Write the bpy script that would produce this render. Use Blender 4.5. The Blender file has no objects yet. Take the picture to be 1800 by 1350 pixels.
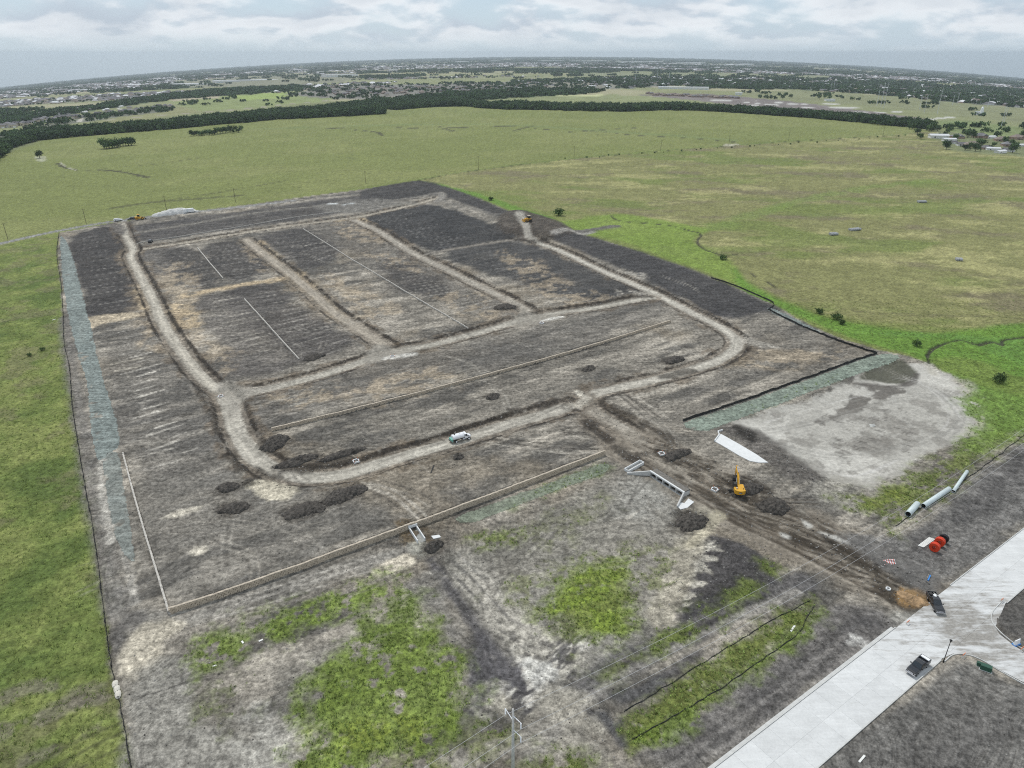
import bpy, bmesh, math, random
import numpy as np
from mathutils import Vector, Matrix

# ------------------------------------------------------------------ camera, sky, sun, exposure
scene = bpy.context.scene
COL = scene.collection
FPX, CAMH = 1230.0, 108.0                      # focal length in photo pixels, drone height in metres
PITCH = math.atan(581.0 / FPX)                 # looking down
cam_d = bpy.data.cameras.new('camera')
cam_d.sensor_width = 36.0
cam_d.lens = FPX / 1800.0 * 36.0
cam_d.clip_start, cam_d.clip_end = 1.0, 60000.0
cam = bpy.data.objects.new('camera', cam_d)
cam.location = (0, 0, CAMH)
cam.rotation_euler = (math.pi / 2 - PITCH, 0, 0)
COL.objects.link(cam)
scene.camera = cam

SUN_EL, SUN_AZ = math.radians(58), math.radians(-28)     # azimuth from +Y towards +X
world = bpy.data.worlds.new('World')
scene.world = world
world.use_nodes = True
wn, wl = world.node_tree.nodes, world.node_tree.links
wn.clear()
def wnode(t, **k):
    n = wn.new(t)
    for a, v in k.items(): setattr(n, a, v)
    return n
def wmath(op, a, b=None, clamp=False):
    n = wnode('ShaderNodeMath', operation=op); n.use_clamp = clamp
    for i, v in enumerate((a, b)):
        if v is None: continue
        if hasattr(v, 'is_output'): wl.new(v, n.inputs[i])
        else: n.inputs[i].default_value = v
    return n.outputs[0]
def wramp(val, lo, hi):
    n = wnode('ShaderNodeMapRange', interpolation_type='SMOOTHSTEP')
    wl.new(val, n.inputs['Value']); n.inputs['From Min'].default_value = lo; n.inputs['From Max'].default_value = hi
    return n.outputs[0]
def wmix(fac, a, b):
    n = wnode('ShaderNodeMix', data_type='RGBA')
    if hasattr(fac, 'is_output'): wl.new(fac, n.inputs[0])
    else: n.inputs[0].default_value = fac
    for s, v in ((6, a), (7, b)):
        if hasattr(v, 'is_output'): wl.new(v, n.inputs[s])
        else: n.inputs[s].default_value = (*v, 1)
    return n.outputs[2]
sky = wnode('ShaderNodeTexSky', sky_type='NISHITA')
sky.sun_disc = False; sky.sun_elevation = SUN_EL; sky.sun_rotation = SUN_AZ
sky.air_density = 1.0; sky.dust_density = 0.6; sky.ozone_density = 1.5
tc = wnode('ShaderNodeTexCoord')
sep = wnode('ShaderNodeSeparateXYZ'); wl.new(tc.outputs['Generated'], sep.inputs[0])
zc = wmath('ADD', wmath('MAXIMUM', sep.outputs[2], 0.0), 0.34)
sv = wnode('ShaderNodeCombineXYZ')
wl.new(sep.outputs[0], sv.inputs[0]); wl.new(sep.outputs[1], sv.inputs[1]); wl.new(wmath('MAXIMUM', sep.outputs[2], 0.02), sv.inputs[2]); wl.new(sv.outputs[0], sky.inputs['Vector'])
def plane(lift, sx=1.0):
    c = wnode('ShaderNodeCombineXYZ')
    zz = wmath('ADD', zc, lift)
    wl.new(wmath('MULTIPLY', wmath('DIVIDE', sep.outputs[0], zz), sx), c.inputs[0])
    wl.new(wmath('DIVIDE', sep.outputs[1], zz), c.inputs[1])
    return c.outputs[0]
def wnoise(vec, scale, detail, rough, dist=0.0):
    n = wnode('ShaderNodeTexNoise'); wl.new(vec, n.inputs['Vector'])
    n.inputs['Scale'].default_value = scale; n.inputs['Detail'].default_value = detail
    n.inputs['Roughness'].default_value = rough; n.inputs['Distortion'].default_value = dist
    return n.outputs['Fac']
pl0, pl1 = plane(0.0), plane(-0.009)
n_cov = wnoise(pl0, 3.4, 8, 0.52, 0.15)
n_und = wnoise(pl1, 3.4, 8, 0.52, 0.15)
n_big = wnoise(pl0, 1.1, 3, 0.5)
cov = wramp(wmath('ADD', n_cov, wmath('MULTIPLY', wmath('SUBTRACT', n_big, 0.5), 0.35)), 0.33, 0.58)
lit = wramp(wmath('SUBTRACT', n_cov, n_und), -0.10, 0.06)
thick = wramp(wmath('ADD', n_cov, wmath('MULTIPLY', n_big, 0.5)), 0.62, 0.95)
cloud = wmix(lit, (0.50, 0.57, 0.65), (0.90, 0.92, 0.94))
cloud = wmix(wmath('MULTIPLY', thick, 0.55), cloud, (0.43, 0.49, 0.56))
skyc = wnode('ShaderNodeVectorMath', operation='SCALE'); wl.new(sky.outputs[0], skyc.inputs[0]); skyc.inputs['Scale'].default_value = 0.085
hor = wramp(sep.outputs[2], 0.0, 0.030)
base = wmix(0.75, skyc.outputs[0], (0.49, 0.615, 0.74))
fade = wmath('MULTIPLY', cov, wmath('ADD', wmath('MULTIPLY', hor, 0.80), 0.12))
final = wmix(fade, base, cloud)
bg = wnode('ShaderNodeBackground'); wl.new(final, bg.inputs['Color']); bg.inputs['Strength'].default_value = 1.0
out = wnode('ShaderNodeOutputWorld'); wl.new(bg.outputs[0], out.inputs['Surface'])

sun_d = bpy.data.lights.new('sun', 'SUN')
sun_d.energy = 2.0; sun_d.angle = math.radians(6); sun_d.color = (1.0, 0.96, 0.90)
sun = bpy.data.objects.new('sun', sun_d)
sdir = Vector((math.sin(SUN_AZ) * math.cos(SUN_EL), math.cos(SUN_AZ) * math.cos(SUN_EL), math.sin(SUN_EL)))
sun.rotation_euler = sdir.to_track_quat('Z', 'Y').to_euler()
COL.objects.link(sun)

scene.render.engine = 'CYCLES'
cy = scene.cycles
cy.use_denoising = False
cy.max_bounces, cy.diffuse_bounces, cy.glossy_bounces, cy.transparent_max_bounces = 5, 2, 2, 6
cy.volume_bounces = 0
cy.pixel_filter_type = 'BLACKMAN_HARRIS'; cy.filter_width = 1.1
scene.view_settings.view_transform = 'Standard'
scene.view_settings.look = 'None'
scene.view_settings.exposure = 0.17
scene.view_settings.gamma = 1.0

# ------------------------------------------------------------------ where a sight line meets the land
KD, AX = 0.0745, 0.060                          # the plain sinks away to both sides of a broad far ridge
def base_z(x, y):
    yy = np.maximum(y, 0.0)
    return -KD * (x - AX * y) ** 2 / (yy + 2000.0)
CP, SP = math.cos(PITCH), math.sin(PITCH)
def at_many(pts, lift=0.0):
    p = np.asarray(pts, float)
    u, v = p[:, 0] - 900.0, 675.0 - p[:, 1]
    fw = CP * FPX + SP * v
    dx, dz = u / fw, (v * CP - FPX * SP) / fw          # per metre forward
    k = KD * (dx - AX) ** 2; h = CAMH - lift            # (h + dz s)(s + 2000) + k s^2 = 0
    a, b, c = dz + k, h + 2000 * dz, 2000 * h
    disc = b * b - 4 * a * c
    q = np.sqrt(np.maximum(disc, 0))
    a = np.where(np.abs(a) < 1e-9, 1e-9, a)
    r1, r2 = (-b - q) / (2 * a), (-b + q) / (2 * a)
    r1, r2 = np.where(r1 > 0, r1, 1e9), np.where(r2 > 0, r2, 1e9)
    s = np.where(disc < 0, 26000.0, np.minimum(np.minimum(r1, r2), 26000.0))
    return np.stack([dx * s, s], 1)
def at(x, y, lift=0.0):
    q = at_many([(x, y)], lift)[0]
    return float(q[0]), float(q[1])

# ------------------------------------------------------------------ numpy noise and shape masks
_T = np.random.RandomState(5).rand(512, 512).astype(np.float32)
def vnoise(x, y, seed=0):
    fx0, fy0 = np.floor(x), np.floor(y)
    fx, fy = (x - fx0).astype(np.float32), (y - fy0).astype(np.float32)
    ix = (fx0.astype(np.int64) + seed * 37) & 511; iy = (fy0.astype(np.int64) + seed * 101) & 511
    fx = fx * fx * (3 - 2 * fx); fy = fy * fy * (3 - 2 * fy)
    ix1, iy1 = (ix + 1) & 511, (iy + 1) & 511
    a, b, c, d = _T[iy, ix], _T[iy, ix1], _T[iy1, ix], _T[iy1, ix1]
    return (a + (b - a) * fx) * (1 - fy) + (c + (d - c) * fx) * fy
def fbm(x, y, scale, octv=4, seed=0, rough=0.55):
    t, amp, tot = 0.0, 1.0, 0.0
    f = 1.0 / scale
    for o in range(octv):
        ca, sa = math.cos(o * 1.1), math.sin(o * 1.1)
        t = t + amp * vnoise((x * ca - y * sa) * f + 17.3 * o, (x * sa + y * ca) * f - 9.1 * o, seed + o * 31)
        tot += amp; amp *= rough; f *= 2.03
    return t / tot
def sstep(a, b, v):
    t = np.clip((v - a) / (b - a), 0, 1)
    return t * t * (3 - 2 * t)
def smooth_line(pts, n=6, closed=False):
    p = np.asarray(pts, float); o = []
    N = len(p)
    rng = range(N if closed else N - 1)
    for i in rng:
        p1, p2 = p[i], p[(i + 1) % N]
        p0 = p[i - 1] if (closed or i > 0) else 2 * p1 - p2
        p3 = p[(i + 2) % N] if (closed or i + 2 < N) else 2 * p2 - p1
        for k in range(n):
            t = k / n
            o.append(0.5 * (2 * p1 + (p2 - p0) * t + (2 * p0 - 5 * p1 + 4 * p2 - p3) * t * t + (3 * p1 - p0 - 3 * p2 + p3) * t ** 3))
    if not closed: o.append(p[-1])
    return np.array(o)
def seg_dist(px, py, a, b):
    dx, dy = b[0] - a[0], b[1] - a[1]
    L2 = dx * dx + dy * dy + 1e-9
    t = np.clip(((px - a[0]) * dx + (py - a[1]) * dy) / L2, 0, 1)
    ex, ey = px - a[0] - t * dx, py - a[1] - t * dy
    return np.hypot(ex, ey), t, dx * ey - dy * ex
def line_field(px, py, line):
    """signed sideways distance (left positive) and length along the line"""
    best = np.full(px.shape, 1e9); sd = np.zeros(px.shape); al = np.zeros(px.shape)
    s0 = 0.0
    for a, b in zip(line[:-1], line[1:]):
        d, t, cr = seg_dist(px, py, a, b)
        L = math.hypot(b[0] - a[0], b[1] - a[1])
        m = d < best
        best[m] = d[m]; sd[m] = np.where(cr[m] >= 0, d[m], -d[m]); al[m] = s0 + t[m] * L
        s0 += L
    return sd, al, s0
def poly_sdf(px, py, poly):
    best = np.full(px.shape, 1e9); ins = np.zeros(px.shape, bool)
    n = len(poly)
    for i in range(n):
        a, b = poly[i], poly[(i + 1) % n]
        d, t, cr = seg_dist(px, py, a, b)
        best = np.minimum(best, d)
        c = ((a[1] > py) != (b[1] > py))
        if c.any():
            xi = (b[0] - a[0]) * (py - a[1]) / (b[1] - a[1] + 1e-12) + a[0]
            ins ^= c & (px < xi)
    return np.where(ins, best, -best)

# ------------------------------------------------------------------ the land: one fine grid, denser near the drone
ys = np.concatenate([np.arange(1424, 150, -2.0), np.arange(150, 101, -1.0)])
ROWS = np.array([(CAMH * (CP * FPX + SP * (675 - y)) / (FPX * SP - (675 - y) * CP)) for y in ys])
ROWS = np.concatenate([[18, 34, 48, 58], ROWS[ROWS > 62], [17500, 19500, 22000, 25000]])
ROWS = np.unique(ROWS)
uf = np.arange(-0.80, 0.8001, 0.0015)
UC = np.concatenate([np.linspace(-1.5, -0.83, 22), uf, np.linspace(0.83, 1.5, 22)])
UC = np.unique(UC)
NR, NC = len(ROWS), len(UC)
GY = np.repeat(ROWS[:, None], NC, 1)
GX = UC[None, :] * (GY + 60.0)
X, Y = GX.ravel(), GY.ravel()
NV = X.size

def lin(c):
    c = np.asarray(c, float) / 255.0
    return np.where(c <= 0.04045, c / 12.92, ((c + 0.055) / 1.055) ** 2.4)
GAIN = 1.15
def A(r, g, b): return lin((r, g, b)) / GAIN       # base colour of a surface that shows as this in even light
COLR = np.zeros((NV, 3)); HGT = np.zeros(NV)
KIND = np.zeros(NV, np.int8)                      # 0 meadow 1 graded soil 2 haul road 3 pond bed 4 far plain
GREEN = np.zeros(NV)                              # how much grass grows here
LOOSE = np.zeros(NV)                              # churned clods
def sub(line, pad):
    lo, hi = line.min(0) - pad, line.max(0) + pad
    return np.nonzero((X > lo[0]) & (X < hi[0]) & (Y > lo[1]) & (Y < hi[1]))[0]
def paint(idx, m, col, var=None):
    c = np.asarray(col)[None, :] if np.ndim(col) == 1 else col
    if var is not None: c = c * var[:, None]
    COLR[idx] = COLR[idx] * (1 - m[:, None]) + c * m[:, None]
_sd = [100]
def seed():
    _sd[0] += 7
    return _sd[0]
def area(px, col, soft=2.0, rag=3.0, ragscale=9.0, k=1.0, grain=0.25, grainscale=2.5, h=0.0, hsoft=None, green=None, loose=None, kind=None, smooth=True, streak=None, hole=0.0, hscale=8.0):
    line = at_many(px)
    if smooth: line = smooth_line(line, 4, True)
    far = max(1.0, line[:, 1].mean() / 250.0)
    idx = sub(line, rag + soft + 4)
    x, y = X[idx], Y[idx]
    sd = poly_sdf(x, y, line)
    s = seed()
    nz = fbm(x, y, ragscale, 5, s, 0.62) - 0.5
    m = sstep(-soft, soft, sd + rag * 2 * nz) * k
    if hole > 0:
        hz = fbm(x, y, hscale, 5, s + 3, 0.65)
        m = m * (1 - sstep(1 - hole - 0.12, 1 - hole + 0.12, hz * 1.6 - 0.3))
    if streak is not None:
        ca, sa = math.cos(streak), math.sin(streak)
        g = fbm((x * ca + y * sa) / 7.0, (-x * sa + y * ca), grainscale, 4, s + 5, 0.6)
    else:
        g = fbm(x, y, grainscale, 4, s + 5, 0.65)
    var = 1 + grain * 2 * (g - 0.5)
    if col is not None: paint(idx, m, col, var)
    if h: HGT[idx] += h * sstep(-(hsoft or soft), (hsoft or soft), sd)
    if green is not None: GREEN[idx] = GREEN[idx] * (1 - m) + green * m
    if loose is not None: LOOSE[idx] = LOOSE[idx] * (1 - m) + loose * m
    if kind is not None: KIND[idx[m > 0.5]] = kind
    return idx, m, sd
def stroke(px, w, col, soft=0.8, rag=1.0, ragscale=6.0, k=1.0, grain=0.3, h=0.0, loose=None, kind=None, green=None, smooth=True, world=False, taper=False, streaky=True, off=0.0, hole=0.0):
    line = np.asarray(px, float) if world else at_many(px)
    if smooth and len(line) > 2: line = smooth_line(line, 6)
    idx = sub(line, w + rag + soft + abs(off) + 3)
    if len(idx) == 0: return idx, None, None, None
    x, y = X[idx], Y[idx]
    sd, al, L = line_field(x, y, line)
    sd = sd - off
    s = seed()
    nz = fbm(x, y, ragscale, 4, s, 0.6) - 0.5
    ww = w / 2
    if taper: ww = ww * np.clip(np.minimum(al, L - al) / (0.25 * L), 0.05, 1)
    m = sstep(-soft, soft, ww - np.abs(sd) + rag * 2 * nz) * k
    if off: m = m * sstep(0.05, 2.5, al) * sstep(0.05, 2.5, L - al)
    if hole > 0:
        hz = fbm(x, y, 7.0, 4, s + 3, 0.65)
        m = m * (1 - sstep(1 - hole - 0.12, 1 - hole + 0.12, hz * 1.6 - 0.3))
    if streaky: g = 0.65 * fbm(al / 9.0, sd, 0.9, 3, s + 5, 0.6) + 0.35 * fbm(x, y, 1.5, 3, s + 9)
    else: g = fbm(x, y, 1.6, 4, s + 5, 0.65)
    if col is not None: paint(idx, m, col, 1 + grain * 2 * (g - 0.5))
    if h: HGT[idx] += h * m
    if green is not None: GREEN[idx] = GREEN[idx] * (1 - m) + green * m
    if loose is not None: LOOSE[idx] = LOOSE[idx] * (1 - m) + loose * m
    if kind is not None: KIND[idx[m > 0.5]] = kind
    return idx, m, sd, al
# ------------------------------------------------------------------ painting and shaping the land
DIRA = math.radians(34.0)                        # streets, walls and lot rows run along this heading
ca_, sa_ = math.cos(DIRA), math.sin(DIRA)
UA, UB = X * ca_ + Y * sa_, -X * sa_ + Y * ca_
n1 = fbm(X, Y, 60, 5, 1); n2 = fbm(X, Y, 14, 5, 2, 0.6); n3 = fbm(X, Y, 3.0, 4, 3, 0.65); n4 = fbm(X, Y, 260, 5, 4)
nst = fbm(UA / 5.0, UB, 5.0, 4, 8, 0.6)

# meadows all round
g_a, g_b, g_c = A(124, 133, 72), A(146, 149, 90), A(108, 122, 62)
t = np.clip((n1 * 0.45 + n2 * 0.35 + n4 * 0.3 - 0.35) * 2.2, 0, 1)[:, None]
COLR[:] = g_c * (1 - t) + g_b * t
COLR[:] = COLR * 0.55 + g_a * 0.45
COLR *= (1 + 0.34 * (n3 - 0.5) + 0.20 * (n2 - 0.5))[:, None]
GREEN[:] = 0.75
# back meadow, a touch greyer and even
area([(-60, 440), (105, 403), (330, 371), (735, 314), (1010, 276), (1430, 242), (1900, 215), (1900, 150), (1000, 150), (-60, 180)], A(134, 139, 84), 6, 10, 60, 0.75, 0.16, 22)
idx, m, _ = area([(-60, 430), (330, 371), (735, 314), (1160, 262), (1900, 215), (1900, 180), (1000, 170), (-60, 200)], A(122, 131, 72), 20, 60, 160, 0.65, 0.14, 40, hole=0.45, hscale=120)
# right meadow: mottled olive and dry brown
RM = [(740, 318), (850, 298), (1010, 279), (1160, 266), (1430, 247), (1900, 225), (1950, 560), (1800, 575), (1600, 570), (1450, 552), (1330, 505), (1200, 455), (1000, 385), (860, 345)]
area(RM, A(134, 133, 86), 3, 3, 20, 0.9, 0.28, 7)
idx, m, sd = area(RM, None, 3, 3, 20)
x, y = X[idx], Y[idx]
b1 = fbm(x / 2.2, y, 26, 5, 61, 0.62); b2 = fbm(x / 1.6, y, 60, 4, 62, 0.6); b3 = fbm(x, y, 5, 4, 63, 0.65)
k = sstep(0.52, 0.66, b1 * 0.6 + b2 * 0.4 + 0.12 * (b3 - 0.5)) * m
paint(idx, 0.75 * k, A(122, 113, 90), 1 + 0.5 * (b3 - 0.5))
k = sstep(0.55, 0.70, fbm(x / 2.5, y, 22, 5, 65, 0.6) + 0.25 * (b3 - 0.5)) * m
paint(idx, 0.65 * k, A(170, 166, 112), 1 + 0.4 * (b3 - 0.5))
k = sstep(0.56, 0.72, fbm(x / 2, y, 40, 5, 67, 0.6)) * m
paint(idx, 0.7 * k, A(112, 128, 62), 1 + 0.4 * (b3 - 0.5))
GREEN[idx] = np.where(m > 0.5, 0.45, GREEN[idx])
# left meadow: yellow green, soft clumps
LM = [(-120, 455), (0, 432), (104, 408), (100, 447), (107, 497), (113, 603), (127, 710), (137, 777), (151, 861), (167, 950), (182, 1070), (196, 1172), (213, 1248), (245, 1420), (-300, 1420)]
area(LM, A(112, 126, 64), 1.5, 1, 8, 1, 0.3, 3.0, smooth=False)
idx, m, sd = area(LM, None, 1, 0, 8, smooth=False)
x, y = X[idx], Y[idx]
b1 = fbm(x, y, 9, 5, 71, 0.6); b2 = fbm(x, y, 28, 4, 72, 0.6); b3 = fbm(x, y, 1.6, 4, 73, 0.7)
paint(idx, 0.75 * m * sstep(0.46, 0.68, b1 * 0.6 + b2 * 0.4), A(136, 143, 80), 1 + 0.5 * (b3 - 0.5))
paint(idx, 0.75 * m * sstep(0.55, 0.42, b1 * 0.5 + b2 * 0.5 + 0.06), A(88, 107, 52), 1 + 0.6 * (b3 - 0.5))
paint(idx, 0.5 * m * sstep(0.56, 0.70, fbm(x, y, 12, 4, 75, 0.6)), A(122, 116, 88), 1 + 0.5 * (b3 - 0.5))
# mud smears in the near left corner
for q, w in (([(90, 1255), (140, 1225), (200, 1212)], 5), ([(-20, 1300), (60, 1258), (130, 1240)], 3.5), ([(40, 1340), (130, 1300), (210, 1260)], 2), ([(95, 1235), (180, 1232)], 2.2), ([(-10, 1240), (40, 1210), (95, 1205)], 3)):
    stroke(q, w, A(126, 120, 105), 1.0, 1.6, 4, 0.7, 0.4, hole=0.35)
for q in ([(60, 1350), (120, 1310), (215, 1270)], [(90, 1355), (150, 1318), (222, 1285)], [(130, 1358), (180, 1330), (228, 1305)]):
    stroke(q, 0.9, A(82, 84, 58), 0.4, 0.5, 3, 0.6, 0.3)
# lush strips and the wet hollow to the right
lush = A(104, 142, 52)
stroke([(745, 320), (800, 332), (860, 350), (920, 372), (965, 386)], 10, lush, 2, 3, 12, 0.85, 0.3, green=1)
stroke([(1075, 382), (1130, 390), (1200, 400), (1250, 402), (1300, 385), (1420, 350), (1560, 325), (1640, 318)], 14, A(118, 142, 66), 4, 9, 14, 0.5, 0.3, green=1)
area([(1080, 378), (1150, 384), (1220, 398), (1250, 405), (1225, 420), (1240, 438), (1285, 460), (1300, 500), (1250, 482), (1180, 455), (1095, 425), (1010, 405), (985, 392)], A(124, 148, 62), 3, 4, 15, 0.85, 0.3, 4, green=1)
area([(1290, 470), (1330, 505), (1400, 540), (1480, 565), (1560, 578), (1660, 585), (1850, 572), (1850, 740), (1760, 760), (1735, 740), (1722, 715), (1690, 672), (1640, 638), (1580, 618), (1520, 600), (1440, 572), (1380, 545), (1300, 508)], lush, 3, 4, 14, 0.92, 0.38, 3, green=1)
area([(1500, 582), (1620, 592), (1700, 600), (1780, 640), (1840, 640), (1840, 600), (1640, 588)], A(100, 140, 62), 3, 5, 12, 0.6, 0.4, 3, green=1)
area([(1640, 640), (1700, 632), (1790, 660), (1850, 668), (1850, 700), (1740, 690)], A(122, 138, 66), 3, 5, 12, 0.7, 0.4, 3, green=1)
# creeks, ditches and field tracks
dk = A(70, 68, 60)
for q, w, kk in (([(1075, 380), (1088, 388), (1130, 392), (1180, 397), (1215, 406), (1232, 412), (1226, 425), (1238, 437), (1262, 446), (1275, 452)], 1.6, 0.9),
              ([(1275, 452), (1290, 447), (1310, 446)], 1.5, 0.7), ([(1855, 578), (1810, 590), (1765, 597), (1762, 606), (1745, 600), (1720, 605), (1690, 598), (1665, 602), (1642, 612), (1631, 624), (1634, 638)], 1.6, 0.95),
              ([(1320, 480), (1328, 486)], 2, 0.8), ([(1350, 495), (1365, 506)], 2, 0.8)):
    stroke(q, w, dk, 0.5, 0.9, 5, kk, 0.4, h=-0.6)
for q, w, kk in (([(450, 229), (545, 227), (600, 225), (690, 223), (760, 222), (800, 225), (900, 222), (960, 228), (1040, 230), (1120, 238), (1200, 243), (1290, 250)], 3.0, 0.65),
              ([(625, 229), (660, 233), (672, 238)], 4, 0.7), ([(700, 224), (735, 226)], 7, 0.5), ([(778, 226), (796, 231)], 5, 0.6), ([(1000, 232), (1060, 228), (1120, 224)], 3, 0.6), ([(905, 230), (935, 222)], 4, 0.5),
              ([(100, 287), (115, 294), (135, 298)], 3.0, 0.8), ([(175, 299), (215, 303), (260, 311)], 3.2, 0.75), ([(150, 300), (260, 290), (350, 277)], 2.5, 0.35), ([(200, 365), (260, 356), (330, 350), (420, 343)], 5, 0.45), ([(270, 355), (400, 335), (500, 318)], 2.4, 0.35)):
    stroke(q, w * 1.5, A(74, 72, 58), 1.2, 2.2, 12, min(1, kk * 1.3), 0.4, hole=0.12)
stroke([(450, 227), (690, 220), (900, 220), (1290, 247)], 20, A(122, 138, 88), 8, 10, 40, 0.5, 0.2)
stroke([(105, 286), (118, 293), (134, 299)], 2.5, A(186, 184, 160), 0.8, 1, 4, 0.8, hole=0.4)
stroke([(735, 316), (840, 299), (1010, 278), (1160, 265), (1290, 255), (1430, 245), (1600, 236)], 4, A(112, 128, 70), 2, 2.5, 14, 0.8, 0.3)
stroke([(735, 317), (840, 300), (1010, 279), (1160, 266), (1290, 256), (1430, 246), (1600, 237)], 1.4, A(76, 82, 50), 0.8, 2.0, 18, 0.9, 0.4)
area([(1272, 254), (1295, 252), (1298, 255), (1275, 257)], A(176, 172, 150), 1, 1, 5, 0.9)
area([(62, 276), (80, 275), (78, 283), (66, 283)], A(190, 190, 170), 2, 3, 6, 0.6)
stroke([(1500, 548), (1600, 552), (1820, 560)], 1.0, A(104, 100, 74), 0.5, 0.8, 8, 0.55)
stroke([(1450, 540), (1600, 556), (1820, 552)], 0.9, A(112, 106, 80), 0.5, 0.8, 8, 0.5)

# the graded site
SOIL = [(104, 409), (207, 390), (330, 374), (500, 351), (620, 335), (735, 317), (790, 330), (850, 352), (905, 376), (960, 392), (1010, 408), (1100, 434), (1200, 468), (1260, 492), (1355, 533), (1400, 560), (1470, 592), (1540, 614), (1580, 622), (1640, 641), (1695, 678), (1732, 730), (1715, 772), (1760, 764), (1850, 735), (2000, 690), (2300, 1420), (250, 1420), (232, 1350), (213, 1248), (196, 1172), (182, 1070), (167, 950), (151, 861), (137, 777), (127, 710), (113, 603), (107, 497), (100, 447)]
idx, m, sd = area(SOIL, A(126, 121, 113), 0.8, 1.2, 5, 1, 0.16, 3, green=0, kind=1, smooth=False)
x, y = X[idx], Y[idx]
st = nst[idx]; a1 = n1[idx]; a2 = n2[idx]; a3 = n3[idx]
k1 = sstep(0.46, 0.64, 0.5 * st + 0.35 * a2 + 0.15 * a1)
paint(idx, m * k1 * 0.85, A(168, 161, 150), 1 + 0.5 * (a3 - 0.5))
k2 = sstep(0.50, 0.38, 0.5 * fbm(x, y, 22, 5, 81, 0.6) + 0.5 * st)
paint(idx, m * k2 * 0.75, A(86, 84, 81), 1 + 0.5 * (a3 - 0.5))
k3 = sstep(0.57, 0.72, fbm(x, y, 34, 5, 83, 0.6))
paint(idx, m * k3 * 0.55, A(140, 130, 115), 1 + 0.4 * (a3 - 0.5))

tan, tan2 = A(176, 160, 138), A(190, 170, 140)
dark, dark2, black = A(84, 82, 82), A(96, 93, 91), A(62, 58, 54)
pale, pale2 = A(178, 173, 164), A(198, 193, 182)
FS = DIRA
# dark freshly spread lots
area([(122, 420), (205, 398), (222, 440), (238, 490), (252, 540), (158, 556), (140, 500)], A(67, 65, 65), 3, 4, 12, 0.92, 0.22, 2.5, streak=FS)
area([(232, 440), (300, 430), (330, 468), (262, 490)], dark2, 4, 6, 12, 0.7, 0.3, 2.5, streak=FS)
area([(285, 447), (345, 438), (385, 485), (340, 505)], A(72, 70, 69), 4, 5, 12, 0.85, 0.25, 2.5, streak=FS)
area([(362, 436), (420, 425), (470, 470), (400, 494)], A(70, 68, 68), 3, 5, 12, 0.85, 0.25, 2.5, streak=FS)
area([(395, 515), (480, 500), (560, 555), (640, 600), (560, 630), (500, 610)], A(82, 79, 78), 5, 8, 16, 0.85, 0.25, 2.5, streak=FS)
area([(345, 530), (425, 525), (520, 635), (420, 655), (380, 610)], A(100, 96, 93), 5, 8, 16, 0.7, 0.25, 2.5, streak=FS)
area([(455, 418), (540, 402), (600, 440), (545, 470), (500, 455)], A(75, 73, 73), 5, 8, 16, 0.85, 0.25, 2.5, streak=FS)
area([(540, 402), (610, 390), (700, 435), (820, 500), (900, 545), (860, 562), (700, 490)], A(104, 100, 95), 6, 9, 16, 0.7, 0.25, 2.5, streak=FS)
area([(690, 455), (760, 480), (790, 530), (720, 520), (660, 480)], A(70, 68, 68), 5, 9, 16, 0.75, 0.25, 2.5, streak=FS)
area([(640, 385), (715, 366), (770, 362), (905, 412), (860, 424), (760, 440)], A(63, 63, 64), 3, 4, 14, 0.95, 0.2, 2.5, streak=FS)
area([(780, 446), (915, 425), (1030, 470), (1135, 512), (1090, 520), (1000, 530), (900, 495)], A(68, 68, 69), 4, 6, 14, 0.9, 0.2, 2.5, streak=FS)
area([(970, 420), (1010, 410), (1100, 434), (1200, 468), (1355, 534), (1345, 548), (1270, 560), (1180, 515), (1080, 465)], A(70, 69, 70), 3, 3, 14, 0.95, 0.2, 2.5, streak=FS)
area([(640, 334), (735, 318), (790, 330), (905, 376), (880, 385), (780, 345), (700, 350), (640, 352)], A(63, 62, 63), 3, 3, 14, 0.9, 0.25, 3)
area([(235, 398), (420, 372), (620, 345), (660, 355), (600, 375), (420, 402), (245, 425)], A(77, 75, 75), 4, 4, 14, 0.85, 0.25, 3, streak=FS)
area([(430, 690), (600, 650), (850, 595), (1130, 528), (1180, 540), (1000, 620), (700, 680), (480, 750)], A(102, 99, 95), 4, 6, 16, 0.7, 0.3, 2.5, streak=FS)
area([(1210, 700), (1350, 655), (1520, 620), (1430, 590), (1330, 560), (1300, 620)], A(109, 105, 99), 4, 6, 14, 0.6, 0.3, 2)
area([(200, 600), (270, 560), (330, 640), (390, 740), (420, 830), (330, 870), (240, 830), (200, 700)], A(104, 101, 97), 4, 6, 14, 0.6, 0.3, 2.5, streak=FS)
area([(240, 850), (420, 830), (560, 860), (700, 900), (640, 950), (420, 1030), (290, 1060)], A(113, 110, 105), 4, 6, 14, 0.6, 0.3, 2, streak=FS)
# tan rims where clay shows
for q in ([(205, 450), (245, 440), (262, 500), (268, 545), (235, 540), (240, 495)], [(270, 470), (330, 460), (345, 505), (345, 560), (310, 540), (282, 500)], [(430, 425), (480, 455), (540, 510), (600, 560), (560, 545), (500, 500), (445, 460)],
          [(560, 480), (640, 500), (700, 540), (640, 560), (580, 520)], [(640, 440), (700, 450), (740, 478), (690, 470)], [(320, 560), (380, 600), (420, 650), (360, 640)], [(870, 440), (940, 455), (1010, 500), (1080, 530), (1000, 540), (940, 510)], [(760, 515), (850, 520), (880, 560), (820, 560)], [(480, 690), (560, 665), (640, 690), (520, 720)],
          [(580, 395), (640, 395), (690, 425), (620, 420)], [(1240, 640), (1400, 610), (1500, 620), (1350, 650)], [(240, 555), (280, 570), (300, 620), (250, 610)], [(600, 690), (760, 650), (820, 660), (680, 710)]):
    area(q, tan, 4, 9, 10, 0.55, 0.35, 2.5, hole=0.5, hscale=6)
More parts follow.
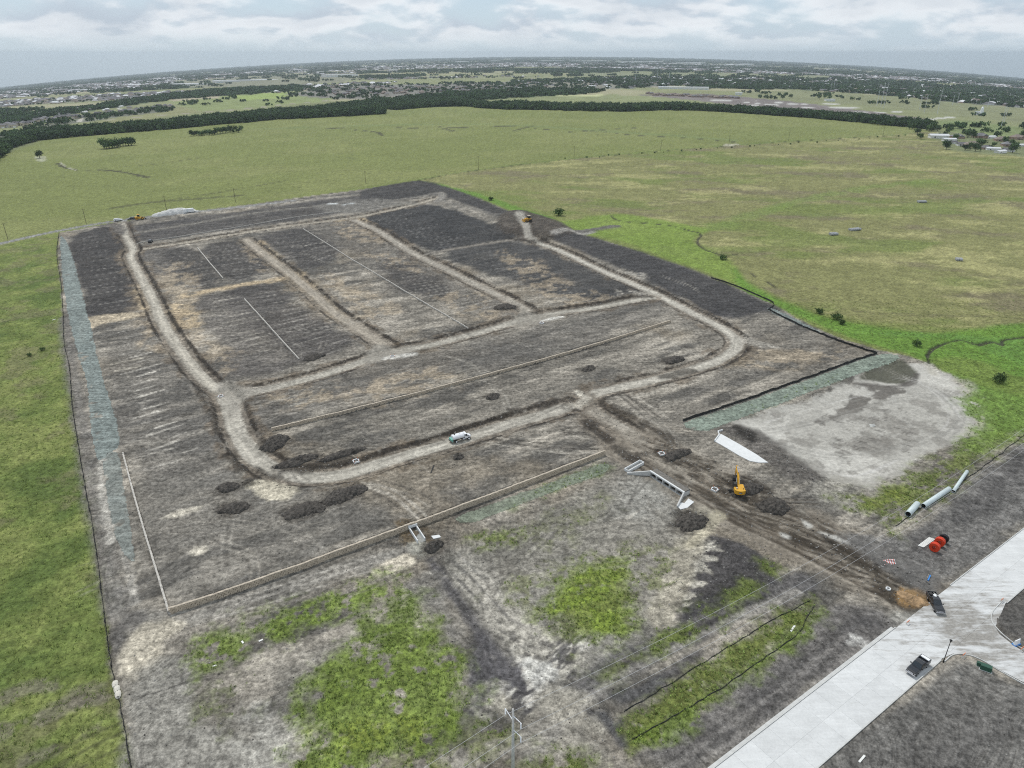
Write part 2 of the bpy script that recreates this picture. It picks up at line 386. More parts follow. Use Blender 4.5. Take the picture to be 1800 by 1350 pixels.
for q, w in (([(270, 540), (315, 545), (330, 570)], 12), ([(250, 500), (262, 540)], 7), ([(330, 518), (400, 505), (470, 494), (508, 488)], 7), ([(600, 388), (625, 383), (640, 390)], 8), ([(455, 425), (500, 470), (540, 505)], 6), ([(520, 478), (570, 530), (600, 560)], 6)):
    stroke(q, w, tan2, 2, 3, 6, 0.8, 0.3, streaky=False, hole=0.25)
area([(140, 566), (165, 556), (250, 548), (250, 556), (175, 570), (160, 580), (142, 578)], A(186, 172, 150), 1.2, 1.5, 5, 0.95, 0.2)
stroke([(142, 575), (144, 590), (146, 603)], 2.2, A(186, 172, 150), 1, 1, 4, 0.9)
# narrow pale lot lines across the furrows
random.seed(4)
def lot_lines(p0, p1, q0, q1, n, col, w=0.8, k=0.75):
    n = int(n * 1.35); col = np.asarray(col) * 1.12; k = min(1, k * 1.25)
    for i in range(n):
        t = (i + random.uniform(-.2, .2)) / max(1, n - 1)
        a = (p0[0] + (p1[0] - p0[0]) * t, p0[1] + (p1[1] - p0[1]) * t)
        b = (q0[0] + (q1[0] - q0[0]) * t, q0[1] + (q1[1] - q0[1]) * t)
        s0, s1 = random.uniform(0, .25), random.uniform(.6, 1)
        a2 = (a[0] + (b[0] - a[0]) * s0, a[1] + (b[1] - a[1]) * s0); b2 = (a[0] + (b[0] - a[0]) * s1, a[1] + (b[1] - a[1]) * s1)
        stroke([a2, b2], w * random.uniform(.6, 1.3), col, 0.5, 0.7, 5, k * random.uniform(.5, 1), 0.3, taper=True)
lot_lines((190, 590), (260, 830), (268, 572), (350, 800), 17, A(182, 177, 168), 1.0, 0.85)
lot_lines((128, 425), (160, 545), (205, 410), (250, 530), 12, A(122, 119, 115), 0.9)
lot_lines((350, 530), (395, 640), (440, 512), (520, 610), 12, A(150, 145, 136))
lot_lines((430, 520), (530, 640), (520, 505), (640, 600), 14, A(136, 132, 126))
lot_lines((270, 450), (330, 510), (345, 440), (390, 492), 9, A(126, 122, 117))
lot_lines((355, 440), (400, 495), (425, 425), (480, 485), 10, A(124, 121, 117))
lot_lines((450, 420), (560, 470), (540, 405), (640, 440), 9, A(130, 126, 120))
lot_lines((545, 405), (800, 560), (640, 395), (900, 535), 30, A(138, 134, 127), 0.9)
lot_lines((640, 390), (760, 440), (720, 372), (850, 425), 16, A(112, 110, 108), 0.8)
lot_lines((790, 450), (960, 540), (900, 430), (1080, 520), 16, A(112, 110, 107), 0.8, 0.6)
lot_lines((440, 700), (500, 745), (560, 672), (640, 705), 6, A(150, 146, 138), 0.7, 0.6)
lot_lines((640, 675), (760, 690), (760, 625), (880, 650), 7, A(150, 146, 138), 0.7, 0.5)
for q, w in (([(285, 915), (330, 900), (362, 888)], 3.0), ([(195, 640), (262, 627)], 0.9), ([(203, 652), (255, 642)], 1.0), ([(345, 965), (358, 980)], 3.5)):
    stroke(q, w, A(196, 189, 175), 0.7, 1.0, 4, 0.95, 0.2, taper=True)

# pond bed at the right and the wet pale runs
POND = [(1290, 742), (1340, 726), (1420, 700), (1500, 668), (1535, 650), (1580, 640), (1632, 642), (1682, 672), (1722, 720), (1716, 758), (1686, 778), (1640, 792), (1590, 822), (1545, 850), (1480, 845), (1430, 828), (1380, 795), (1330, 765)]
area(POND, A(178, 175, 168), 1.5, 4.0, 7, 1, 0.14, 4, h=-0.6, hsoft=5, kind=3)
idx, m, sd = area(POND, None, 1.5, 1, 8)
x, y = X[idx], Y[idx]
k = sstep(0.50, 0.64, fbm(x, y, 16, 5, 91, 0.6)); paint(idx, m * k * 0.7, A(202, 199, 192), 1 + 0.2 * (n3[idx] - .5))
k = sstep(0.60, 0.68, fbm(x, y, 9, 5, 93, 0.68)); paint(idx, m * k * 0.6, A(132, 128, 122), 1 + 0.2 * (n3[idx] - .5))
area([(1512, 662), (1545, 640), (1580, 632), (1606, 645), (1612, 662), (1585, 674), (1545, 668)], A(88, 88, 76), 1, 1.2, 4, 0.95, 0.35, 1.5, green=0.35)
stroke([(1505, 672), (1560, 677), (1600, 672), (1612, 655)], 2.5, A(96, 92, 88), 1, 1.5, 4, 0.9)
area([(1510, 672), (1585, 678), (1560, 692), (1520, 706), (1490, 725), (1455, 742), (1440, 738), (1475, 722), (1500, 700), (1540, 690)], A(106, 102, 97), 1.0, 5, 5, 0.92, 0.25, 2, hole=0.2)
area([(1460, 728), (1560, 705), (1600, 745), (1600, 780), (1560, 800), (1500, 790), (1470, 765)], A(128, 124, 118), 1.5, 6, 5, 0.7, 0.3, 2, hole=0.42)
random.seed(12)
for i in range(46):
    cx, cy_ = random.uniform(1470, 1600), random.uniform(715, 800)
    stroke([(cx - 9, cy_ - 2), (cx, cy_ + random.uniform(-2, 2)), (cx + 10, cy_ + 3)], 0.5, A(100, 96, 92), 0.3, 0.7, 3, 0.7, 0.2, taper=True)
stroke([(1690, 670), (1722, 705), (1728, 740), (1715, 765)], 5, A(176, 170, 158), 2, 2.5, 5, 0.7, 0.3, hole=0.3)
stroke([(1632, 640), (1642, 655)], 3, A(182, 178, 168), 1, 1, 4, 1)
area([(1440, 830), (1520, 850), (1580, 840), (1560, 870), (1500, 900), (1430, 870)], A(160, 156, 147), 3, 4, 8, 0.7, 0.3, 3, hole=0.3)
area([(1260, 757), (1300, 742), (1350, 765), (1400, 800), (1440, 835), (1400, 850), (1370, 830), (1330, 805), (1290, 775)], A(104, 100, 96), 2, 3, 6, 0.9, 0.4, 1.6, h=0.5, hsoft=3, loose=0.6)
area([(1290, 748), (1325, 760), (1330, 780), (1300, 768)], A(66, 63, 60), 1, 2, 4, 0.9, 0.4, 1, loose=1)

# haul roads
road = A(150, 146, 138); roadl = A(176, 170, 158)
def haul(px, w, col=road, cut=0.55, edge=True, kk=0.95):
    if edge:
        stroke(px, w + 4.5, A(124, 115, 104), 0.9, 1.4, 7, 0.7, 0.55, h=-cut)
        for sgn in (-1, 1):
            stroke(px, 1.9 if sgn > 0 else 0.9, A(58, 53, 48), 0.3, 1.1, 6, 0.92, 0.5, loose=0.7, off=sgn * (w / 2 + 2.2), h=0.1, hole=0.18, streaky=False)
            stroke(px, 2.4, A(110, 98, 84), 0.8, 2.4, 9, 0.6, 0.5, loose=0.4, off=sgn * (w / 2 + 4.0), hole=0.5, streaky=False)
    else: stroke(px, w + 1.5, A(120, 114, 106), 1.0, 1.4, 7, 0.5, 0.4)
    stroke(px, w * .86, np.asarray(col) * .93, 0.8, 0.9, 8, kk, 0.8, kind=2, loose=0)
    stroke(px, w * .42, np.asarray(col) * 1.18, 0.9, 1.0, 14, 0.75, 0.8, off=random.uniform(-.5, .5))
    for o in (-w * .40, -w * .24, -w * .1, w * .08, w * .22, w * .38):
        stroke(px, 0.55, np.asarray(col) * random.choice((0.62, 0.7, 0.74, 1.25)), 0.35, 0.5, 9, 0.65, 0.3, off=o + random.uniform(-.3, .3), h=-0.06, hole=0.25)
random.seed(6)
R8 = [(-60, 442), (0, 428), (105, 405), (207, 388), (330, 374), (420, 364), (520, 352)]
R1 = [(213, 390), (222, 415), (233, 436), (230, 452), (255, 500), (272, 535), (280, 555), (300, 590), (330, 632), (362, 668), (392, 690), (405, 715), (412, 745), (428, 775), (450, 802), (485, 826), (525, 836), (570, 836), (625, 826), (700, 802), (800, 773), (900, 742), (1000, 713)]
R2 = [(400, 688), (450, 685), (520, 669), (600, 646), (685, 618), (760, 604), (850, 580), (940, 555), (1040, 540), (1145, 521)]
R3 = [(925, 400), (928, 418), (985, 440), (1060, 475), (1150, 514), (1220, 550), (1270, 576), (1296, 600), (1280, 622), (1235, 642), (1150, 666), (1080, 681), (1045, 690), (1032, 703), (1045, 722), (1085, 747), (1125, 772)]
R4 = [(432, 420), (470, 450), (510, 480), (545, 510), (590, 550), (640, 582), (685, 612)]
R5 = [(620, 385), (665, 405), (720, 440), (790, 475), (850, 505), (905, 532), (945, 556)]
R6 = [(232, 440), (330, 425), (430, 408), (520, 395), (620, 382), (700, 366), (750, 353), (775, 346)]
R7 = [(232, 410), (330, 395), (450, 374), (560, 362)]
haul(R7, 4.5, A(132, 128, 121), 0.3, False, 0.8)
haul(R8, 6.0, A(150, 150, 150), 0.3, False)
haul(R6, 4.4, A(178, 170, 156), 0.4)
haul(R5, 5.4, A(172, 165, 154), 0.6)
haul(R4, 5.4, A(172, 163, 150), 0.6)
haul(R3, 5.6, A(176, 171, 161), 0.7)
haul(R2, 5.4, A(168, 163, 153), 0.7)
haul(R1[:12], 4.8, A(174, 168, 157), 0.8)
haul(R1[10:], 6.2, A(170, 165, 155), 0.8)
stroke(R1[:11], 2.6, A(196, 189, 176), 1.0, 1.2, 12, 0.6, 0.9)
stroke(R1[10:17], 4.5, A(188, 182, 171), 1.2, 1.4, 8, 0.5, 0.9)
haul([(925, 418), (830, 432), (750, 446)], 4, A(140, 134, 126), 0.2, False, 0.7)
haul([(775, 338), (777, 346), (768, 355)], 7, A(138, 134, 128), 0.2, False, 0.8)
stroke([(700, 352), (740, 345), (770, 338)], 5, A(124, 120, 115), 1.5, 2, 8, 0.8)
stroke([(775, 352), (820, 362), (860, 375), (900, 382)], 5, A(128, 124, 118), 1.5, 3, 8, 0.7)
stroke([(600, 372), (660, 362), (720, 358)], 12, A(140, 136, 128), 3, 5, 14, 0.7, 0.3)
area([(560, 360), (640, 350), (700, 355), (640, 372), (580, 375)], A(124, 121, 116), 4, 6, 14, 0.8, 0.3)
stroke([(580, 358), (605, 359), (622, 357)], 4, A(205, 208, 208), 1, 2, 6, 0.95, 0.15)
area([(195, 397), (215, 392), (222, 408), (205, 410)], A(110, 106, 102), 2, 4, 5, 0.9, 0.5, 2, loose=1)
# junction mouths and the trampled cross of ways in the middle
area([(385, 672), (420, 680), (470, 680), (425, 705), (415, 730), (395, 715)], A(160, 155, 146), 2, 2, 6, 0.9, 0.3, 2, kind=2)
area([(660, 605), (700, 610), (735, 612), (690, 628), (640, 640)], A(152, 147, 138), 2, 2, 6, 0.9, 0.3, 2, kind=2)
area([(915, 545), (945, 550), (985, 552), (950, 566), (905, 572)], A(152, 147, 138), 2, 2, 6, 0.9, 0.3, 2, kind=2)
stroke([(680, 628), (725, 622)], 4, A(206, 203, 196), 1, 1.4, 4, 0.85)
stroke([(955, 562), (985, 557)], 4, A(206, 203, 196), 1, 1.4, 4, 0.85)
brown = A(92, 84, 74); brownd = A(68, 62, 56)
area([(1000, 700), (1040, 690), (1070, 740), (1130, 770), (1100, 800), (1060, 780), (1020, 735)], A(122, 113, 102), 3, 4, 8, 0.85, 0.4, 2, loose=0.5)
DRIVE = [(1050, 735), (1110, 780), (1180, 822), (1250, 858), (1320, 900), (1400, 935), (1480, 975), (1560, 1015), (1640, 1058)]
stroke(DRIVE[1:], 22, A(134, 126, 115), 3, 4, 9, 0.9, 0.6, loose=0.3, kind=2)
stroke([(1045, 722), (1085, 747), (1125, 775), (1170, 810), (1215, 845), (1262, 885)], 5, A(160, 153, 142), 1.5, 1.8, 8, 0.75, 0.9)
stroke([(1042, 732), (1075, 752), (1105, 775)], 3.0, A(66, 60, 54), 1, 1.6, 5, 0.85, 0.5, loose=0.8, off=-5)
stroke([(1050, 715), (1095, 745), (1140, 770), (1175, 795)], 3.2, A(70, 64, 57), 1, 1.8, 5, 0.8, 0.5, loose=0.8, off=5)
stroke(DRIVE[3:], 13, A(106, 97, 86), 2, 4.5, 7, 0.75, 1.0, loose=0.5)
stroke([(1178, 795), (1205, 805), (1240, 822), (1280, 842), (1338, 860)], 7, A(62, 56, 50), 1.0, 4.0, 5, 0.95, 0.45, loose=1, streaky=False, hole=0.15)
stroke([(1420, 945), (1480, 968), (1540, 995), (1600, 1030)], 9, A(74, 67, 59), 1.5, 3.5, 6, 0.8, 0.9, loose=0.9)
stroke([(1490, 1000), (1560, 1040), (1600, 1058)], 6, A(70, 63, 56), 1.5, 3.0, 6, 0.8, 0.9, loose=0.9)
for o in (-9, -7.6, -6.5, -5.2, -4, -2.5, -1, 0.5, 1.6, 2.5, 3.8, 5, 6.3, 7.5, 9):
    stroke(DRIVE[1:], 0.7, random.choice((A(70, 62, 54), A(166, 158, 146), A(78, 70, 61))), 0.4, 0.9, 7, 0.8, 0.3, off=o + random.uniform(-.8, .8), h=-0.08)
for i in range(46):
    random.seed(3100 + i)
    u_ = random.random(); c0 = at(1150 + 430 * u_, 790 + 235 * u_ + random.gauss(0, 16)); a_ = math.radians(-38) + random.gauss(0, .28); L = random.uniform(12, 34); cv = random.gauss(0, .5)
    pts_ = [(c0[0] + math.cos(a_ + cv * t_) * L * t_, c0[1] + math.sin(a_ + cv * t_) * L * t_) for t_ in (-.5, -.2, .2, .5)]
    col_ = random.choice((A(70, 63, 55), A(80, 73, 64), A(164, 156, 144)))
    for o in (-.9, .9): stroke(pts_, random.uniform(.4, .9), col_, 0.35, 0.8, 5, random.uniform(.4, .8), 0.4, world=True, off=o, h=-.06, hole=0.2)
for i in range(26):
    random.seed(3300 + i)
    u_ = random.random(); cx, cy_ = 1165 + 440 * u_, 800 + 238 * u_ + random.gauss(0, 20); r_ = random.uniform(5, 15)
    area([(cx - r_ * 1.3, cy_ - r_ * .5), (cx, cy_ - r_ * .45), (cx + r_ * 1.4, cy_ + r_ * .5), (cx + r_ * .2, cy_ + r_ * .5)], random.choice((A(70, 63, 55), A(62, 57, 51), A(84, 76, 66), A(158, 150, 138))), 0.7, 2.0, 3, 0.75, 0.5, 1, loose=.9, hole=.2)
area([(1575, 1040), (1615, 1032), (1635, 1060), (1610, 1075), (1585, 1062)], A(160, 128, 86), 1, 2.4, 3, 0.85, 0.4, 1.0, loose=0.5)
area([(1190, 895), (1240, 905), (1215, 935), (1175, 910)], A(62, 58, 53), 1.2, 2.5, 4, 0.95, 0.4, 1, loose=1)
area([(1570, 1075), (1625, 1080), (1605, 1105), (1560, 1095)], A(158, 156, 150), 2, 2, 4, 0.8, 0.2)
for q in ([(1408, 912), (1418, 916), (1428, 925), (1418, 926)], [(1370, 936), (1385, 940), (1388, 947), (1374, 944)], [(1440, 935), (1470, 942), (1510, 962), (1480, 955)]):
    area(q, A(196, 194, 188), 0.6, 0.7, 3, 0.9, 0.15)
# right hand yard beyond the ditch
area([(1480, 940), (1600, 935), (1700, 850), (1850, 745), (2000, 690), (2000, 800), (1800, 915), (1660, 1030), (1600, 1030)], A(116, 114, 112), 2, 3, 8, 0.9, 0.3, 1.6)
area([(1600, 935), (1700, 860), (1800, 790), (1850, 800), (1700, 930), (1620, 985)], A(88, 86, 85), 3, 6, 9, 0.75, 0.3, 1.5, hole=0.3)
area([(1450, 1360), (1600, 1230), (1680, 1165), (1760, 1190), (1850, 1230), (2100, 1420)], A(112, 110, 107), 1.5, 2, 6, 0.95, 0.3, 1.2)
area([(1540, 1370), (1650, 1260), (1760, 1240), (1800, 1290), (1700, 1370)], A(96, 94, 92), 4, 7, 9, 0.7, 0.3, 1.4, hole=0.35)
area([(1745, 1075), (1765, 1060), (1850, 990), (1900, 1010), (1850, 1140), (1770, 1110)], A(88, 86, 84), 1.5, 2, 6, 0.9, 0.3, 1.2)
area([(1110, 1320), (1250, 1225), (1420, 1100), (1500, 1060), (1580, 1105), (1420, 1220), (1260, 1345), (1200, 1370)], A(110, 107, 105), 2, 3, 8, 0.9, 0.28, 1.6)
area([(1270, 1245), (1430, 1120), (1500, 1080), (1530, 1110), (1400, 1210), (1290, 1290)], A(86, 84, 84), 3, 6, 7, 0.75, 0.35, 1.6, hole=0.35)
for i in range(6):
    o = i * 2.0
    stroke([(1160 + i * 12, 1350 + i * 4), (1330 + i * 14, 1222 + i * 9), (1480 + i * 13, 1106 + i * 8)], 0.7, A(140, 136, 132) if i % 2 else A(80, 78, 76), 0.5, 0.8, 6, 0.5, 0.3)
stroke([(1505, 1125), (1518, 1132)], 3, A(190, 188, 184), 0.6, 2.2, 2, 0.9, 0.2, hole=0.3)
# basin in the middle foreground
area([(780, 985), (900, 930), (1060, 850), (1140, 840), (1190, 880), (1200, 960), (1170, 1090), (1060, 1180), (950, 1230), (900, 1180), (840, 1080)], A(140, 137, 130), 3, 4, 10, 0.75, 0.25, 2.5, h=-0.5, hsoft=8)
area([(790, 1000), (860, 1000), (930, 1080), (1010, 1120), (1000, 1180), (950, 1200), (900, 1150), (830, 1060)], A(166, 162, 153), 3, 5, 9, 0.8, 0.2, 2.5)
area([(900, 1120), (960, 1100), (1010, 1150), (980, 1200), (930, 1210)], A(178, 174, 164), 3, 5, 6, 0.75, 0.25, 2)
area([(1085, 850), (1140, 840), (1180, 880), (1150, 910), (1080, 905)], A(156, 154, 148), 3, 5, 6, 0.7, 0.25, 1.5, hole=0.3)
area([(820, 950), (960, 900), (1070, 860), (1060, 930), (960, 1000), (880, 990)], A(128, 125, 117), 4, 6, 9, 0.6, 0.25, 2, streak=math.radians(60))
stroke([(757, 985), (785, 1025), (815, 1060), (845, 1100), (880, 1150), (915, 1190), (938, 1208)], 3.6, A(88, 86, 88), 1, 1.4, 5, 0.9, 0.3, h=-0.35)
stroke([(760, 985), (800, 1040), (850, 1105), (905, 1175)], 0.8, A(66, 64, 64), 0.4, 0.7, 5, 0.85, 0.3, off=1.3)
stroke([(795, 985), (840, 1030), (880, 1075)], 0.9, A(104, 102, 100), 0.5, 0.7, 5, 0.75, 0.3)
stroke([(808, 975), (850, 1015), (890, 1055)], 0.6, A(104, 102, 100), 0.5, 0.7, 5, 0.6, 0.3)
area([(830, 1165), (880, 1160), (940, 1205), (925, 1225), (870, 1225), (835, 1260), (828, 1220)], A(96, 94, 95), 1.5, 3, 5, 0.9, 0.3, 1.8)
area([(842, 1195), (868, 1190), (905, 1220), (935, 1240), (910, 1262), (870, 1262), (850, 1240)], A(168, 163, 151), 2, 4, 4, 0.85, 0.3, 1.5, hole=0.25)
for i in range(60):
    random.seed(500 + i)
    cx, cy_ = random.uniform(900, 1050), random.uniform(1090, 1260)
    if abs((cy_ - 1200) + (cx - 950) * 0.7) > 75: continue
    L = random.uniform(8, 26)
    stroke([(cx - L * .5, cy_ + L * .5), (cx, cy_ + random.uniform(-3, 3)), (cx + L * .5, cy_ - L * .45)], random.uniform(.5, 1.5), random.choice((A(82, 80, 80), A(104, 101, 98), A(188, 184, 176))), 0.4, 0.8, 3, 0.8, 0.3, taper=True)
area([(985, 1255), (1010, 1262), (1040, 1290), (1075, 1320), (1040, 1345), (960, 1345), (930, 1310)], A(160, 155, 145), 2, 4, 5, 0.8, 0.3, 1.5)
area([(1030, 1250), (1060, 1252), (1082, 1275), (1100, 1300), (1118, 1310), (1090, 1315), (1068, 1285)], A(86, 84, 84), 0.9, 1.2, 3, 0.95, 0.2, 1.5)
area([(1072, 1215), (1110, 1212), (1150, 1190), (1180, 1170), (1230, 1140), (1225, 1160), (1160, 1210), (1110, 1235), (1085, 1232)], A(84, 82, 82), 0.9, 1.4, 3, 0.9, 0.2, 1.5)
area([(1062, 1180), (1090, 1165), (1108, 1150), (1112, 1165), (1092, 1190)], A(206, 194, 166), 1, 1.6, 3, 0.92, 0.25, 1.0, hole=0.15)
# tracks along the ditch
stroke([(1040, 1200), (1150, 1140), (1260, 1080), (1350, 1040), (1410, 1025)], 7, A(96, 94, 94), 1.2, 1.8, 6, 0.9, 0.3)
stroke([(930, 1330), (1060, 1210), (1160, 1150), (1300, 1085), (1400, 1040)], 2.0, A(150, 146, 140), 0.8, 1.0, 6, 0.7, 0.3)
stroke([(1080, 1175), (1180, 1130), (1260, 1090), (1340, 1050)], 1.2, A(66, 64, 64), 0.6, 0.7, 6, 0.8, 0.3)
for q in ([(700, 1365), (830, 1325), (900, 1300), (1000, 1260)], [(720, 1375), (850, 1335), (950, 1300)]):
    stroke(q, 2.5, A(160, 155, 146), 1, 1.4, 5, 0.7, 0.3)
# eroded bank
area([(1205, 985), (1225, 945), (1270, 948), (1330, 972), (1362, 1008), (1330, 1042), (1262, 1075), (1205, 1095), (1182, 1060), (1192, 1015)], A(74, 72, 73), 1.2, 2.2, 5, 0.95, 0.35, 1.2, h=0.9, hsoft=4, loose=0.4)
random.seed(9)
for i in range(17):
    t = i / 16
    x0, y0 = 1234 - 42 * t + random.uniform(-6, 6), 962 + 118 * t + random.uniform(-3, 3)
    L = random.uniform(14, 46) * (1.15 - .5 * t)
    stroke([(x0, y0), (x0 + L * .5, y0 - 3 + random.uniform(-3, 4)), (x0 + L, y0 + random.uniform(-5, 5))], random.uniform(.6, 1.7), A(184, 179, 168), 0.4, 1.5, 2.5, 0.85, 0.3, taper=True, hole=0.2)
stroke([(1240, 905), (1225, 935), (1205, 970), (1188, 1010), (1178, 1050), (1165, 1085)], 6, A(164, 158, 144), 1.2, 2.5, 5, 0.85, 0.35, hole=0.1)
stroke([(1262, 905), (1240, 930), (1215, 960)], 3.5, A(178, 170, 150), 1, 1.4, 4, 0.8, 0.3)
# strip between the front wall and the basin
stroke([(250, 1085), (330, 1085), (470, 1040), (600, 1000), (700, 975), (740, 960)], 5, A(150, 146, 139), 1.5, 2, 7, 0.7, 0.3)
for o in (-2, 0.5, 2.5):
    stroke([(330, 1090), (470, 1050), (600, 1008), (700, 980)], 0.6, A(176, 171, 163), 0.4, 0.6, 6, 0.7, 0.3, off=o)
area([(655, 1000), (690, 985), (715, 975), (728, 990), (700, 1005), (665, 1012)], A(202, 193, 176), 0.8, 1.4, 4, 0.92, 0.15)
area([(225, 1110), (250, 1095), (300, 1085), (322, 1100), (300, 1120), (290, 1150), (250, 1190), (222, 1200), (215, 1150)], A(188, 180, 164), 1.2, 2.5, 5, 0.85, 0.25, 1.5, hole=0.12)
area([(200, 1105), (240, 1070), (262, 1085), (225, 1120), (200, 1150)], A(106, 103, 100), 1, 1.6, 4, 0.85, 0.25, 1.5)
area([(230, 1180), (330, 1150), (340, 1200), (360, 1260), (440, 1300), (520, 1350), (540, 1420), (250, 1420), (225, 1260)], A(148, 145, 138), 2, 3, 8, 0.85, 0.25, 1.8, streak=math.radians(50))
area([(420, 1270), (470, 1260), (530, 1290), (540, 1350), (470, 1360), (420, 1320)], A(186, 183, 175), 3, 6, 6, 0.7, 0.2, 1.5)
area([(480, 1180), (600, 1120), (640, 1100), (600, 1200), (530, 1240)], A(140, 136, 128), 3, 5, 6, 0.7, 0.25, 1.5)
area([(700, 1030), (760, 1010), (790, 1060), (800, 1130), (770, 1090), (730, 1050)], A(126, 123, 118), 2, 4, 6, 0.8, 0.3, 1.5)
stroke([(220, 1215), (245, 1225), (300, 1208), (330, 1198)], 0.5, A(72, 70, 68), 0.3, 0.6, 2, 0.8)
stroke([(245, 1225), (262, 1240), (268, 1250)], 0.4, A(72, 70, 68), 0.3, 0.5, 2, 0.8)
# fans of mud, puddles and braided rills round the low point
area([(800, 1012), (850, 1005), (900, 1050), (950, 1090), (1000, 1110), (1030, 1150), (1000, 1190), (950, 1215), (905, 1165), (850, 1085)], A(172, 167, 157), 2, 3, 8, 0.75, 0.18, 3, hole=0.15)
area([(838, 1120), (880, 1140), (936, 1203), (920, 1222), (880, 1212), (838, 1230), (830, 1180)], A(88, 86, 88), 1, 2.2, 4, 0.9, 0.3, 1.5, hole=0.12)
for i in range(3):
    rr_ = 30 + i * 14
    stroke([(885 + rr_ * .95 * math.cos(a_), 1232 + rr_ * .55 * math.sin(a_)) for a_ in np.linspace(2.0, 4.9, 9)], 0.9, A(84, 82, 82) if i % 2 else A(160, 156, 147), 0.6, 1.6, 4, 0.6, 0.3, hole=0.4)
for i in range(70):
    random.seed(2600 + i)
    u_ = random.random(); cx, cy_ = 925 + 90 * u_ + random.gauss(0, 16), 1222 - 105 * u_ + random.gauss(0, 12); L = random.uniform(8, 24)
    stroke([(cx - L * .5, cy_ + L * .6), (cx + random.uniform(-2, 2), cy_), (cx + L * .55, cy_ - L * .5)], random.uniform(.35, .9), random.choice((A(74, 72, 73), A(84, 82, 82), A(196, 192, 184))), 0.3, 0.7, 3, 0.85, 0.2, taper=True)
for i in range(40):
    random.seed(2700 + i)
    cx, cy_ = random.uniform(880, 1010), random.uniform(1085, 1160)
    stroke([(cx - 6, cy_ - 3), (cx, cy_ + random.uniform(-1, 2)), (cx + 7, cy_ + 4)], random.uniform(.4, .8), A(98, 95, 92), 0.3, 0.7, 3, 0.7, 0.2, taper=True)
area([(918, 1165), (960, 1155), (975, 1185), (955, 1205), (935, 1200)], A(206, 204, 198), .8, 2.4, 3, 0.8, 0.15, hole=0.25)
area([(1068, 1222), (1085, 1212), (1120, 1208), (1135, 1200), (1160, 1185), (1168, 1200), (1135, 1225), (1095, 1232)], A(88, 87, 87), 0.5, 0.8, 3, 0.95, 0.08)
area([(1035, 1254), (1062, 1253), (1080, 1268), (1092, 1262), (1100, 1280), (1112, 1306), (1098, 1312), (1080, 1292), (1060, 1272)], A(90, 89, 89), 0.5, 0.8, 3, 0.95, 0.08)
area([(940, 1225), (1000, 1200), (1050, 1235), (1030, 1250), (1060, 1280), (1010, 1275), (960, 1250)], A(166, 161, 150), 1.5, 2.5, 5, 0.7, 0.2, hole=0.15)
stroke([(790, 1000), (850, 1062), (880, 1095)], 0.5, A(96, 94, 92), 0.3, 0.5, 4, 0.8); stroke([(800, 985), (845, 1030), (890, 1080)], 0.5, A(96, 94, 92), 0.3, 0.5, 4, 0.75)
area([(715, 952), (735, 948), (750, 965), (745, 980), (725, 975)], A(160, 158, 148), 1, 1.5, 4, 0.85, 0.2)
area([(695, 925), (722, 922), (730, 945), (705, 955)], A(110, 96, 76), 1, 2.0, 3, 0.85, 0.4, 1, loose=.6); area([(740, 925), (758, 928), (762, 950), (748, 952)], A(98, 86, 70), 1, 2.0, 3, 0.85, 0.4, 1, loose=.6)
# green growing back
gr, gr2 = A(114, 134, 52), A(134, 148, 56)
def weeds(px, col=gr, k=0.9, hole=0.3, rag=4, soft=2, g=0.95):
    area(px, None, soft + 3, rag + 3, 5, g * .5, green=g, hole=min(.6, hole + .2), hscale=3)
    area(px, col, soft + 1.6, rag + 3, 4, k, 0.6, 1.0, green=g, hole=hole, hscale=3)
weeds([(330, 1150), (400, 1105), (480, 1078), (560, 1055), (640, 1030), (702, 1008), (690, 1040), (600, 1080), (500, 1112), (420, 1150), (345, 1190)], gr, 0.85, 0.3)
weeds([(580, 1170), (640, 1110), (700, 1062), (755, 1085), (775, 1130), (822, 1172), (836, 1225), (830, 1268), (780, 1310), (700, 1340), (620, 1380), (510, 1390), (545, 1290), (525, 1240)], gr, 0.9, 0.25)
weeds([(560, 1290), (620, 1270), (700, 1240), (740, 1280), (680, 1320), (600, 1350)], gr2, 0.6, 0.4)
weeds([(640, 1100), (700, 1050), (740, 1070), (720, 1130), (650, 1150)], A(98, 116, 50), 0.6, 0.35)
weeds([(350, 1240), (420, 1200), (440, 1270), (380, 1270)], A(96, 104, 62), 0.55, 0.6)
weeds([(960, 1070), (990, 1010), (1050, 985), (1105, 1000), (1095, 1045), (1112, 1080), (1085, 1115), (1040, 1122), (985, 1092)], A(124, 144, 50), 0.95, 0.16, 3)
weeds([(870, 1060), (960, 1000), (1060, 970), (1150, 960), (1180, 1000), (1130, 1060), (1010, 1130), (930, 1070)], A(116, 122, 72), 0.55, 0.5, 6)
weeds([(830, 945), (880, 932), (905, 945), (870, 958)], A(112, 124, 62), 0.8, 0.35)
weeds([(890, 930), (960, 905), (1080, 870), (1000, 940), (940, 960)], A(118, 122, 80), 0.4, 0.5, 6)
weeds([(1210, 1090), (1260, 1060), (1320, 1030), (1345, 1040), (1300, 1065), (1230, 1110), (1150, 1150)], A(112, 126, 56), 0.8, 0.35, 3)
weeds([(1050, 1180), (1140, 1130), (1180, 1120), (1130, 1160), (1080, 1200)], A(112, 124, 60), 0.6, 0.45, 3)
weeds([(1330, 990), (1350, 985), (1365, 1000), (1345, 1008)], A(108, 120, 58), 0.8, 0.2, 1.5, 0.8)
weeds([(1098, 1262), (1180, 1205), (1290, 1132), (1390, 1070), (1428, 1050), (1430, 1075), (1380, 1130), (1290, 1190), (1200, 1260), (1140, 1305), (1105, 1300)], A(108, 118, 56), 0.95, 0.1, 1, .6, 1)
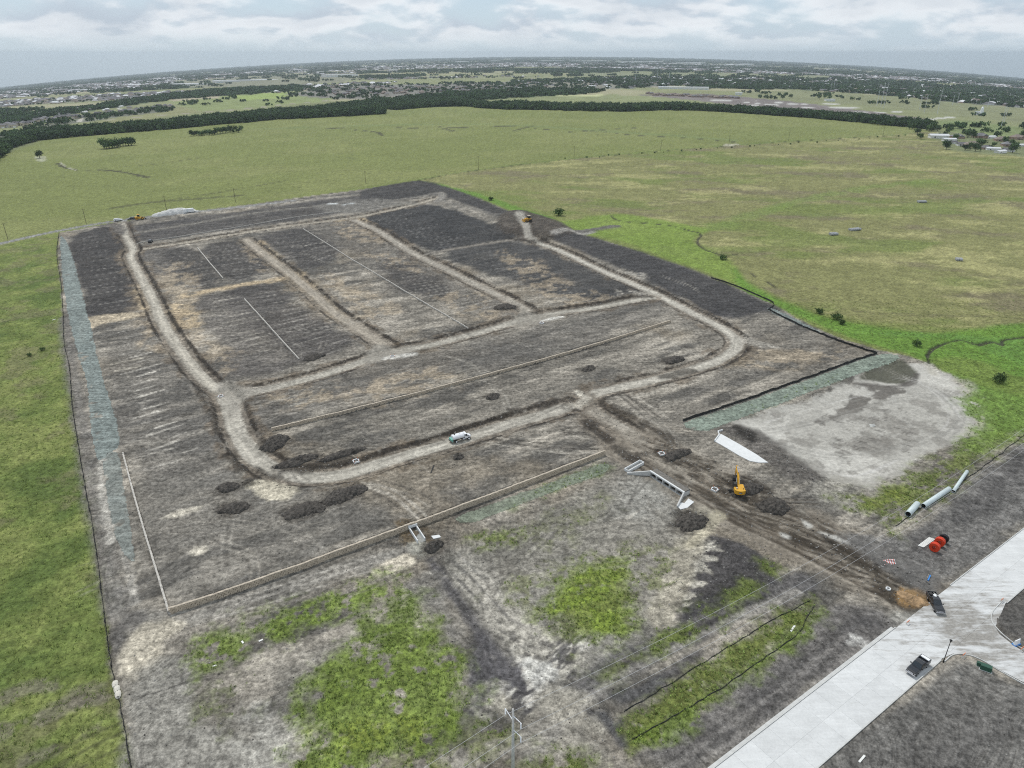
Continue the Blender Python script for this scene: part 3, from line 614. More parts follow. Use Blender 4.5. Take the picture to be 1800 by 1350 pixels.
weeds([(1110, 1290), (1200, 1240), (1300, 1175), (1420, 1090), (1450, 1075), (1400, 1130), (1300, 1200), (1180, 1290), (1120, 1315)], A(106, 126, 48), 0.8, 0.2, 1, .6)
weeds([(900, 1380), (930, 1340), (965, 1318), (1010, 1330), (1050, 1380)], A(100, 112, 50), 0.9, 0.3, 2)
weeds([(720, 1340), (800, 1320), (870, 1280), (900, 1290), (850, 1325), (780, 1370), (720, 1380)], A(116, 124, 62), 0.75, 0.4, 2)
weeds([(1470, 870), (1540, 862), (1620, 820), (1700, 790), (1770, 755), (1850, 720), (1850, 748), (1740, 800), (1660, 862), (1600, 915), (1560, 935), (1555, 905), (1500, 895)], A(110, 120, 62), 0.85, 0.35, 3)
weeds([(1700, 770), (1740, 745), (1800, 735), (1800, 760), (1750, 775)], A(112, 140, 60), 0.9, 0.15, 3)
weeds([(1520, 885), (1570, 862), (1600, 870), (1560, 895)], A(124, 136, 58), 0.8, 0.3, 3)
weeds([(1670, 790), (1720, 765), (1760, 762), (1720, 795)], A(114, 138, 60), 0.85, 0.25, 3)
weeds([(1690, 700), (1730, 680), (1800, 700), (1850, 735), (1740, 750)], A(112, 140, 62), 0.9, 0.2, 4)
weeds([(190, 1060), (178, 960), (165, 880), (150, 800), (156, 800), (172, 880), (188, 965), (200, 1060)], A(108, 112, 84), 0.5, 0.5, 1.0, 0.6, 0.4)
weeds([(880, 888), (960, 857), (1058, 817), (1064, 826), (980, 860), (900, 892)], A(104, 122, 70), 0.7, 0.3, 1, .6)
weeds([(1300, 722), (1380, 692), (1450, 664), (1480, 654), (1470, 664), (1390, 700), (1310, 728)], A(112, 132, 84), 0.55, 0.4, 1, .6)
# strip of bare ground along the left fence
stroke([(112, 560), (125, 650), (140, 740), (155, 830), (172, 920), (190, 1010), (205, 1080)], 5, A(122, 119, 115), 1.5, 1, 6, 0.7, 0.25)
stroke([(185, 800), (178, 840), (186, 890), (197, 950)], 2.0, A(180, 176, 168), 0.8, 1.4, 5, 0.8, 0.2)
stroke([(212, 960), (228, 1010), (236, 1060)], 1.6, A(166, 162, 155), 0.8, 1.0, 5, 0.7, 0.2)
# wandering tyre tracks over the bare ground
for i in range(230):
    random.seed(900 + i)
    cx, cy_ = random.uniform(220, 1560), random.uniform(420, 1010)
    q = at(cx, cy_)
    a = random.choice((DIRA, DIRA + math.pi / 2, random.uniform(0, 3.1))) + random.gauss(0, .18)
    L = random.uniform(10, 42); cv = random.gauss(0, .35)
    pts = [(q[0] + math.cos(a + cv * s) * L * s, q[1] + math.sin(a + cv * s) * L * s) for s in (-.5, 0, .5)]
    ii = np.argmin(np.abs(ROWS - q[1])) * NC + np.argmin(np.abs(UC - q[0] / (q[1] + 60)))
    if KIND[ii] not in (1, 2): continue
    c = random.choice((A(80, 77, 74), A(90, 87, 83), A(170, 165, 156), A(160, 154, 144)))
    kk = random.uniform(.2, .5)
    for o in ((-.95, .95) if random.random() < .7 else (0,)):
        stroke(pts, 0.55, c, 0.35, 0.5, 5, kk, 0.3, world=True, off=o, hole=0.2)
# curved machine tracks right of the white truck and on the lower left pad
for q in ([(860, 765), (920, 780), (1000, 790), (1060, 785)], [(850, 772), (930, 790), (1010, 800), (1055, 792)], [(990, 765), (1000, 755), (1030, 757), (1060, 775)], [(985, 772), (1000, 762), (1040, 770)],
          [(640, 850), (690, 870), (730, 905), (750, 925)], [(625, 848), (680, 872), (715, 905)], [(660, 845), (720, 868), (760, 895)], [(430, 855), (470, 850), (500, 868)], [(1060, 700), (1120, 700), (1160, 690)], [(1090, 690), (1120, 715), (1150, 745)], [(1100, 690), (1135, 712), (1175, 740)]):
    for o in (-1.1, 1.1): stroke(q, 0.7, random.choice((A(84, 80, 75), A(174, 168, 158))), 0.4, 0.6, 5, 0.75, 0.3, off=o, h=-0.1)
area([(440, 848), (475, 842), (500, 850), (530, 862), (500, 878), (470, 880), (445, 866)], A(196, 188, 170), 1, 2.2, 4, 0.85, 0.25, 1.2, hole=0.12)
stroke([(1018, 690), (1030, 700), (1010, 712)], 4, A(196, 190, 178), 1, 1.6, 3, 0.7, 0.3, hole=0.3)
for q, w in (([(445, 815), (470, 832), (500, 840)], 3), ([(900, 722), (940, 715), (1000, 700)], 5), ([(1000, 715), (1040, 745)], 7), ([(1085, 790), (1110, 805), (1140, 800)], 6), ([(500, 824), (560, 818), (610, 806)], 5), ([(405, 800), (425, 830), (440, 850)], 4), ([(340, 670), (360, 705), (385, 760)], 3.0), ([(1140, 520), (1090, 525), (1000, 543)], 4), ([(1165, 660), (1215, 650)], 5)):
    stroke(q, w * .8, A(74, 69, 63), 1, 2.2, 5, 0.75, 0.45, loose=1, streaky=False, h=0.25, hole=0.35)
for q in ([(1290, 595), (1320, 600), (1350, 610)], [(1110, 480), (1130, 487)], [(1060, 525), (1090, 512), (1125, 515)]):
    stroke(q, 7, A(166, 161, 152), 1.5, 4, 4, 0.8, 0.4, hole=0.5, streaky=False)
# spoil heap by the dozer
area([(870, 395), (885, 378), (915, 372), (945, 380), (985, 395), (1005, 412), (960, 420), (935, 422), (915, 418), (880, 412)], A(86, 80, 74), 3, 4, 8, 0.9, 0.4, 2.5, h=3.0, hsoft=9, loose=0.7)
area([(905, 380), (922, 380), (918, 395), (926, 402), (915, 400)], A(150, 146, 138), 2, 2, 6, 0.85, 0.3)
stroke([(912, 382), (922, 395), (926, 410), (928, 420)], 5, A(172, 167, 158), 1, 1, 6, 0.9, 0.3)
stroke([(975, 415), (1000, 408), (1020, 411), (1040, 408)], 6, A(160, 156, 150), 1.5, 2, 6, 0.9, 0.3)
stroke([(1020, 408), (1055, 402), (1082, 399)], 8, A(110, 106, 103), 1.5, 2, 6, 0.95, 0.35, h=0.5)
stroke([(895, 420), (940, 425), (970, 420)], 5, A(64, 60, 56), 1.5, 3, 5, 0.9, 0.4, loose=1)
HE = [((483, 779), 5, 4, 1.5, 'dark round dirt heap inside the front road bend'), ((604, 871), 6.5, 3.6, 1.3, 'wide dark dirt heap on the front pad'), ((535, 897), 5.5, 4.2, .9, 'flattened brown dirt heap left of the widest heap on the front pad'), ((413, 893), 4.2, 3, .9, 'low dark dirt heap below the road bend on the front pad'), ((400, 857), 3.6, 2.4, .8, 'small dark dirt heap just below the left road bend'),
      ((806, 804), 1.9, 1.5, .8, 'tiny dark dirt heap below the white tank truck'), ((867, 698), 3.2, 2.2, .8, 'small dark dirt heap in the middle of the second pad'), ((552, 629), 4.5, 3, 1, 'dark dirt heap at the foot of the short block wall'), ((1185, 634), 5, 3, 1.1, 'dark dirt heap inside the right road bend'), ((888, 540), 6, 4, 1.0, 'brown dirt heap beside the central junction'),
      ((1360, 891), 4.8, 3.4, 1.6, 'round black dirt heap right of the excavator'), ((1215, 918), 5.5, 3.2, 1.3, 'black dirt heap below the white mat by the culvert'), ((1035, 648), 4, 2, .6, 'faint brown dirt heap above the middle crossing'), ((762, 962), 2.6, 2.0, 1.2, 'dark spoil heap beside the concrete outlet trough'), ((1190, 800), 5, 2.6, 1.0, 'dark clod heap along the trench behind the culvert'), ((1315, 862), 5.5, 2.6, 1.2, 'dark spoil bank next to the excavator tracks'), ((520, 812), 7, 2.2, 1.0, 'dark windrow heap along the front road bend'), ((600, 800), 9, 1.8, .9, 'long dark windrow heap beside the front haul road')]
for i, (q, rx, ry, h_, lb) in enumerate(HE):
    c = at(*q); L = max(rx - ry, .5)
    stroke([(c[0] - ca_ * L, c[1] - sa_ * L), (c[0] + ca_ * L, c[1] + sa_ * L)], ry * 2.3, A(84, 79, 73), 1.0, 2.2, 3, 0.55, 0.5, loose=1, world=True, streaky=False, hole=0.2)
# terrace steps behind the retaining walls
WALLS = {'front': [(298, 1080), (420, 1040), (570, 985), (720, 930), (880, 870), (1000, 824), (1062, 800)],
         'middle': [(478, 758), (600, 728), (760, 688), (900, 650), (1000, 622), (1100, 592), (1178, 567)],
         'side': [(217, 800), (235, 868), (255, 938), (277, 1010), (298, 1080)],
         'lot_a': [(430, 527), (478, 580), (525, 632)], 'lot_b': [(533, 403), (620, 458), (720, 518), (822, 578)], 'lot_c': [(347, 436), (368, 462), (392, 490)], 'lot_d': [(240, 428), (400, 403), (520, 382), (600, 372)]}
def step_at(name, rise, reach, side):
    line = at_many(WALLS[name])
    idx = sub(line, reach * 3)
    sd, al, L = line_field(X[idx], Y[idx], line)
    s = sd * side - 0.15
    endf = sstep(0, 6, al) * sstep(0, 6, L - al)
    HGT[idx] += np.where(s > 0, rise * np.exp(-(s / reach) ** 2), 0) * endf
step_at('front', 1.5, 16, 1)
step_at('middle', 1.2, 14, 1)
step_at('side', 0.8, 10, 1)
step_at('lot_b', 0.5, 8, 1); step_at('lot_a', 0.5, 8, 1); step_at('lot_c', 0.4, 8, 1)
# fine relief
on = (KIND > 0)
HGT += np.where(on, 0.25 * (n3 - 0.5) + 0.35 * (n2 - 0.5), 0.35 * (n2 - 0.5))
HGT += LOOSE * 0.7 * np.abs(fbm(X, Y, 1.6, 4, 301, 0.6) - 0.5)
HGT += GREEN * 0.25 * (fbm(X, Y, 1.2, 3, 303, 0.7) - 0.5) * (Y < 400)
HGT += 0.9 * (n1 - 0.5) * (~on) * np.clip(Y / 300, 0.3, 6)
# grass is never pure green: dry stalks mix in
gsel = COLR[:, 1] > COLR[:, 2] * 1.25
lumv = COLR @ np.array([.3, .6, .1])
COLR[gsel] = COLR[gsel] * 0.92 + lumv[gsel, None] * np.array([1.03, 1.0, .82]) * 0.08
# sharp small-scale mottling everywhere: scratchy along the grading passes on the pads, rounder elsewhere
mo = fbm(X, Y, 1.1, 3, 321, 0.8)
scr = fbm(UA / 7.0, UB, 1.5, 3, 323, 0.75); scr2 = fbm(UA / 12.0, UB, 3.6, 3, 325, 0.6)
swirl = fbm(X, Y, 40, 2, 327); th = swirl * 9.0
scr3 = fbm((X * np.cos(th) + Y * np.sin(th)) / 6.0, -X * np.sin(th) + Y * np.cos(th), 1.6, 2, 329, 0.7)
COLR *= np.where(KIND[:, None] > 0, np.array([1.005, 1.0, 0.975]), 1.0)
GRAIN = np.ones(NV); GRAIN[KIND == 3] = 0.4; GRAIN[KIND == 2] = 0.65; GRAIN[KIND == 0] = 0.8
SCRATCH = np.zeros(NV)
pad = (KIND == 1) & (GREEN < .3)
front = sstep(190, 140, Y)                       # the foreground is churned, the pads are graded
f1_ = 1 + 0.65 * (scr - 0.5) * (1 - 0.75 * front) + 0.35 * (scr2 - 0.5) * (1 - front) + 0.65 * (scr3 - 0.5) * (0.6 + 0.5 * front) + 0.6 * (mo - 0.5)
SCRATCH[pad] = (1 - 0.55 * front)[pad]
f0_ = 1 + 0.6 * (mo - 0.5) * GRAIN
COLR *= np.where(pad, f1_, f0_)[:, None]
HGT += np.where(pad, 0.22 * (scr - 0.5) + 0.2 * (scr3 - .5), 0)
for q, w in (([(1330, 760), (1450, 735), (1580, 700), (1680, 690)], 1.2), ([(1360, 780), (1480, 800), (1600, 780), (1690, 740)], 1.0), ([(1560, 660), (1640, 680), (1690, 730), (1660, 770)], 1.6), ([(1580, 655), (1660, 690), (1700, 740)], 0.8), ([(1340, 745), (1460, 710), (1540, 690)], .8), ([(1430, 815), (1500, 830), (1580, 800)], 1.0), ([(1600, 660), (1650, 700), (1660, 740), (1620, 770)], .7)):
    for o in (-1.0, 1.0): stroke(q, w * .6, random.choice((A(150, 147, 140), A(206, 203, 197))), 0.4, 0.7, 8, 0.55, 0.3, off=o)
# level bed for the concrete street, and its frame
RT = math.radians(34.6); RO = np.array([33.95, 78.35]); RD = np.array([math.cos(RT), math.sin(RT)]); RN = np.array([RD[1], -RD[0]])
RWID = 9.6
SIDE_PX = [(1660, 1160), (1675, 1149), (1700, 1149), (1725, 1158), (1755, 1176), (1800, 1200), (1870, 1236), (1915, 1204), (1800, 1146), (1781, 1134), (1756, 1114), (1744, 1092), (1746, 1076), (1762, 1058)]
def flatten(poly, level=-0.07):
    line = np.asarray(poly); idx = sub(line, 3)
    sd = poly_sdf(X[idx], Y[idx], line)
    m = sstep(-1.2, 0.2, sd)
    HGT[idx] = HGT[idx] * (1 - m) + level * m
def rp(s, n): return RO + RD * s + RN * n
flatten([rp(-70, -.9), rp(260, -.9), rp(260, RWID + .3), rp(-70, RWID + .3)])
flatten(at_many(SIDE_PX))
# ------------------------------------------------------------------ the far plain
EDGE = at_many([(-400, 330), (-150, 305), (0, 276), (20, 258), (60, 246), (100, 240), (200, 234), (300, 225), (400, 215), (500, 208), (600, 203), (676, 198), (690, 191), (760, 187), (825, 186), (850, 190), (1000, 194), (1100, 195), (1200, 193), (1300, 198), (1400, 205), (1500, 213), (1600, 224), (1645, 232), (1660, 262), (1700, 270), (1800, 276), (1900, 285), (2200, 300)])
eu = EDGE[:, 0] / EDGE[:, 1]; o = np.argsort(eu)
YB = np.interp(X / np.maximum(Y, 1), eu[o], EDGE[o, 1])
FAR = Y > YB + 4
KIND[FAR] = 4
WOOD = np.zeros(NV); TOWN = np.zeros(NV)
fi = np.nonzero(FAR)[0]
x, y = X[fi], Y[fi]
sc = np.clip(y / 2500, 1, 4)
w1 = fbm(x / 2.0, y, 420, 5, 401, 0.6); w2 = fbm(x / 3.0, y, 1500, 4, 402, 0.55); w3 = fbm(x / 1.5, y, 60, 4, 403, 0.65)
wd = sstep(0.55, 0.62, w1 * 0.55 + w2 * 0.45 + 0.10 * (w3 - 0.5))
c = A(136, 140, 100)[None, :] * (1 + 0.5 * (w3[:, None] - 0.5))
dryk = sstep(0.52, 0.62, fbm(x / 2.5, y, 300, 4, 405))[:, None]
c = c * (1 - 0.6 * dryk) + A(176, 168, 140)[None, :] * 0.6 * dryk
tw = sstep(0.46, 0.56, fbm(x / 2.5, y, 900, 4, 407)) * (y > 2600)
c = c * (1 - 0.55 * tw[:, None]) + A(132, 130, 124)[None, :] * 0.55 * tw[:, None]
c = c * (1 - wd[:, None]) + (A(74, 88, 66)[None, :] * (1 + 0.6 * (w3[:, None] - 0.5))) * wd[:, None]
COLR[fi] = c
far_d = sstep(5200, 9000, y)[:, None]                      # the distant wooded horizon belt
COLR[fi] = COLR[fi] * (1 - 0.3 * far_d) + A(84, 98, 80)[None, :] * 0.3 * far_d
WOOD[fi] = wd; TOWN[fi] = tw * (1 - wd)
def fland(px, col, wood=None, town=None, k=1.0, rag=14, soft=8, grain=0.25, gs=40, hole=0.0):
    idx, m, sd = area(px, col, soft, rag, 90, k, grain, gs, hole=hole, hscale=60, smooth=False)
    m = m * FAR[idx]
    if wood is not None: WOOD[idx] = WOOD[idx] * (1 - m) + wood * m
    if town is not None: TOWN[idx] = TOWN[idx] * (1 - m) + town * m
def fstroke(px, w, col, k=0.9, rag=3):
    idx, m, sd, al = stroke(px, w, col, 3, rag, 40, k, 0.2)
    WOOD[idx] *= (1 - np.clip(m * 1.5, 0, 1)); TOWN[idx] *= (1 - np.clip(m * 1.5, 0, 1))
olive = A(128, 134, 94)
fland([(-80, 262), (0, 255), (60, 232), (140, 222), (200, 214), (310, 205), (420, 195), (560, 182), (680, 175), (760, 172), (700, 186), (680, 196), (500, 205), (300, 222), (100, 238), (0, 272), (-80, 290)], olive, 0, 0)
fland([(140, 222), (200, 208), (300, 190), (325, 188), (350, 196), (250, 212)], A(140, 140, 100), 0, 0)
fland([(290, 178), (320, 170), (400, 165), (470, 163), (560, 160), (600, 166), (580, 178), (500, 184), (420, 192), (350, 194)], A(136, 146, 96), 0.03, 0)
fland([(400, 168), (440, 166), (510, 163), (500, 172), (430, 176)], A(150, 168, 92), 0, 0, 0.8)
fland([(290, 175), (350, 168), (390, 166), (385, 172), (310, 178)], A(178, 166, 144), 0, 0, 0.9)
fland([(-60, 212), (60, 200), (180, 186), (290, 168), (380, 158), (520, 152), (560, 156), (440, 165), (290, 176), (200, 190), (90, 205), (-60, 235)], A(66, 84, 58), 1, 0.0)
fland([(-100, 255), (40, 228), (100, 214), (300, 188), (305, 194), (150, 214), (70, 228), (-80, 262)], A(120, 122, 108), 0.25, 0.0)
fland([(500, 166), (570, 154), (640, 149), (760, 148), (900, 143), (900, 160), (760, 168), (640, 174), (560, 172)], A(128, 126, 118), 0.08, 0)
fland([(640, 178), (700, 174), (760, 168), (900, 158), (1000, 155), (1060, 160), (1000, 168), (900, 172), (830, 178), (760, 184), (690, 192)], A(64, 82, 56), 1, 0)
fland([(690, 193), (760, 185), (825, 179), (830, 184), (800, 186), (720, 190)], A(66, 84, 58), 1, 0)
fland([(850, 178), (900, 172), (1000, 168), (1080, 166), (1200, 172), (1330, 185), (1280, 188), (1180, 181), (1000, 181), (850, 182)], A(138, 144, 102), 0, 0)
fland([(965, 167), (1060, 166), (1075, 168), (990, 169)], A(198, 200, 152), 0, 0, 0.9, 6, 4)
fland([(1120, 166), (1250, 166), (1340, 173), (1420, 182), (1520, 194), (1640, 210), (1600, 213), (1480, 204), (1380, 192), (1300, 186), (1200, 174)], A(128, 120, 116), 0, 0)
for q in ([(1250, 176), (1300, 178), (1365, 186)], [(1310, 186), (1400, 183), (1480, 183)], [(1370, 191), (1450, 189), (1525, 190)], [(1420, 197), (1500, 198), (1580, 196)], [(1330, 178), (1420, 184)], [(1560, 208), (1620, 210), (1680, 206)]):
    fstroke(q, 14, A(206, 204, 198))
fland([(1290, 160), (1420, 160), (1520, 166), (1650, 178), (1820, 193), (1850, 225), (1720, 208), (1600, 194), (1480, 182), (1340, 172)], A(134, 137, 102), 0.02, 0)
fland([(1640, 212), (1700, 212), (1850, 232), (1850, 252), (1720, 240), (1660, 228)], A(126, 138, 92), 0.05, 0)
fland([(1620, 238), (1660, 232), (1720, 238), (1850, 250), (1900, 285), (1780, 272), (1700, 268)], A(122, 128, 92), 0.05, 0)
fland([(1350, 133), (1500, 138), (1650, 150), (1800, 165), (1850, 170), (1850, 195), (1700, 182), (1560, 168), (1420, 158), (1340, 150)], A(98, 104, 94), 0.42, 0.5)
fland([(900, 143), (1130, 135), (1350, 134), (1350, 152), (1200, 150), (1060, 158), (900, 160)], A(104, 108, 96), 0.4, 0.45)
fland([(1020, 128), (1350, 130), (1480, 135), (1440, 140), (1300, 136), (1020, 135)], A(134, 138, 106), 0.02, 0)
fland([(905, 150), (1000, 144), (1110, 150), (1080, 158), (960, 158)], A(136, 134, 120), 0.1, 0)
fland([(300, 143), (420, 136), (520, 130), (640, 134), (600, 145), (450, 152), (330, 154)], A(134, 134, 112), 0, 0)
for q, w in (([(150, 214), (250, 206), (420, 192), (560, 178), (640, 173), (760, 168)], 14), ([(1150, 153), (1280, 156)], 20), ([(60, 182), (130, 170)], 30), ([(175, 165), (250, 157)], 40)):
    fstroke(q, w, A(158, 150, 138), 0.8)
fstroke([(138, 214), (144, 208), (152, 205)], 7, A(196, 190, 178)); fstroke([(196, 184), (212, 192)], 6, A(190, 188, 180))
for q in ([(920, 109), (1060, 107), (1170, 110)], [(1010, 112), (1120, 113)], [(1180, 112), (1245, 114)], [(1265, 114), (1320, 116)], [(1460, 123), (1560, 129)]):
    fstroke(q, 160, A(206, 196, 176), 0.7, 30)
WOOD[~FAR] = 0; TOWN[~FAR] = 0

# lay the land sheets
Z = base_z(X, Y) + HGT
def gsample(arr, x, y):
    r = np.interp(y, ROWS, np.arange(NR)); u = x / (y + 60.0)
    c = np.interp(u, UC, np.arange(NC))
    r0 = np.clip(np.floor(r).astype(int), 0, NR - 2); c0 = np.clip(np.floor(c).astype(int), 0, NC - 2)
    fr, fc = r - r0, c - c0
    g = arr.reshape(NR, NC)
    return (g[r0, c0] * (1 - fc) + g[r0, c0 + 1] * fc) * (1 - fr) + (g[r0 + 1, c0] * (1 - fc) + g[r0 + 1, c0 + 1] * fc) * fr
def gz(x, y): return float(gsample(Z, np.array([x]), np.array([y]))[0])
def spot(px, py):
    """the point of the real ground seen at this place in the photograph"""
    h = 0.0
    for _ in range(3):
        q = at(px, py, h)
        h = gz(*q) - float(base_z(np.array(q[0]), np.array(q[1])))
    return Vector((q[0], q[1], gz(*q)))
def spots(pts): return [spot(*p) for p in pts]

def nodes_of(name):
    m = bpy.data.materials.new(name); m.use_nodes = True
    nt = m.node_tree; nt.nodes.clear()
    return m, nt
def lk(nt, a, b): nt.links.new(a, b)
def land_material():
    m, nt = nodes_of('land_surface')
    N = nt.nodes.new
    o = N('ShaderNodeOutputMaterial'); b = N('ShaderNodeBsdfPrincipled'); lk(nt, b.outputs[0], o.inputs[0])
    at_ = N('ShaderNodeAttribute'); at_.attribute_name = 'Col'
    al = N('ShaderNodeAttribute'); al.attribute_name = 'rough_amount'
    g = N('ShaderNodeNewGeometry')
    def noise(s, d, r=0.6):
        n = N('ShaderNodeTexNoise'); lk(nt, g.outputs['Position'], n.inputs['Vector'])
        n.inputs['Scale'].default_value = s; n.inputs['Detail'].default_value = d; n.inputs['Roughness'].default_value = r
        return n.outputs['Fac']
    f1, f2, f3 = noise(0.9, 6, 0.7), noise(3.2, 3, 0.6), noise(0.22, 5, 0.6)
    def rng(v, a, b_):
        n = N('ShaderNodeMapRange'); lk(nt, v, n.inputs[0]); n.inputs[1].default_value = 0.28; n.inputs[2].default_value = 0.72; n.inputs[3].default_value = a; n.inputs[4].default_value = b_
        return n.outputs[0]
    def mul(a, c_):
        n = N('ShaderNodeMath'); n.operation = 'MULTIPLY'; lk(nt, a, n.inputs[0]); lk(nt, c_, n.inputs[1]); return n.outputs[0]
    def rng2(v, lo, hi, a, b_):
        n = N('ShaderNodeMapRange'); lk(nt, v, n.inputs[0]); n.inputs[1].default_value = lo; n.inputs[2].default_value = hi; n.inputs[3].default_value = a; n.inputs[4].default_value = b_
        return n.outputs[0]
    fac = mul(mul(rng2(f1, .36, .64, 0.56, 1.44), rng2(f2, .36, .64, 0.80, 1.20)), rng2(f3, .36, .64, 0.84, 1.16))
    mp = N('ShaderNodeMapping'); lk(nt, g.outputs['Position'], mp.inputs[0]); mp.inputs['Rotation'].default_value = (0, 0, -DIRA); mp.inputs['Scale'].default_value = (0.11, 1.0, 1.0)
    ns = N('ShaderNodeTexNoise'); lk(nt, mp.outputs[0], ns.inputs['Vector']); ns.inputs['Scale'].default_value = 0.75; ns.inputs['Detail'].default_value = 6; ns.inputs['Roughness'].default_value = 0.72; ns.inputs['Distortion'].default_value = 0.4
    asx = N('ShaderNodeAttribute'); asx.attribute_name = 'scratch'
    ms = N('ShaderNodeMix'); ms.data_type = 'FLOAT'; lk(nt, asx.outputs['Fac'], ms.inputs[0]); ms.inputs[2].default_value = 1.0; lk(nt, rng2(ns.outputs['Fac'], .36, .64, 0.72, 1.28), ms.inputs[3])
    fac = mul(fac, ms.outputs[0])
    ag = N('ShaderNodeAttribute'); ag.attribute_name = 'grain'
    mg = N('ShaderNodeMix'); mg.data_type = 'FLOAT'; lk(nt, ag.outputs['Fac'], mg.inputs[0]); mg.inputs[2].default_value = 1.0; lk(nt, fac, mg.inputs[3]); fac = mg.outputs[0]
    v = N('ShaderNodeVectorMath'); v.operation = 'SCALE'; lk(nt, at_.outputs['Color'], v.inputs[0]); lk(nt, fac, v.inputs['Scale'])
    lk(nt, v.outputs[0], b.inputs['Base Color'])
    b.inputs['Roughness'].default_value = 0.95
    b.inputs['Specular IOR Level'].default_value = 0.15
    hsum = N('ShaderNodeMath'); hsum.operation = 'ADD'; lk(nt, f1, hsum.inputs[0]); lk(nt, rng(f2, 0, 0.3), hsum.inputs[1])
    bp = N('ShaderNodeBump'); lk(nt, hsum.outputs[0], bp.inputs['Height']); bp.inputs['Distance'].default_value = 0.8
    lk(nt, al.outputs['Fac'], bp.inputs['Strength'])
    lk(nt, bp.outputs[0], b.inputs['Normal'])
    return m
LAND = land_material()
ZG = Z.reshape(NR, NC)
def grid_normals():
    P = np.stack([GX, GY, ZG], 2)
    du = np.empty_like(P); dv = np.empty_like(P)
    du[:, 1:-1] = P[:, 2:] - P[:, :-2]; du[:, 0] = P[:, 1] - P[:, 0]; du[:, -1] = P[:, -1] - P[:, -2]
    dv[1:-1] = P[2:] - P[:-2]; dv[0] = P[1] - P[0]; dv[-1] = P[-1] - P[-2]
    n = np.cross(du, dv); n /= np.linalg.norm(n, axis=2, keepdims=True)
    return n.reshape(-1, 3)
NRM = grid_normals()
ii = np.arange(NV).reshape(NR, NC)
QUADS = np.stack([ii[:-1, :-1], ii[:-1, 1:], ii[1:, 1:], ii[1:, :-1]], 2).reshape(-1, 4)
QK = KIND[QUADS].max(1)
QK = np.where((KIND[QUADS] == 4).any(1) & ~(KIND[QUADS] == 4).all(1), 0, QK)
ROUGH = np.clip(0.35 + LOOSE * 0.5 + GREEN * 0.25, 0, 1)
ROUGH[FAR] = 0.1
def sheet(name, quads, lift=0.0, mat=LAND, colr=None):
    used = np.unique(quads)
    remap = np.full(NV, -1, np.int64); remap[used] = np.arange(len(used))
    q = remap[quads]
    me = bpy.data.meshes.new(name)
    me.vertices.add(len(used)); me.loops.add(q.size); me.polygons.add(len(q))
    co = np.stack([X[used], Y[used], Z[used] + lift], 1).astype(np.float32)
    me.vertices.foreach_set('co', co.ravel())
    me.loops.foreach_set('vertex_index', q.ravel().astype(np.int32))
    me.polygons.foreach_set('loop_start', (np.arange(len(q)) * 4).astype(np.int32))
    me.polygons.foreach_set('use_smooth', np.ones(len(q), bool))
    me.update()
    ca = me.color_attributes.new('Col', 'FLOAT_COLOR', 'POINT')
    cc = np.ones((len(used), 4), np.float32); cc[:, :3] = np.clip(COLR[used] if colr is None else colr[used], 0.005, 0.9)
    ca.data.foreach_set('color', cc.ravel())
    ra = me.attributes.new('rough_amount', 'FLOAT', 'POINT'); ra.data.foreach_set('value', ROUGH[used].astype(np.float32))
    sx = me.attributes.new('scratch', 'FLOAT', 'POINT'); sx.data.foreach_set('value', SCRATCH[used].astype(np.float32))
    rg = me.attributes.new('grain', 'FLOAT', 'POINT'); rg.data.foreach_set('value', GRAIN[used].astype(np.float32))
    me.normals_split_custom_set_from_vertices(NRM[used].astype(np.float32))
    me.materials.append(mat)
    ob = bpy.data.objects.new(name, me); COL.objects.link(ob)
    return ob
for kd, nm in enumerate(('meadow', 'graded_soil', 'haul_road', 'pond_bed', 'far_plain')):
    s = sheet(nm, QUADS[QK == kd]); s['kind'] = 'structure'

def haze_box():
    m, nt = nodes_of('haze_air')
    o = nt.nodes.new('ShaderNodeOutputMaterial'); v = nt.nodes.new('ShaderNodeVolumePrincipled')
    v.inputs['Color'].default_value = (0.83, 0.93, 1.0, 1); v.inputs['Density'].default_value = 5.2e-5; v.inputs['Anisotropy'].default_value = 0.5
    lk(nt, v.outputs[0], o.inputs['Volume'])
    me = bpy.data.meshes.new('haze')
    a, b, c = 39000, 26500, (float(Z.min()) - 60, CAMH + 45)
    vs = [(sx * a, yy, zz) for zz in c for yy in (-400, b) for sx in (-1, 1)]
    me.from_pydata(vs, [], [(0, 2, 3, 1), (4, 5, 7, 6), (0, 1, 5, 4), (2, 6, 7, 3), (0, 4, 6, 2), (1, 3, 7, 5)])
    me.materials.append(m)
    ob = bpy.data.objects.new('haze', me); ob['kind'] = 'stuff'; COL.objects.link(ob)
    ob['label'] = 'pale blue summer haze over the distant plain'
haze_box()
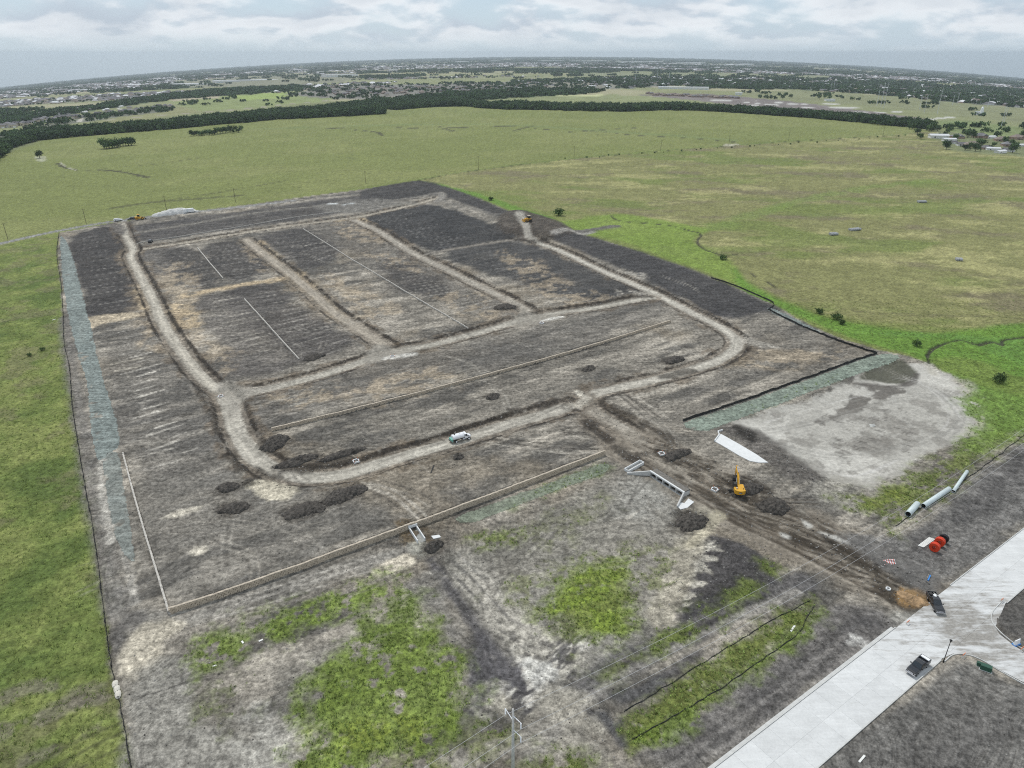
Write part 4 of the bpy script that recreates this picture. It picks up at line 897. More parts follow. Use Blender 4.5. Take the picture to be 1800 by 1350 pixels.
# ------------------------------------------------------------------ helpers for things
def mat(name, rgb, rough=0.8, metal=0.0, vary=0.18, scale=3.0, bump=0.0, rnd=0.0, spec=0.3, coat=0.0):
    m, nt = nodes_of(name); N = nt.nodes.new
    o = N('ShaderNodeOutputMaterial'); b = N('ShaderNodeBsdfPrincipled'); lk(nt, b.outputs[0], o.inputs[0])
    tcn = N('ShaderNodeTexCoord'); n = N('ShaderNodeTexNoise'); lk(nt, tcn.outputs['Object'], n.inputs['Vector'])
    n.inputs['Scale'].default_value = scale; n.inputs['Detail'].default_value = 6; n.inputs['Roughness'].default_value = 0.65
    mr = N('ShaderNodeMapRange'); lk(nt, n.outputs['Fac'], mr.inputs[0]); mr.inputs[1].default_value = 0.3; mr.inputs[2].default_value = 0.7
    mr.inputs[3].default_value = 1 - vary; mr.inputs[4].default_value = 1 + vary
    fac = mr.outputs[0]
    if rnd:
        oi = N('ShaderNodeObjectInfo'); r2 = N('ShaderNodeMapRange'); lk(nt, oi.outputs['Random'], r2.inputs[0]); r2.inputs[3].default_value = 1 - rnd; r2.inputs[4].default_value = 1 + rnd
        mm = N('ShaderNodeMath'); mm.operation = 'MULTIPLY'; lk(nt, fac, mm.inputs[0]); lk(nt, r2.outputs[0], mm.inputs[1]); fac = mm.outputs[0]
    v = N('ShaderNodeVectorMath'); v.operation = 'SCALE'; v.inputs[0].default_value = rgb; lk(nt, fac, v.inputs['Scale'])
    lk(nt, v.outputs[0], b.inputs['Base Color'])
    b.inputs['Roughness'].default_value = rough; b.inputs['Metallic'].default_value = metal; b.inputs['Specular IOR Level'].default_value = spec
    if coat: b.inputs['Coat Weight'].default_value = coat
    if bump:
        bp = N('ShaderNodeBump'); lk(nt, n.outputs['Fac'], bp.inputs['Height']); bp.inputs['Distance'].default_value = bump; lk(nt, bp.outputs[0], b.inputs['Normal'])
    return m
M = {
 'black_paint': mat('black_paint', (0.012, 0.012, 0.014), 0.28, 0, 0.1, 2, spec=0.5, coat=0.6), 'glass': mat('dark_glass', (0.02, 0.025, 0.03), 0.08, 0, 0.05, spec=0.6),
 'tyre': mat('tyre_rubber', (0.02, 0.02, 0.02), 0.9), 'rim': mat('wheel_rim', (0.42, 0.42, 0.43), 0.4, 0.6), 'chrome': mat('bright_trim', (0.5, 0.5, 0.52), 0.3, 0.8),
 'white_paint': mat('white_paint', (0.78, 0.79, 0.80), 0.4, 0, 0.06, 2), 'yellow': mat('machine_yellow', (0.62, 0.33, 0.03), 0.5, 0, 0.15, 2), 'steel_dark': mat('dark_steel', (0.05, 0.048, 0.045), 0.6, 0.2, 0.3, 4),
 'teal': mat('teal_paint', (0.18, 0.42, 0.36), 0.5), 'red': mat('red_lens', (0.35, 0.02, 0.02), 0.4), 'lamp': mat('head_lamp', (0.75, 0.75, 0.75), 0.2),
 'concrete': mat('concrete', (0.52, 0.52, 0.50), 0.9, 0, 0.14, 0.9, 0.02), 'concrete_new': mat('fresh_concrete', (0.66, 0.67, 0.66), 0.9, 0, 0.08, 0.8, 0.02), 'concrete_wet': mat('damp_concrete', (0.30, 0.30, 0.28), 0.9, 0, 0.25, 1.5),
 'galv': mat('galvanised_pipe', (0.58, 0.65, 0.65), 0.5, 0.1, 0.10, 2), 'inner_dark': mat('dark_inside', (0.08, 0.08, 0.08), 0.8), 'orange_hose': mat('orange_hose', (0.62, 0.055, 0.018), 0.5, 0, 0.12, 4), 'black_hose': mat('black_hose', (0.02, 0.02, 0.022), 0.5),
 'pvc': mat('white_plastic', (0.72, 0.72, 0.68), 0.5, 0, 0.1), 'blue': mat('blue_plastic', (0.05, 0.22, 0.55), 0.5), 'stripe_red': mat('stripe_red', (0.55, 0.10, 0.06), 0.6), 'safety_orange': mat('safety_orange', (0.75, 0.20, 0.06), 0.6),
 'green_box': mat('green_enamel', (0.035, 0.09, 0.06), 0.5), 'black_metal': mat('black_metal', (0.015, 0.015, 0.015), 0.5), 'pole_conc': mat('pole_concrete', (0.44, 0.43, 0.41), 0.85), 'wood': mat('pole_wood', (0.10, 0.075, 0.055), 0.9), 'wire': mat('aluminium_wire', (0.55, 0.55, 0.55), 0.6, 0.1), 'insul': mat('insulator', (0.75, 0.76, 0.78), 0.4),
 'fabric': mat('silt_fabric', (0.035, 0.035, 0.034), 0.9, 0, 0.3, 2), 'limestone': mat('limestone', (0.47, 0.40, 0.31), 0.9, 0, 0.32, 1.4, 0.06), 'lime_cap': mat('limestone_cap', (0.46, 0.40, 0.32), 0.9, 0, 0.3, 1.2, 0.03),
 'lime_pale': mat('pale_block', (0.47, 0.445, 0.40), 0.9, 0, 0.3, 1.2, 0.03), 'soil_dark': mat('dark_loose_soil', (0.078, 0.070, 0.061), 0.97, 0, 0.8, 1.3, 0.5), 'gravel_white': mat('white_gravel', (0.62, 0.61, 0.58), 0.95, 0, 0.12, 3, 0.1),
 'bale': mat('grey_bale_wrap', (0.34, 0.35, 0.36), 0.6, 0, 0.25, 3), 'sand_bag': mat('sand_bag', (0.58, 0.55, 0.48), 0.9), 'steel_pale': mat('pale_steel', (0.58, 0.60, 0.62), 0.5, 0.3),
 'soil_mid': mat('damp_soil', (0.17, 0.158, 0.14), 0.97, 0, 0.4, 1.2, 0.3), 'bark': mat('bark', (0.07, 0.055, 0.042), 0.95), 'stone_lid': mat('iron_lid', (0.10, 0.09, 0.08), 0.7), 'ochre': mat('ochre_clay', (0.32, 0.215, 0.12), 0.95, 0, 0.55, 0.9, 0.3),
}
class MB:
    def __init__(s): s.v, s.f = [], []
    def add(s, vs, fs, mx=None):
        o = len(s.v)
        for v in vs:
            v = Vector(v); s.v.append(tuple(mx @ v) if mx is not None else tuple(v))
        s.f += [tuple(i + o for i in f) for f in fs]
        return s
    def box(s, c, d, rz=0.0, mx=None, top=1.0, topy=None):
        hx, hy, hz = d[0] / 2, d[1] / 2, d[2] / 2
        ty = top if topy is None else topy
        vs = [(-hx, -hy, -hz), (hx, -hy, -hz), (hx, hy, -hz), (-hx, hy, -hz), (-hx * top, -hy * ty, hz), (hx * top, -hy * ty, hz), (hx * top, hy * ty, hz), (-hx * top, hy * ty, hz)]
        m = Matrix.Translation(c) @ Matrix.Rotation(rz, 4, 'Z')
        if mx is not None: m = mx @ m
        return s.add(vs, [(0, 3, 2, 1), (4, 5, 6, 7), (0, 1, 5, 4), (1, 2, 6, 5), (2, 3, 7, 6), (3, 0, 4, 7)], m)
    def cyl(s, a, b, r0, r1=None, n=10, caps=True):
        a, b = Vector(a), Vector(b); r1 = r0 if r1 is None else r1
        q = (b - a).to_track_quat('Z', 'Y')
        vs = []
        for p, r in ((a, r0), (b, r1)):
            for i in range(n):
                t = 2 * math.pi * i / n
                vs.append(p + q @ Vector((r * math.cos(t), r * math.sin(t), 0)))
        fs = [(i, (i + 1) % n, n + (i + 1) % n, n + i) for i in range(n)]
        if caps: fs += [tuple(range(n))[::-1], tuple(range(n, 2 * n))]
        return s.add(vs, fs)
    def tube(s, pts, r, n=6):
        for a, b in zip(pts[:-1], pts[1:]): s.cyl(a, b, r, r, n, True)
        return s
    def ring_pipe(s, a, b, ro, ri, n=20):
        a, b = Vector(a), Vector(b); q = (b - a).to_track_quat('Z', 'Y'); vs = []
        for p, r in ((a, ro), (b, ro), (b, ri), (a, ri)):
            for i in range(n):
                t = 2 * math.pi * i / n; vs.append(p + q @ Vector((r * math.cos(t), r * math.sin(t), 0)))
        fs = []
        for k in range(4):
            k2 = (k + 1) % 4
            fs += [(k * n + i, k * n + (i + 1) % n, k2 * n + (i + 1) % n, k2 * n + i) for i in range(n)]
        return s.add(vs, fs)
    def loft(s, rings, caps=True, mx=None):
        n = len(rings[0]); vs = [p for r in rings for p in r]; fs = []
        for k in range(len(rings) - 1):
            fs += [(k * n + i, k * n + (i + 1) % n, (k + 1) * n + (i + 1) % n, (k + 1) * n + i) for i in range(n)]
        if caps: fs += [tuple(range(n))[::-1], tuple(range((len(rings) - 1) * n, len(rings) * n))]
        return s.add(vs, fs, mx)
    def prism(s, poly, z0, z1):
        n = len(poly); vs = [(p[0], p[1], z0) for p in poly] + [(p[0], p[1], z1) for p in poly]
        return s.add(vs, [tuple(range(n))[::-1], tuple(range(n, 2 * n))] + [(i, (i + 1) % n, n + (i + 1) % n, n + i) for i in range(n)])
    def mesh(s, name, m):
        me = bpy.data.meshes.new(name); me.from_pydata(s.v, [], s.f); me.validate()
        bm = bmesh.new(); bm.from_mesh(me); bmesh.ops.recalc_face_normals(bm, faces=bm.faces); bm.to_mesh(me); bm.free()
        me.materials.append(M[m] if isinstance(m, str) else m); return me
    def build(s, name, m, parent=None, smooth=False, bevel=0.0):
        me = s.mesh(name, m)
        if smooth:
            for p in me.polygons: p.use_smooth = True
        ob = bpy.data.objects.new(name, me); COL.objects.link(ob)
        if parent is not None: ob.parent = parent
        if bevel:
            b = ob.modifiers.new('edge', 'BEVEL'); b.width = bevel; b.segments = 2; b.limit_method = 'ANGLE'
        return ob
def tag(o, label=None, cat=None, group=None, kind=None):
    if label: o['label'] = label
    if cat: o['category'] = cat
    if group: o['group'] = group
    if kind: o['kind'] = kind
    return o
def thing(name, label, cat, loc, rz=0.0, group=None):
    o = bpy.data.objects.new(name, None); o.empty_display_size = 0.3; COL.objects.link(o)
    o.location = loc; o.rotation_euler = (0, 0, rz)
    return tag(o, label, cat, group)
def copy_tree(o, parent=None):
    c = o.copy(); COL.objects.link(c); c.parent = parent
    for ch in list(o.children): copy_tree(ch, c)
    return c
def heading(a, b):
    p, q = spot(*a), spot(*b); return math.atan2(q.y - p.y, q.x - p.x)
def wring(x, w, z0, z1, r=0.12):
    r = min(r, (z1 - z0) * .45, w * .45)
    return [(x, -w + r, z0), (x, w - r, z0), (x, w, z0 + r), (x, w, z1 - r), (x, w - r, z1), (x, -w + r, z1), (x, -w, z1 - r), (x, -w, z0 + r)]
def wheel(parent, x, y, r, w, rimc='rim'):
    side = 1 if y > 0 else -1
    t = MB().cyl((0, -w / 2, 0), (0, w / 2, 0), r, r, 18).build('wheel', 'tyre', parent); t.location = (x, y, r)
    MB().cyl((0, side * w * .30, 0), (0, side * (w / 2 + .012), 0), r * .62, r * .58, 14).build('rim', rimc, t)

# ------------------------------------------------------------------ concrete street
def street_mat():
    m, nt = nodes_of('street_concrete'); N = nt.nodes.new
    o = N('ShaderNodeOutputMaterial'); b = N('ShaderNodeBsdfPrincipled'); lk(nt, b.outputs[0], o.inputs[0])
    g = N('ShaderNodeNewGeometry'); oi = N('ShaderNodeObjectInfo')
    def noise(s, d, r=0.6, vec=None, dist=0):
        n = N('ShaderNodeTexNoise'); lk(nt, vec or g.outputs['Position'], n.inputs['Vector']); n.inputs['Scale'].default_value = s; n.inputs['Detail'].default_value = d; n.inputs['Roughness'].default_value = r; n.inputs['Distortion'].default_value = dist
        return n.outputs['Fac']
    def rng(v, i0, i1, a, c): 
        n = N('ShaderNodeMapRange'); lk(nt, v, n.inputs[0]); n.inputs[1].default_value = i0; n.inputs[2].default_value = i1; n.inputs[3].default_value = a; n.inputs[4].default_value = c; return n.outputs[0]
    def mth(op, a, c):
        n = N('ShaderNodeMath'); n.operation = op
        for i, q in enumerate((a, c)):
            if hasattr(q, 'is_output'): lk(nt, q, n.inputs[i])
            else: n.inputs[i].default_value = q
        return n.outputs[0]
    mp = N('ShaderNodeMapping'); lk(nt, g.outputs['Position'], mp.inputs[0]); mp.inputs['Rotation'].default_value = (0, 0, -RT); mp.inputs['Scale'].default_value = (0.12, 1, 1)
    mp2 = N('ShaderNodeMapping'); lk(nt, g.outputs['Position'], mp2.inputs[0]); mp2.inputs['Rotation'].default_value = (0, 0, math.radians(38)); mp2.inputs['Scale'].default_value = (0.16, 1, 1)
    n1_, n2_, st_, st2 = noise(0.35, 5), noise(2.4, 5, 0.65), noise(1.4, 4, 0.6, mp.outputs[0]), noise(0.75, 5, 0.65, mp2.outputs[0], 0.6)
    base_ = mth('MULTIPLY', mth('MULTIPLY', rng(n1_, .3, .7, .92, 1.06), rng(n2_, .3, .7, .93, 1.06)), mth('MULTIPLY', rng(st_, .3, .7, .94, 1.05), rng(oi.outputs['Random'], 0, 1, .95, 1.04)))
    v = N('ShaderNodeVectorMath'); v.operation = 'SCALE'; v.inputs[0].default_value = (0.60, 0.605, 0.595); lk(nt, base_, v.inputs['Scale'])
    c1 = at(1700, 1100)
    d = N('ShaderNodeVectorMath'); d.operation = 'DISTANCE'; lk(nt, g.outputs['Position'], d.inputs[0]); d.inputs[1].default_value = (c1[0], c1[1], -0.4)
    near = rng(d.outputs['Value'], 4, 30, 0.15, -0.09)
    mud = rng(mth('ADD', mth('ADD', mth('MULTIPLY', st2, .65), mth('MULTIPLY', n1_, .35)), near), .52, .68, 0, 0.9)
    mudc = N('ShaderNodeVectorMath'); mudc.operation = 'SCALE'; mudc.inputs[0].default_value = (0.24, 0.225, 0.20); lk(nt, rng(n2_, .3, .7, .75, 1.3), mudc.inputs['Scale'])
    mx = N('ShaderNodeMix'); mx.data_type = 'RGBA'; lk(nt, mud, mx.inputs[0]); lk(nt, v.outputs[0], mx.inputs[6]); lk(nt, mudc.outputs[0], mx.inputs[7])
    lk(nt, mx.outputs[2], b.inputs['Base Color']); b.inputs['Roughness'].default_value = 0.9; b.inputs['Specular IOR Level'].default_value = 0.2
    bp = N('ShaderNodeBump'); lk(nt, n2_, bp.inputs['Height']); bp.inputs['Distance'].default_value = 0.03; lk(nt, bp.outputs[0], b.inputs['Normal'])
    return m
M['street'] = street_mat()
def zb(p): return float(base_z(np.array(p[0]), np.array(p[1])))
def flat_poly(pts, z0, z1, name, m, parent):
    n = len(pts); vs = [(p[0], p[1], zb(p) + z0) for p in pts] + [(p[0], p[1], zb(p) + z1) for p in pts]
    return MB().add(vs, [tuple(range(n))[::-1], tuple(range(n, 2 * n))] + [(i, (i + 1) % n, n + (i + 1) % n, n + i) for i in range(n)]).build(name, m, parent)
def densify(pts, step):
    o = []
    for a, b in zip(pts[:-1], pts[1:]):
        a, b = np.asarray(a, float), np.asarray(b, float); k = max(1, int(np.linalg.norm(b - a) / step))
        for i in range(k): o.append(a + (b - a) * i / k)
    o.append(np.asarray(pts[-1], float)); return o
def ribbon(line, w, z0, z1):
    """upright bar of square section that follows a line on the ground"""
    mb = MB(); P = [np.asarray(p, float) for p in line]; rings = []
    for i, p in enumerate(P):
        t = P[min(i + 1, len(P) - 1)] - P[max(i - 1, 0)]; t = t / (np.linalg.norm(t) + 1e-9); n = np.array([-t[1], t[0]]) * w / 2
        z = zb(p); a, b = p + n, p - n
        rings.append([(a[0], a[1], z + z0), (b[0], b[1], z + z0), (b[0], b[1], z + z1), (a[0], a[1], z + z1)])
    return mb.loft(rings)
street = bpy.data.objects.new('concrete_road', MB().add([(*rp(-40, .05), zb(rp(-40, 0)) - .05), (*rp(150, .05), zb(rp(150, 0)) - .05), (*rp(150, RWID - .05), zb(rp(150, RWID)) - .05), (*rp(-40, RWID - .05), zb(rp(-40, RWID)) - .05)], [(0, 1, 2, 3)]).mesh('concrete_road', 'concrete_wet'))
COL.objects.link(street); tag(street, kind='structure')
SL = 4.6
for i in range(-3, 31):
    for j in range(2):
        a, b = i * SL + .009, (i + 1) * SL - .009; c_, e_ = j * RWID / 2 + .009, (j + 1) * RWID / 2 - .009
        flat_poly([rp(a, c_), rp(a, e_), rp(b, e_), rp(b, c_)], -0.04, 0.03, 'slab', 'street', street)
side = bpy.data.objects.new('side_road', MB().mesh('side_road', 'street')); 
bpy.data.objects.remove(side)
sp = [tuple(p) for p in at_many(SIDE_PX)]
sp = [tuple(rp((np.array(sp[0]) - RO) @ RD, RWID + .01))] + sp[1:-1] + [tuple(rp((np.array(sp[-1]) - RO) @ RD, RWID + .01))]
side = flat_poly(sp, -0.04, 0.026, 'side_road', 'street', None); tag(side, kind='structure')
def kerb(line, parent): ribbon(densify(line, 2.0), 0.17, -0.05, 0.15).build('kerb', 'concrete', parent)
jl, jr = (np.array(at(1580, 1107)) - RO) @ RD, (np.array(at(1672, 1030)) - RO) @ RD
kerb([rp(-14, -.12), rp(jl, -.12)], street); kerb([rp(jr, -.12), rp(142, -.12)], street)
k0, k1 = (np.array(at(1657, 1162)) - RO) @ RD, (np.array(at(1762, 1056)) - RO) @ RD
kerb([rp(-14, RWID + .12), rp(k0, RWID + .12)], street); kerb([rp(k1, RWID + .12), rp(142, RWID + .12)], street)
kerb(smooth_line(at_many([(1660, 1163), (1676, 1151), (1700, 1151), (1725, 1160), (1755, 1178), (1800, 1203), (1870, 1239)]), 5), side)
kerb(smooth_line(at_many([(1915, 1200), (1800, 1142), (1781, 1130), (1757, 1110), (1743, 1091), (1745, 1075), (1762, 1056)]), 5), side)
# raised apron edge on the near left kerb
ribbon(densify([rp(-14, -.5), rp(jl - .5, -.5)], 3), 0.5, -0.05, 0.035).build('gutter_edge', 'concrete', street)

# ------------------------------------------------------------------ vehicles
def pickup(label, loc, rz, load):
    t = thing('pickup_truck', label, 'pickup truck', loc, rz)
    hw = 0.98
    MB().loft([wring(-2.92, hw * .94, .55, 1.02), wring(-2.85, hw, .45, 1.12), wring(-0.95, hw, .42, 1.14), wring(1.0, hw, .42, 1.14), wring(1.3, hw, .42, 1.13), wring(2.5, hw * .98, .45, 1.06), wring(2.86, hw * .90, .52, .98)]).build('body', 'black_paint', t, bevel=.03)
    MB().loft([wring(1.02, .86, 1.10, 1.16, .02), wring(1.5, .84, 1.10, 1.22, .04), wring(2.4, .80, 1.02, 1.15, .04), wring(2.8, .74, .95, 1.02, .02)]).build('hood', 'black_paint', t, bevel=.02)
    cab = MB().loft([[(-1.02, -.93, 1.12), (1.05, -.93, 1.12), (1.05, .93, 1.12), (-1.02, .93, 1.12)], [(-.86, -.76, 1.78), (.22, -.76, 1.80), (.22, .76, 1.80), (-.86, .76, 1.78)], [(-.70, -.66, 1.86), (.08, -.66, 1.87), (.08, .66, 1.87), (-.70, .66, 1.86)]]).build('cab', 'black_paint', t, bevel=.04)
    def pane(vs): MB().add(vs, [(0, 1, 2, 3)]).build('window', 'glass', cab)
    pane([(1.00, -.80, 1.17), (1.00, .80, 1.17), (.27, .68, 1.77), (.27, -.68, 1.77)])
    pane([(-1.005, -.72, 1.2), (-.90, -.64, 1.72), (-.90, .64, 1.72), (-1.005, .72, 1.2)])
    for s in (-1, 1):
        pane([(.85, s * .935, 1.2), (.16, s * .80, 1.72), (-.25, s * .80, 1.72), (-.25, s * .925, 1.2)])
        pane([(-.33, s * .925, 1.2), (-.33, s * .80, 1.72), (-.80, s * .80, 1.72), (-.95, s * .925, 1.2)])
        MB().box((.78, s * 1.10, 1.24), (.14, .26, .2)).build('mirror', 'black_paint', t)
        MB().box((2.80, s * .70, .88), (.12, .32, .18)).build('headlight', 'lamp', t)
        MB().box((-2.93, s * .84, .92), (.06, .16, .34)).build('tail_light', 'red', t)
        for x in (-1.78, 1.85): wheel(t, x, s * .84, .41, .29)
    MB().box((2.93, 0, .62), (.16, 1.86, .24)).build('front_bumper', 'chrome', t, bevel=.04)
    MB().box((2.885, 0, .84), (.05, .98, .24)).build('grille', 'chrome', t)
    MB().box((-2.98, 0, .55), (.16, 1.8, .2)).build('rear_bumper', 'chrome', t, bevel=.04)
    bed = MB()
    for s in (-1, 1): bed.box((-1.95, s * .90, 1.28), (1.86, .13, .34))
    bed.box((-2.86, 0, 1.28), (.09, 1.93, .34)); bed.box((-1.05, 0, 1.28), (.07, 1.8, .32))
    bed.build('bed', 'black_paint', t, bevel=.02)
    if load == 'box': MB().box((-2.42, 0, 1.40), (.62, 1.62, .22)).build('tool_box', 'white_paint', t, bevel=.03)
    else:
        MB().box((-1.6, .3, 1.32), (.7, .5, .3), .2).build('crate', 'white_paint', t)
        MB().box((-2.3, -.3, 1.26), (.8, .7, .26), .4).build('tool_box', 'steel_dark', t); MB().cyl((-2.7, .5, 1.2), (-1.5, .75, 1.5), .07).build('pipe', 'pvc', t)
    return t
p = spot(1612, 1176); p.z = zb(p) + .03
pickup('black pickup with a white box in its bed, parked on the pale concrete street', p, RT + math.pi, 'box')
p = spot(1643, 1065); p.z = max(gz(p.x, p.y), zb(p) + .03)
pickup('black pickup with a loaded bed at the muddy street corner beside orange clay', p, heading((1632, 1046), (1652, 1082)), 'junk')

def water_truck(loc, rz):
    t = thing('tank_truck', 'white water tank truck on the haul road', 'truck', loc, rz)
    MB().box((0, 0, .72), (6.6, .8, .22)).build('chassis', 'steel_dark', t)
    tank = MB().loft([[(x, math.cos(a) * 1.08 * k, 1.72 + math.sin(a) * .84 * k) for a in [i * math.pi / 8 for i in range(16)]] for x, k in ((-2.75, .80), (-2.65, 1), (1.0, 1), (1.1, .80))]).build('tank', 'white_paint', t, smooth=False, bevel=.02)
    for x in (-1.9, -.2): MB().cyl((x, 0, 2.5), (x, 0, 2.66), .26, .24, 12).build('hatch', 'steel_dark' if x < -1 else 'white_paint', tank)
    cab = MB().loft([[(1.2, -1.0, .75), (2.35, -1.0, .75), (2.35, 1.0, .75), (1.2, 1.0, .75)], [(1.2, -1.02, 1.55), (2.4, -1.02, 1.5), (2.4, 1.02, 1.5), (1.2, 1.02, 1.55)], [(1.25, -.86, 2.3), (1.95, -.86, 2.3), (1.95, .86, 2.3), (1.25, .86, 2.3)]]).build('cab', 'white_paint', t, bevel=.05)
    MB().loft([wring(2.3, .86, .72, 1.5), wring(3.1, .80, .74, 1.38), wring(3.45, .66, .78, 1.2)]).build('hood', 'white_paint', t, bevel=.04)
    MB().add([(2.405, -.86, 1.55), (2.405, .86, 1.55), (2.0, .76, 2.22), (2.0, -.76, 2.22)], [(0, 1, 2, 3)]).build('windscreen', 'glass', cab)
    for s in (-1, 1):
        MB().add([(2.2, s * 1.015, 1.6), (1.9, s * .89, 2.18), (1.35, s * .89, 2.18), (1.35, s * 1.02, 1.6)], [(0, 1, 2, 3)]).build('side_window', 'glass', cab)
        MB().box((2.3, s * 1.22, 1.75), (.08, .22, .34)).build('mirror', 'black_metal', t)
        wheel(t, 2.55, s * .95, .5, .32, 'white_paint'); wheel(t, -1.75, s * .88, .5, .5, 'white_paint')
        MB().cyl((.5, s * .9, .75), (1.1, s * .9, .75), .28).build('fuel_tank', 'chrome', t)
    MB().box((-3.05, 0, 1.1), (.6, 1.9, .9)).build('pump_box', 'teal', t, bevel=.04)
    MB().box((-3.4, 0, .72), (.16, 2.0, .2)).build('spray_bar', 'steel_dark', t); MB().box((-3.42, -.7, .95), (.06, .2, .2)).build('tail_light', 'red', t)
water_truck(spot(809, 774), heading((795, 779), (826, 770)))

def tracks(t, L, W, h, gauge):
    for s in (-1, 1):
        prof = [(-L / 2 + h * .5, 0), (L / 2 - h * .5, 0), (L / 2 - h * .1, h * .2), (L / 2, h * .5), (L / 2 - h * .1, h * .8), (L / 2 - h * .5, h), (-L / 2 + h * .5, h), (-L / 2 + h * .1, h * .8), (-L / 2, h * .5), (-L / 2 + h * .1, h * .2)]
        tr = MB().loft([[(x, s * gauge / 2 + e * W / 2, z) for x, z in prof] for e in (-1, 1)]).build('track', 'steel_dark', t, bevel=.03)
        g = MB()
        for i in range(int(L / .28)):
            x = -L / 2 + h * .5 + i * .28
            if x < L / 2 - h * .4: g.box((x, s * gauge / 2, h + .02), (.10, W, .05))
        g.build('grousers', 'steel_dark', tr)
def excavator(loc, rz_house, rz_track):
    t = thing('excavator', 'yellow tracked excavator digging beside a dark trench', 'excavator', loc, rz_house)
    base = bpy.data.objects.new('undercarriage', MB().box((0, 0, .62), (2.6, 1.6, .5)).cyl((0, 0, .8), (0, 0, 1.15), .75, .75, 18).mesh('undercarriage', 'steel_dark')); COL.objects.link(base); base.parent = t; base.rotation_euler = (0, 0, rz_track - rz_house)
    tracks(base, 4.4, .65, .95, 2.5)
    hs = MB().prism([(-2.3, -1.15), (-2.05, -1.45), (1.1, -1.45), (1.25, -1.2), (1.25, .35), (-.3, .35), (-.3, 1.45), (-2.05, 1.45), (-2.3, 1.15)], 1.15, 2.15).build('house', 'yellow', t, bevel=.06)
    cw = MB().loft([[(-2.95 + abs(y) ** 2 * .30, y, z) for y in (-1.45, -.9, -.3, .3, .9, 1.45)] + [(-1.9, 1.45, z), (-1.9, -1.45, z)] for z in (1.12, 1.3, 2.28, 2.36)]).build('counterweight', 'yellow', t, bevel=.05)
    MB().box((-2.985, 0, 1.78), (.04, .86, .50)).build('name_plate', 'black_metal', cw)
    cu = bpy.data.curves.new('lettering', 'FONT'); cu.body = 'CAT'; cu.size = .46; cu.align_x = 'CENTER'; cu.align_y = 'CENTER'; cu.extrude = .004
    tmp = bpy.data.objects.new('lettering', cu); COL.objects.link(tmp)
    me = bpy.data.meshes.new_from_object(tmp.evaluated_get(bpy.context.evaluated_depsgraph_get())); bpy.data.objects.remove(tmp)
    me.materials.clear(); me.materials.append(M['white_paint']); lt = bpy.data.objects.new('lettering', me); COL.objects.link(lt); lt.parent = cw; lt.location = (-3.015, 0, 1.78); lt.rotation_euler = (math.pi / 2, 0, -math.pi / 2)
    MB().box((-1.5, -.5, 2.22), (1.2, 1.5, .16)).build('engine_hood', 'yellow', hs, bevel=.04); MB().box((-1.15, .75, 2.3), (.5, .4, .3)).build('filter_box', 'lime_cap', hs); MB().cyl((-1.6, -.9, 2.2), (-1.6, -.9, 2.65), .09).build('exhaust', 'steel_dark', hs)
    cab = MB().loft([[(-.25, .45, 1.15), (1.35, .45, 1.15), (1.35, 1.45, 1.15), (-.25, 1.45, 1.15)], [(-.25, .45, 2.0), (1.5, .45, 2.0), (1.5, 1.45, 2.0), (-.25, 1.45, 2.0)], [(-.15, .5, 2.95), (1.05, .5, 2.95), (1.05, 1.4, 2.95), (-.15, 1.4, 2.95)]]).build('cab', 'steel_dark', t, bevel=.05)
    MB().add([(1.5, .52, 1.95), (1.5, 1.38, 1.95), (1.09, 1.33, 2.88), (1.09, .57, 2.88)], [(0, 1, 2, 3)]).build('front_window', 'glass', cab)
    MB().add([(.0, 1.465, 2.0), (1.3, 1.465, 2.0), (.95, 1.42, 2.8), (.0, 1.42, 2.8)], [(0, 1, 2, 3)]).build('side_window', 'glass', cab)
    def arm(pts, w, nm, m='yellow'):
        mb = MB(); rings = []
        for i, (x, z, hh) in enumerate(pts):
            rings.append([(x, -w / 2 - .1, z - hh / 2), (x, w / 2 - .1, z - hh / 2), (x, w / 2 - .1, z + hh / 2), (x, -w / 2 - .1, z + hh / 2)])
        return mb.loft(rings).build(nm, m, t, bevel=.03)
    boom = arm([(.7, 1.6, .55), (2.0, 3.1, .85), (3.4, 4.2, .75), (5.9, 4.75, .45)], .52, 'boom')
    for s in (-1, 1): MB().cyl((1.3, s * .42 - .1, 1.5), (2.7, s * .42 - .1, 3.3), .10).build('boom_ram', 'chrome', boom)
    st = MB().loft([[(5.4, -.28, 5.3), (6.0, -.28, 5.5), (6.0, .08, 5.5), (5.4, .08, 5.3)], [(5.65, -.28, 4.5), (6.3, -.28, 4.5), (6.3, .08, 4.5), (5.65, .08, 4.5)], [(5.95, -.26, 2.0), (6.3, -.26, 2.0), (6.3, .06, 2.0), (5.95, .06, 2.0)]]).build('stick', 'yellow', t, bevel=.03)
    MB().cyl((3.2, -.1, 4.8), (5.5, -.1, 5.4), .12).build('stick_ram', 'chrome', st); MB().cyl((5.9, -.1, 4.6), (5.7, -.1, 2.4), .09).build('bucket_ram', 'chrome', st)
    MB().loft([[(x, y, z) for x, z in ((6.3, 2.05), (5.9, 2.15), (5.2, 1.7), (4.95, 1.0), (5.3, .45), (5.9, .6), (5.55, .95), (5.6, 1.5))] for y in (-.85, .65)]).build('bucket', 'steel_dark', t, bevel=.02)
    t.scale = (.95, .95, .95)
ex = spot(1297, 866)
excavator(ex, heading((1297, 872), (1283, 828)), heading((1270, 840), (1330, 868)))

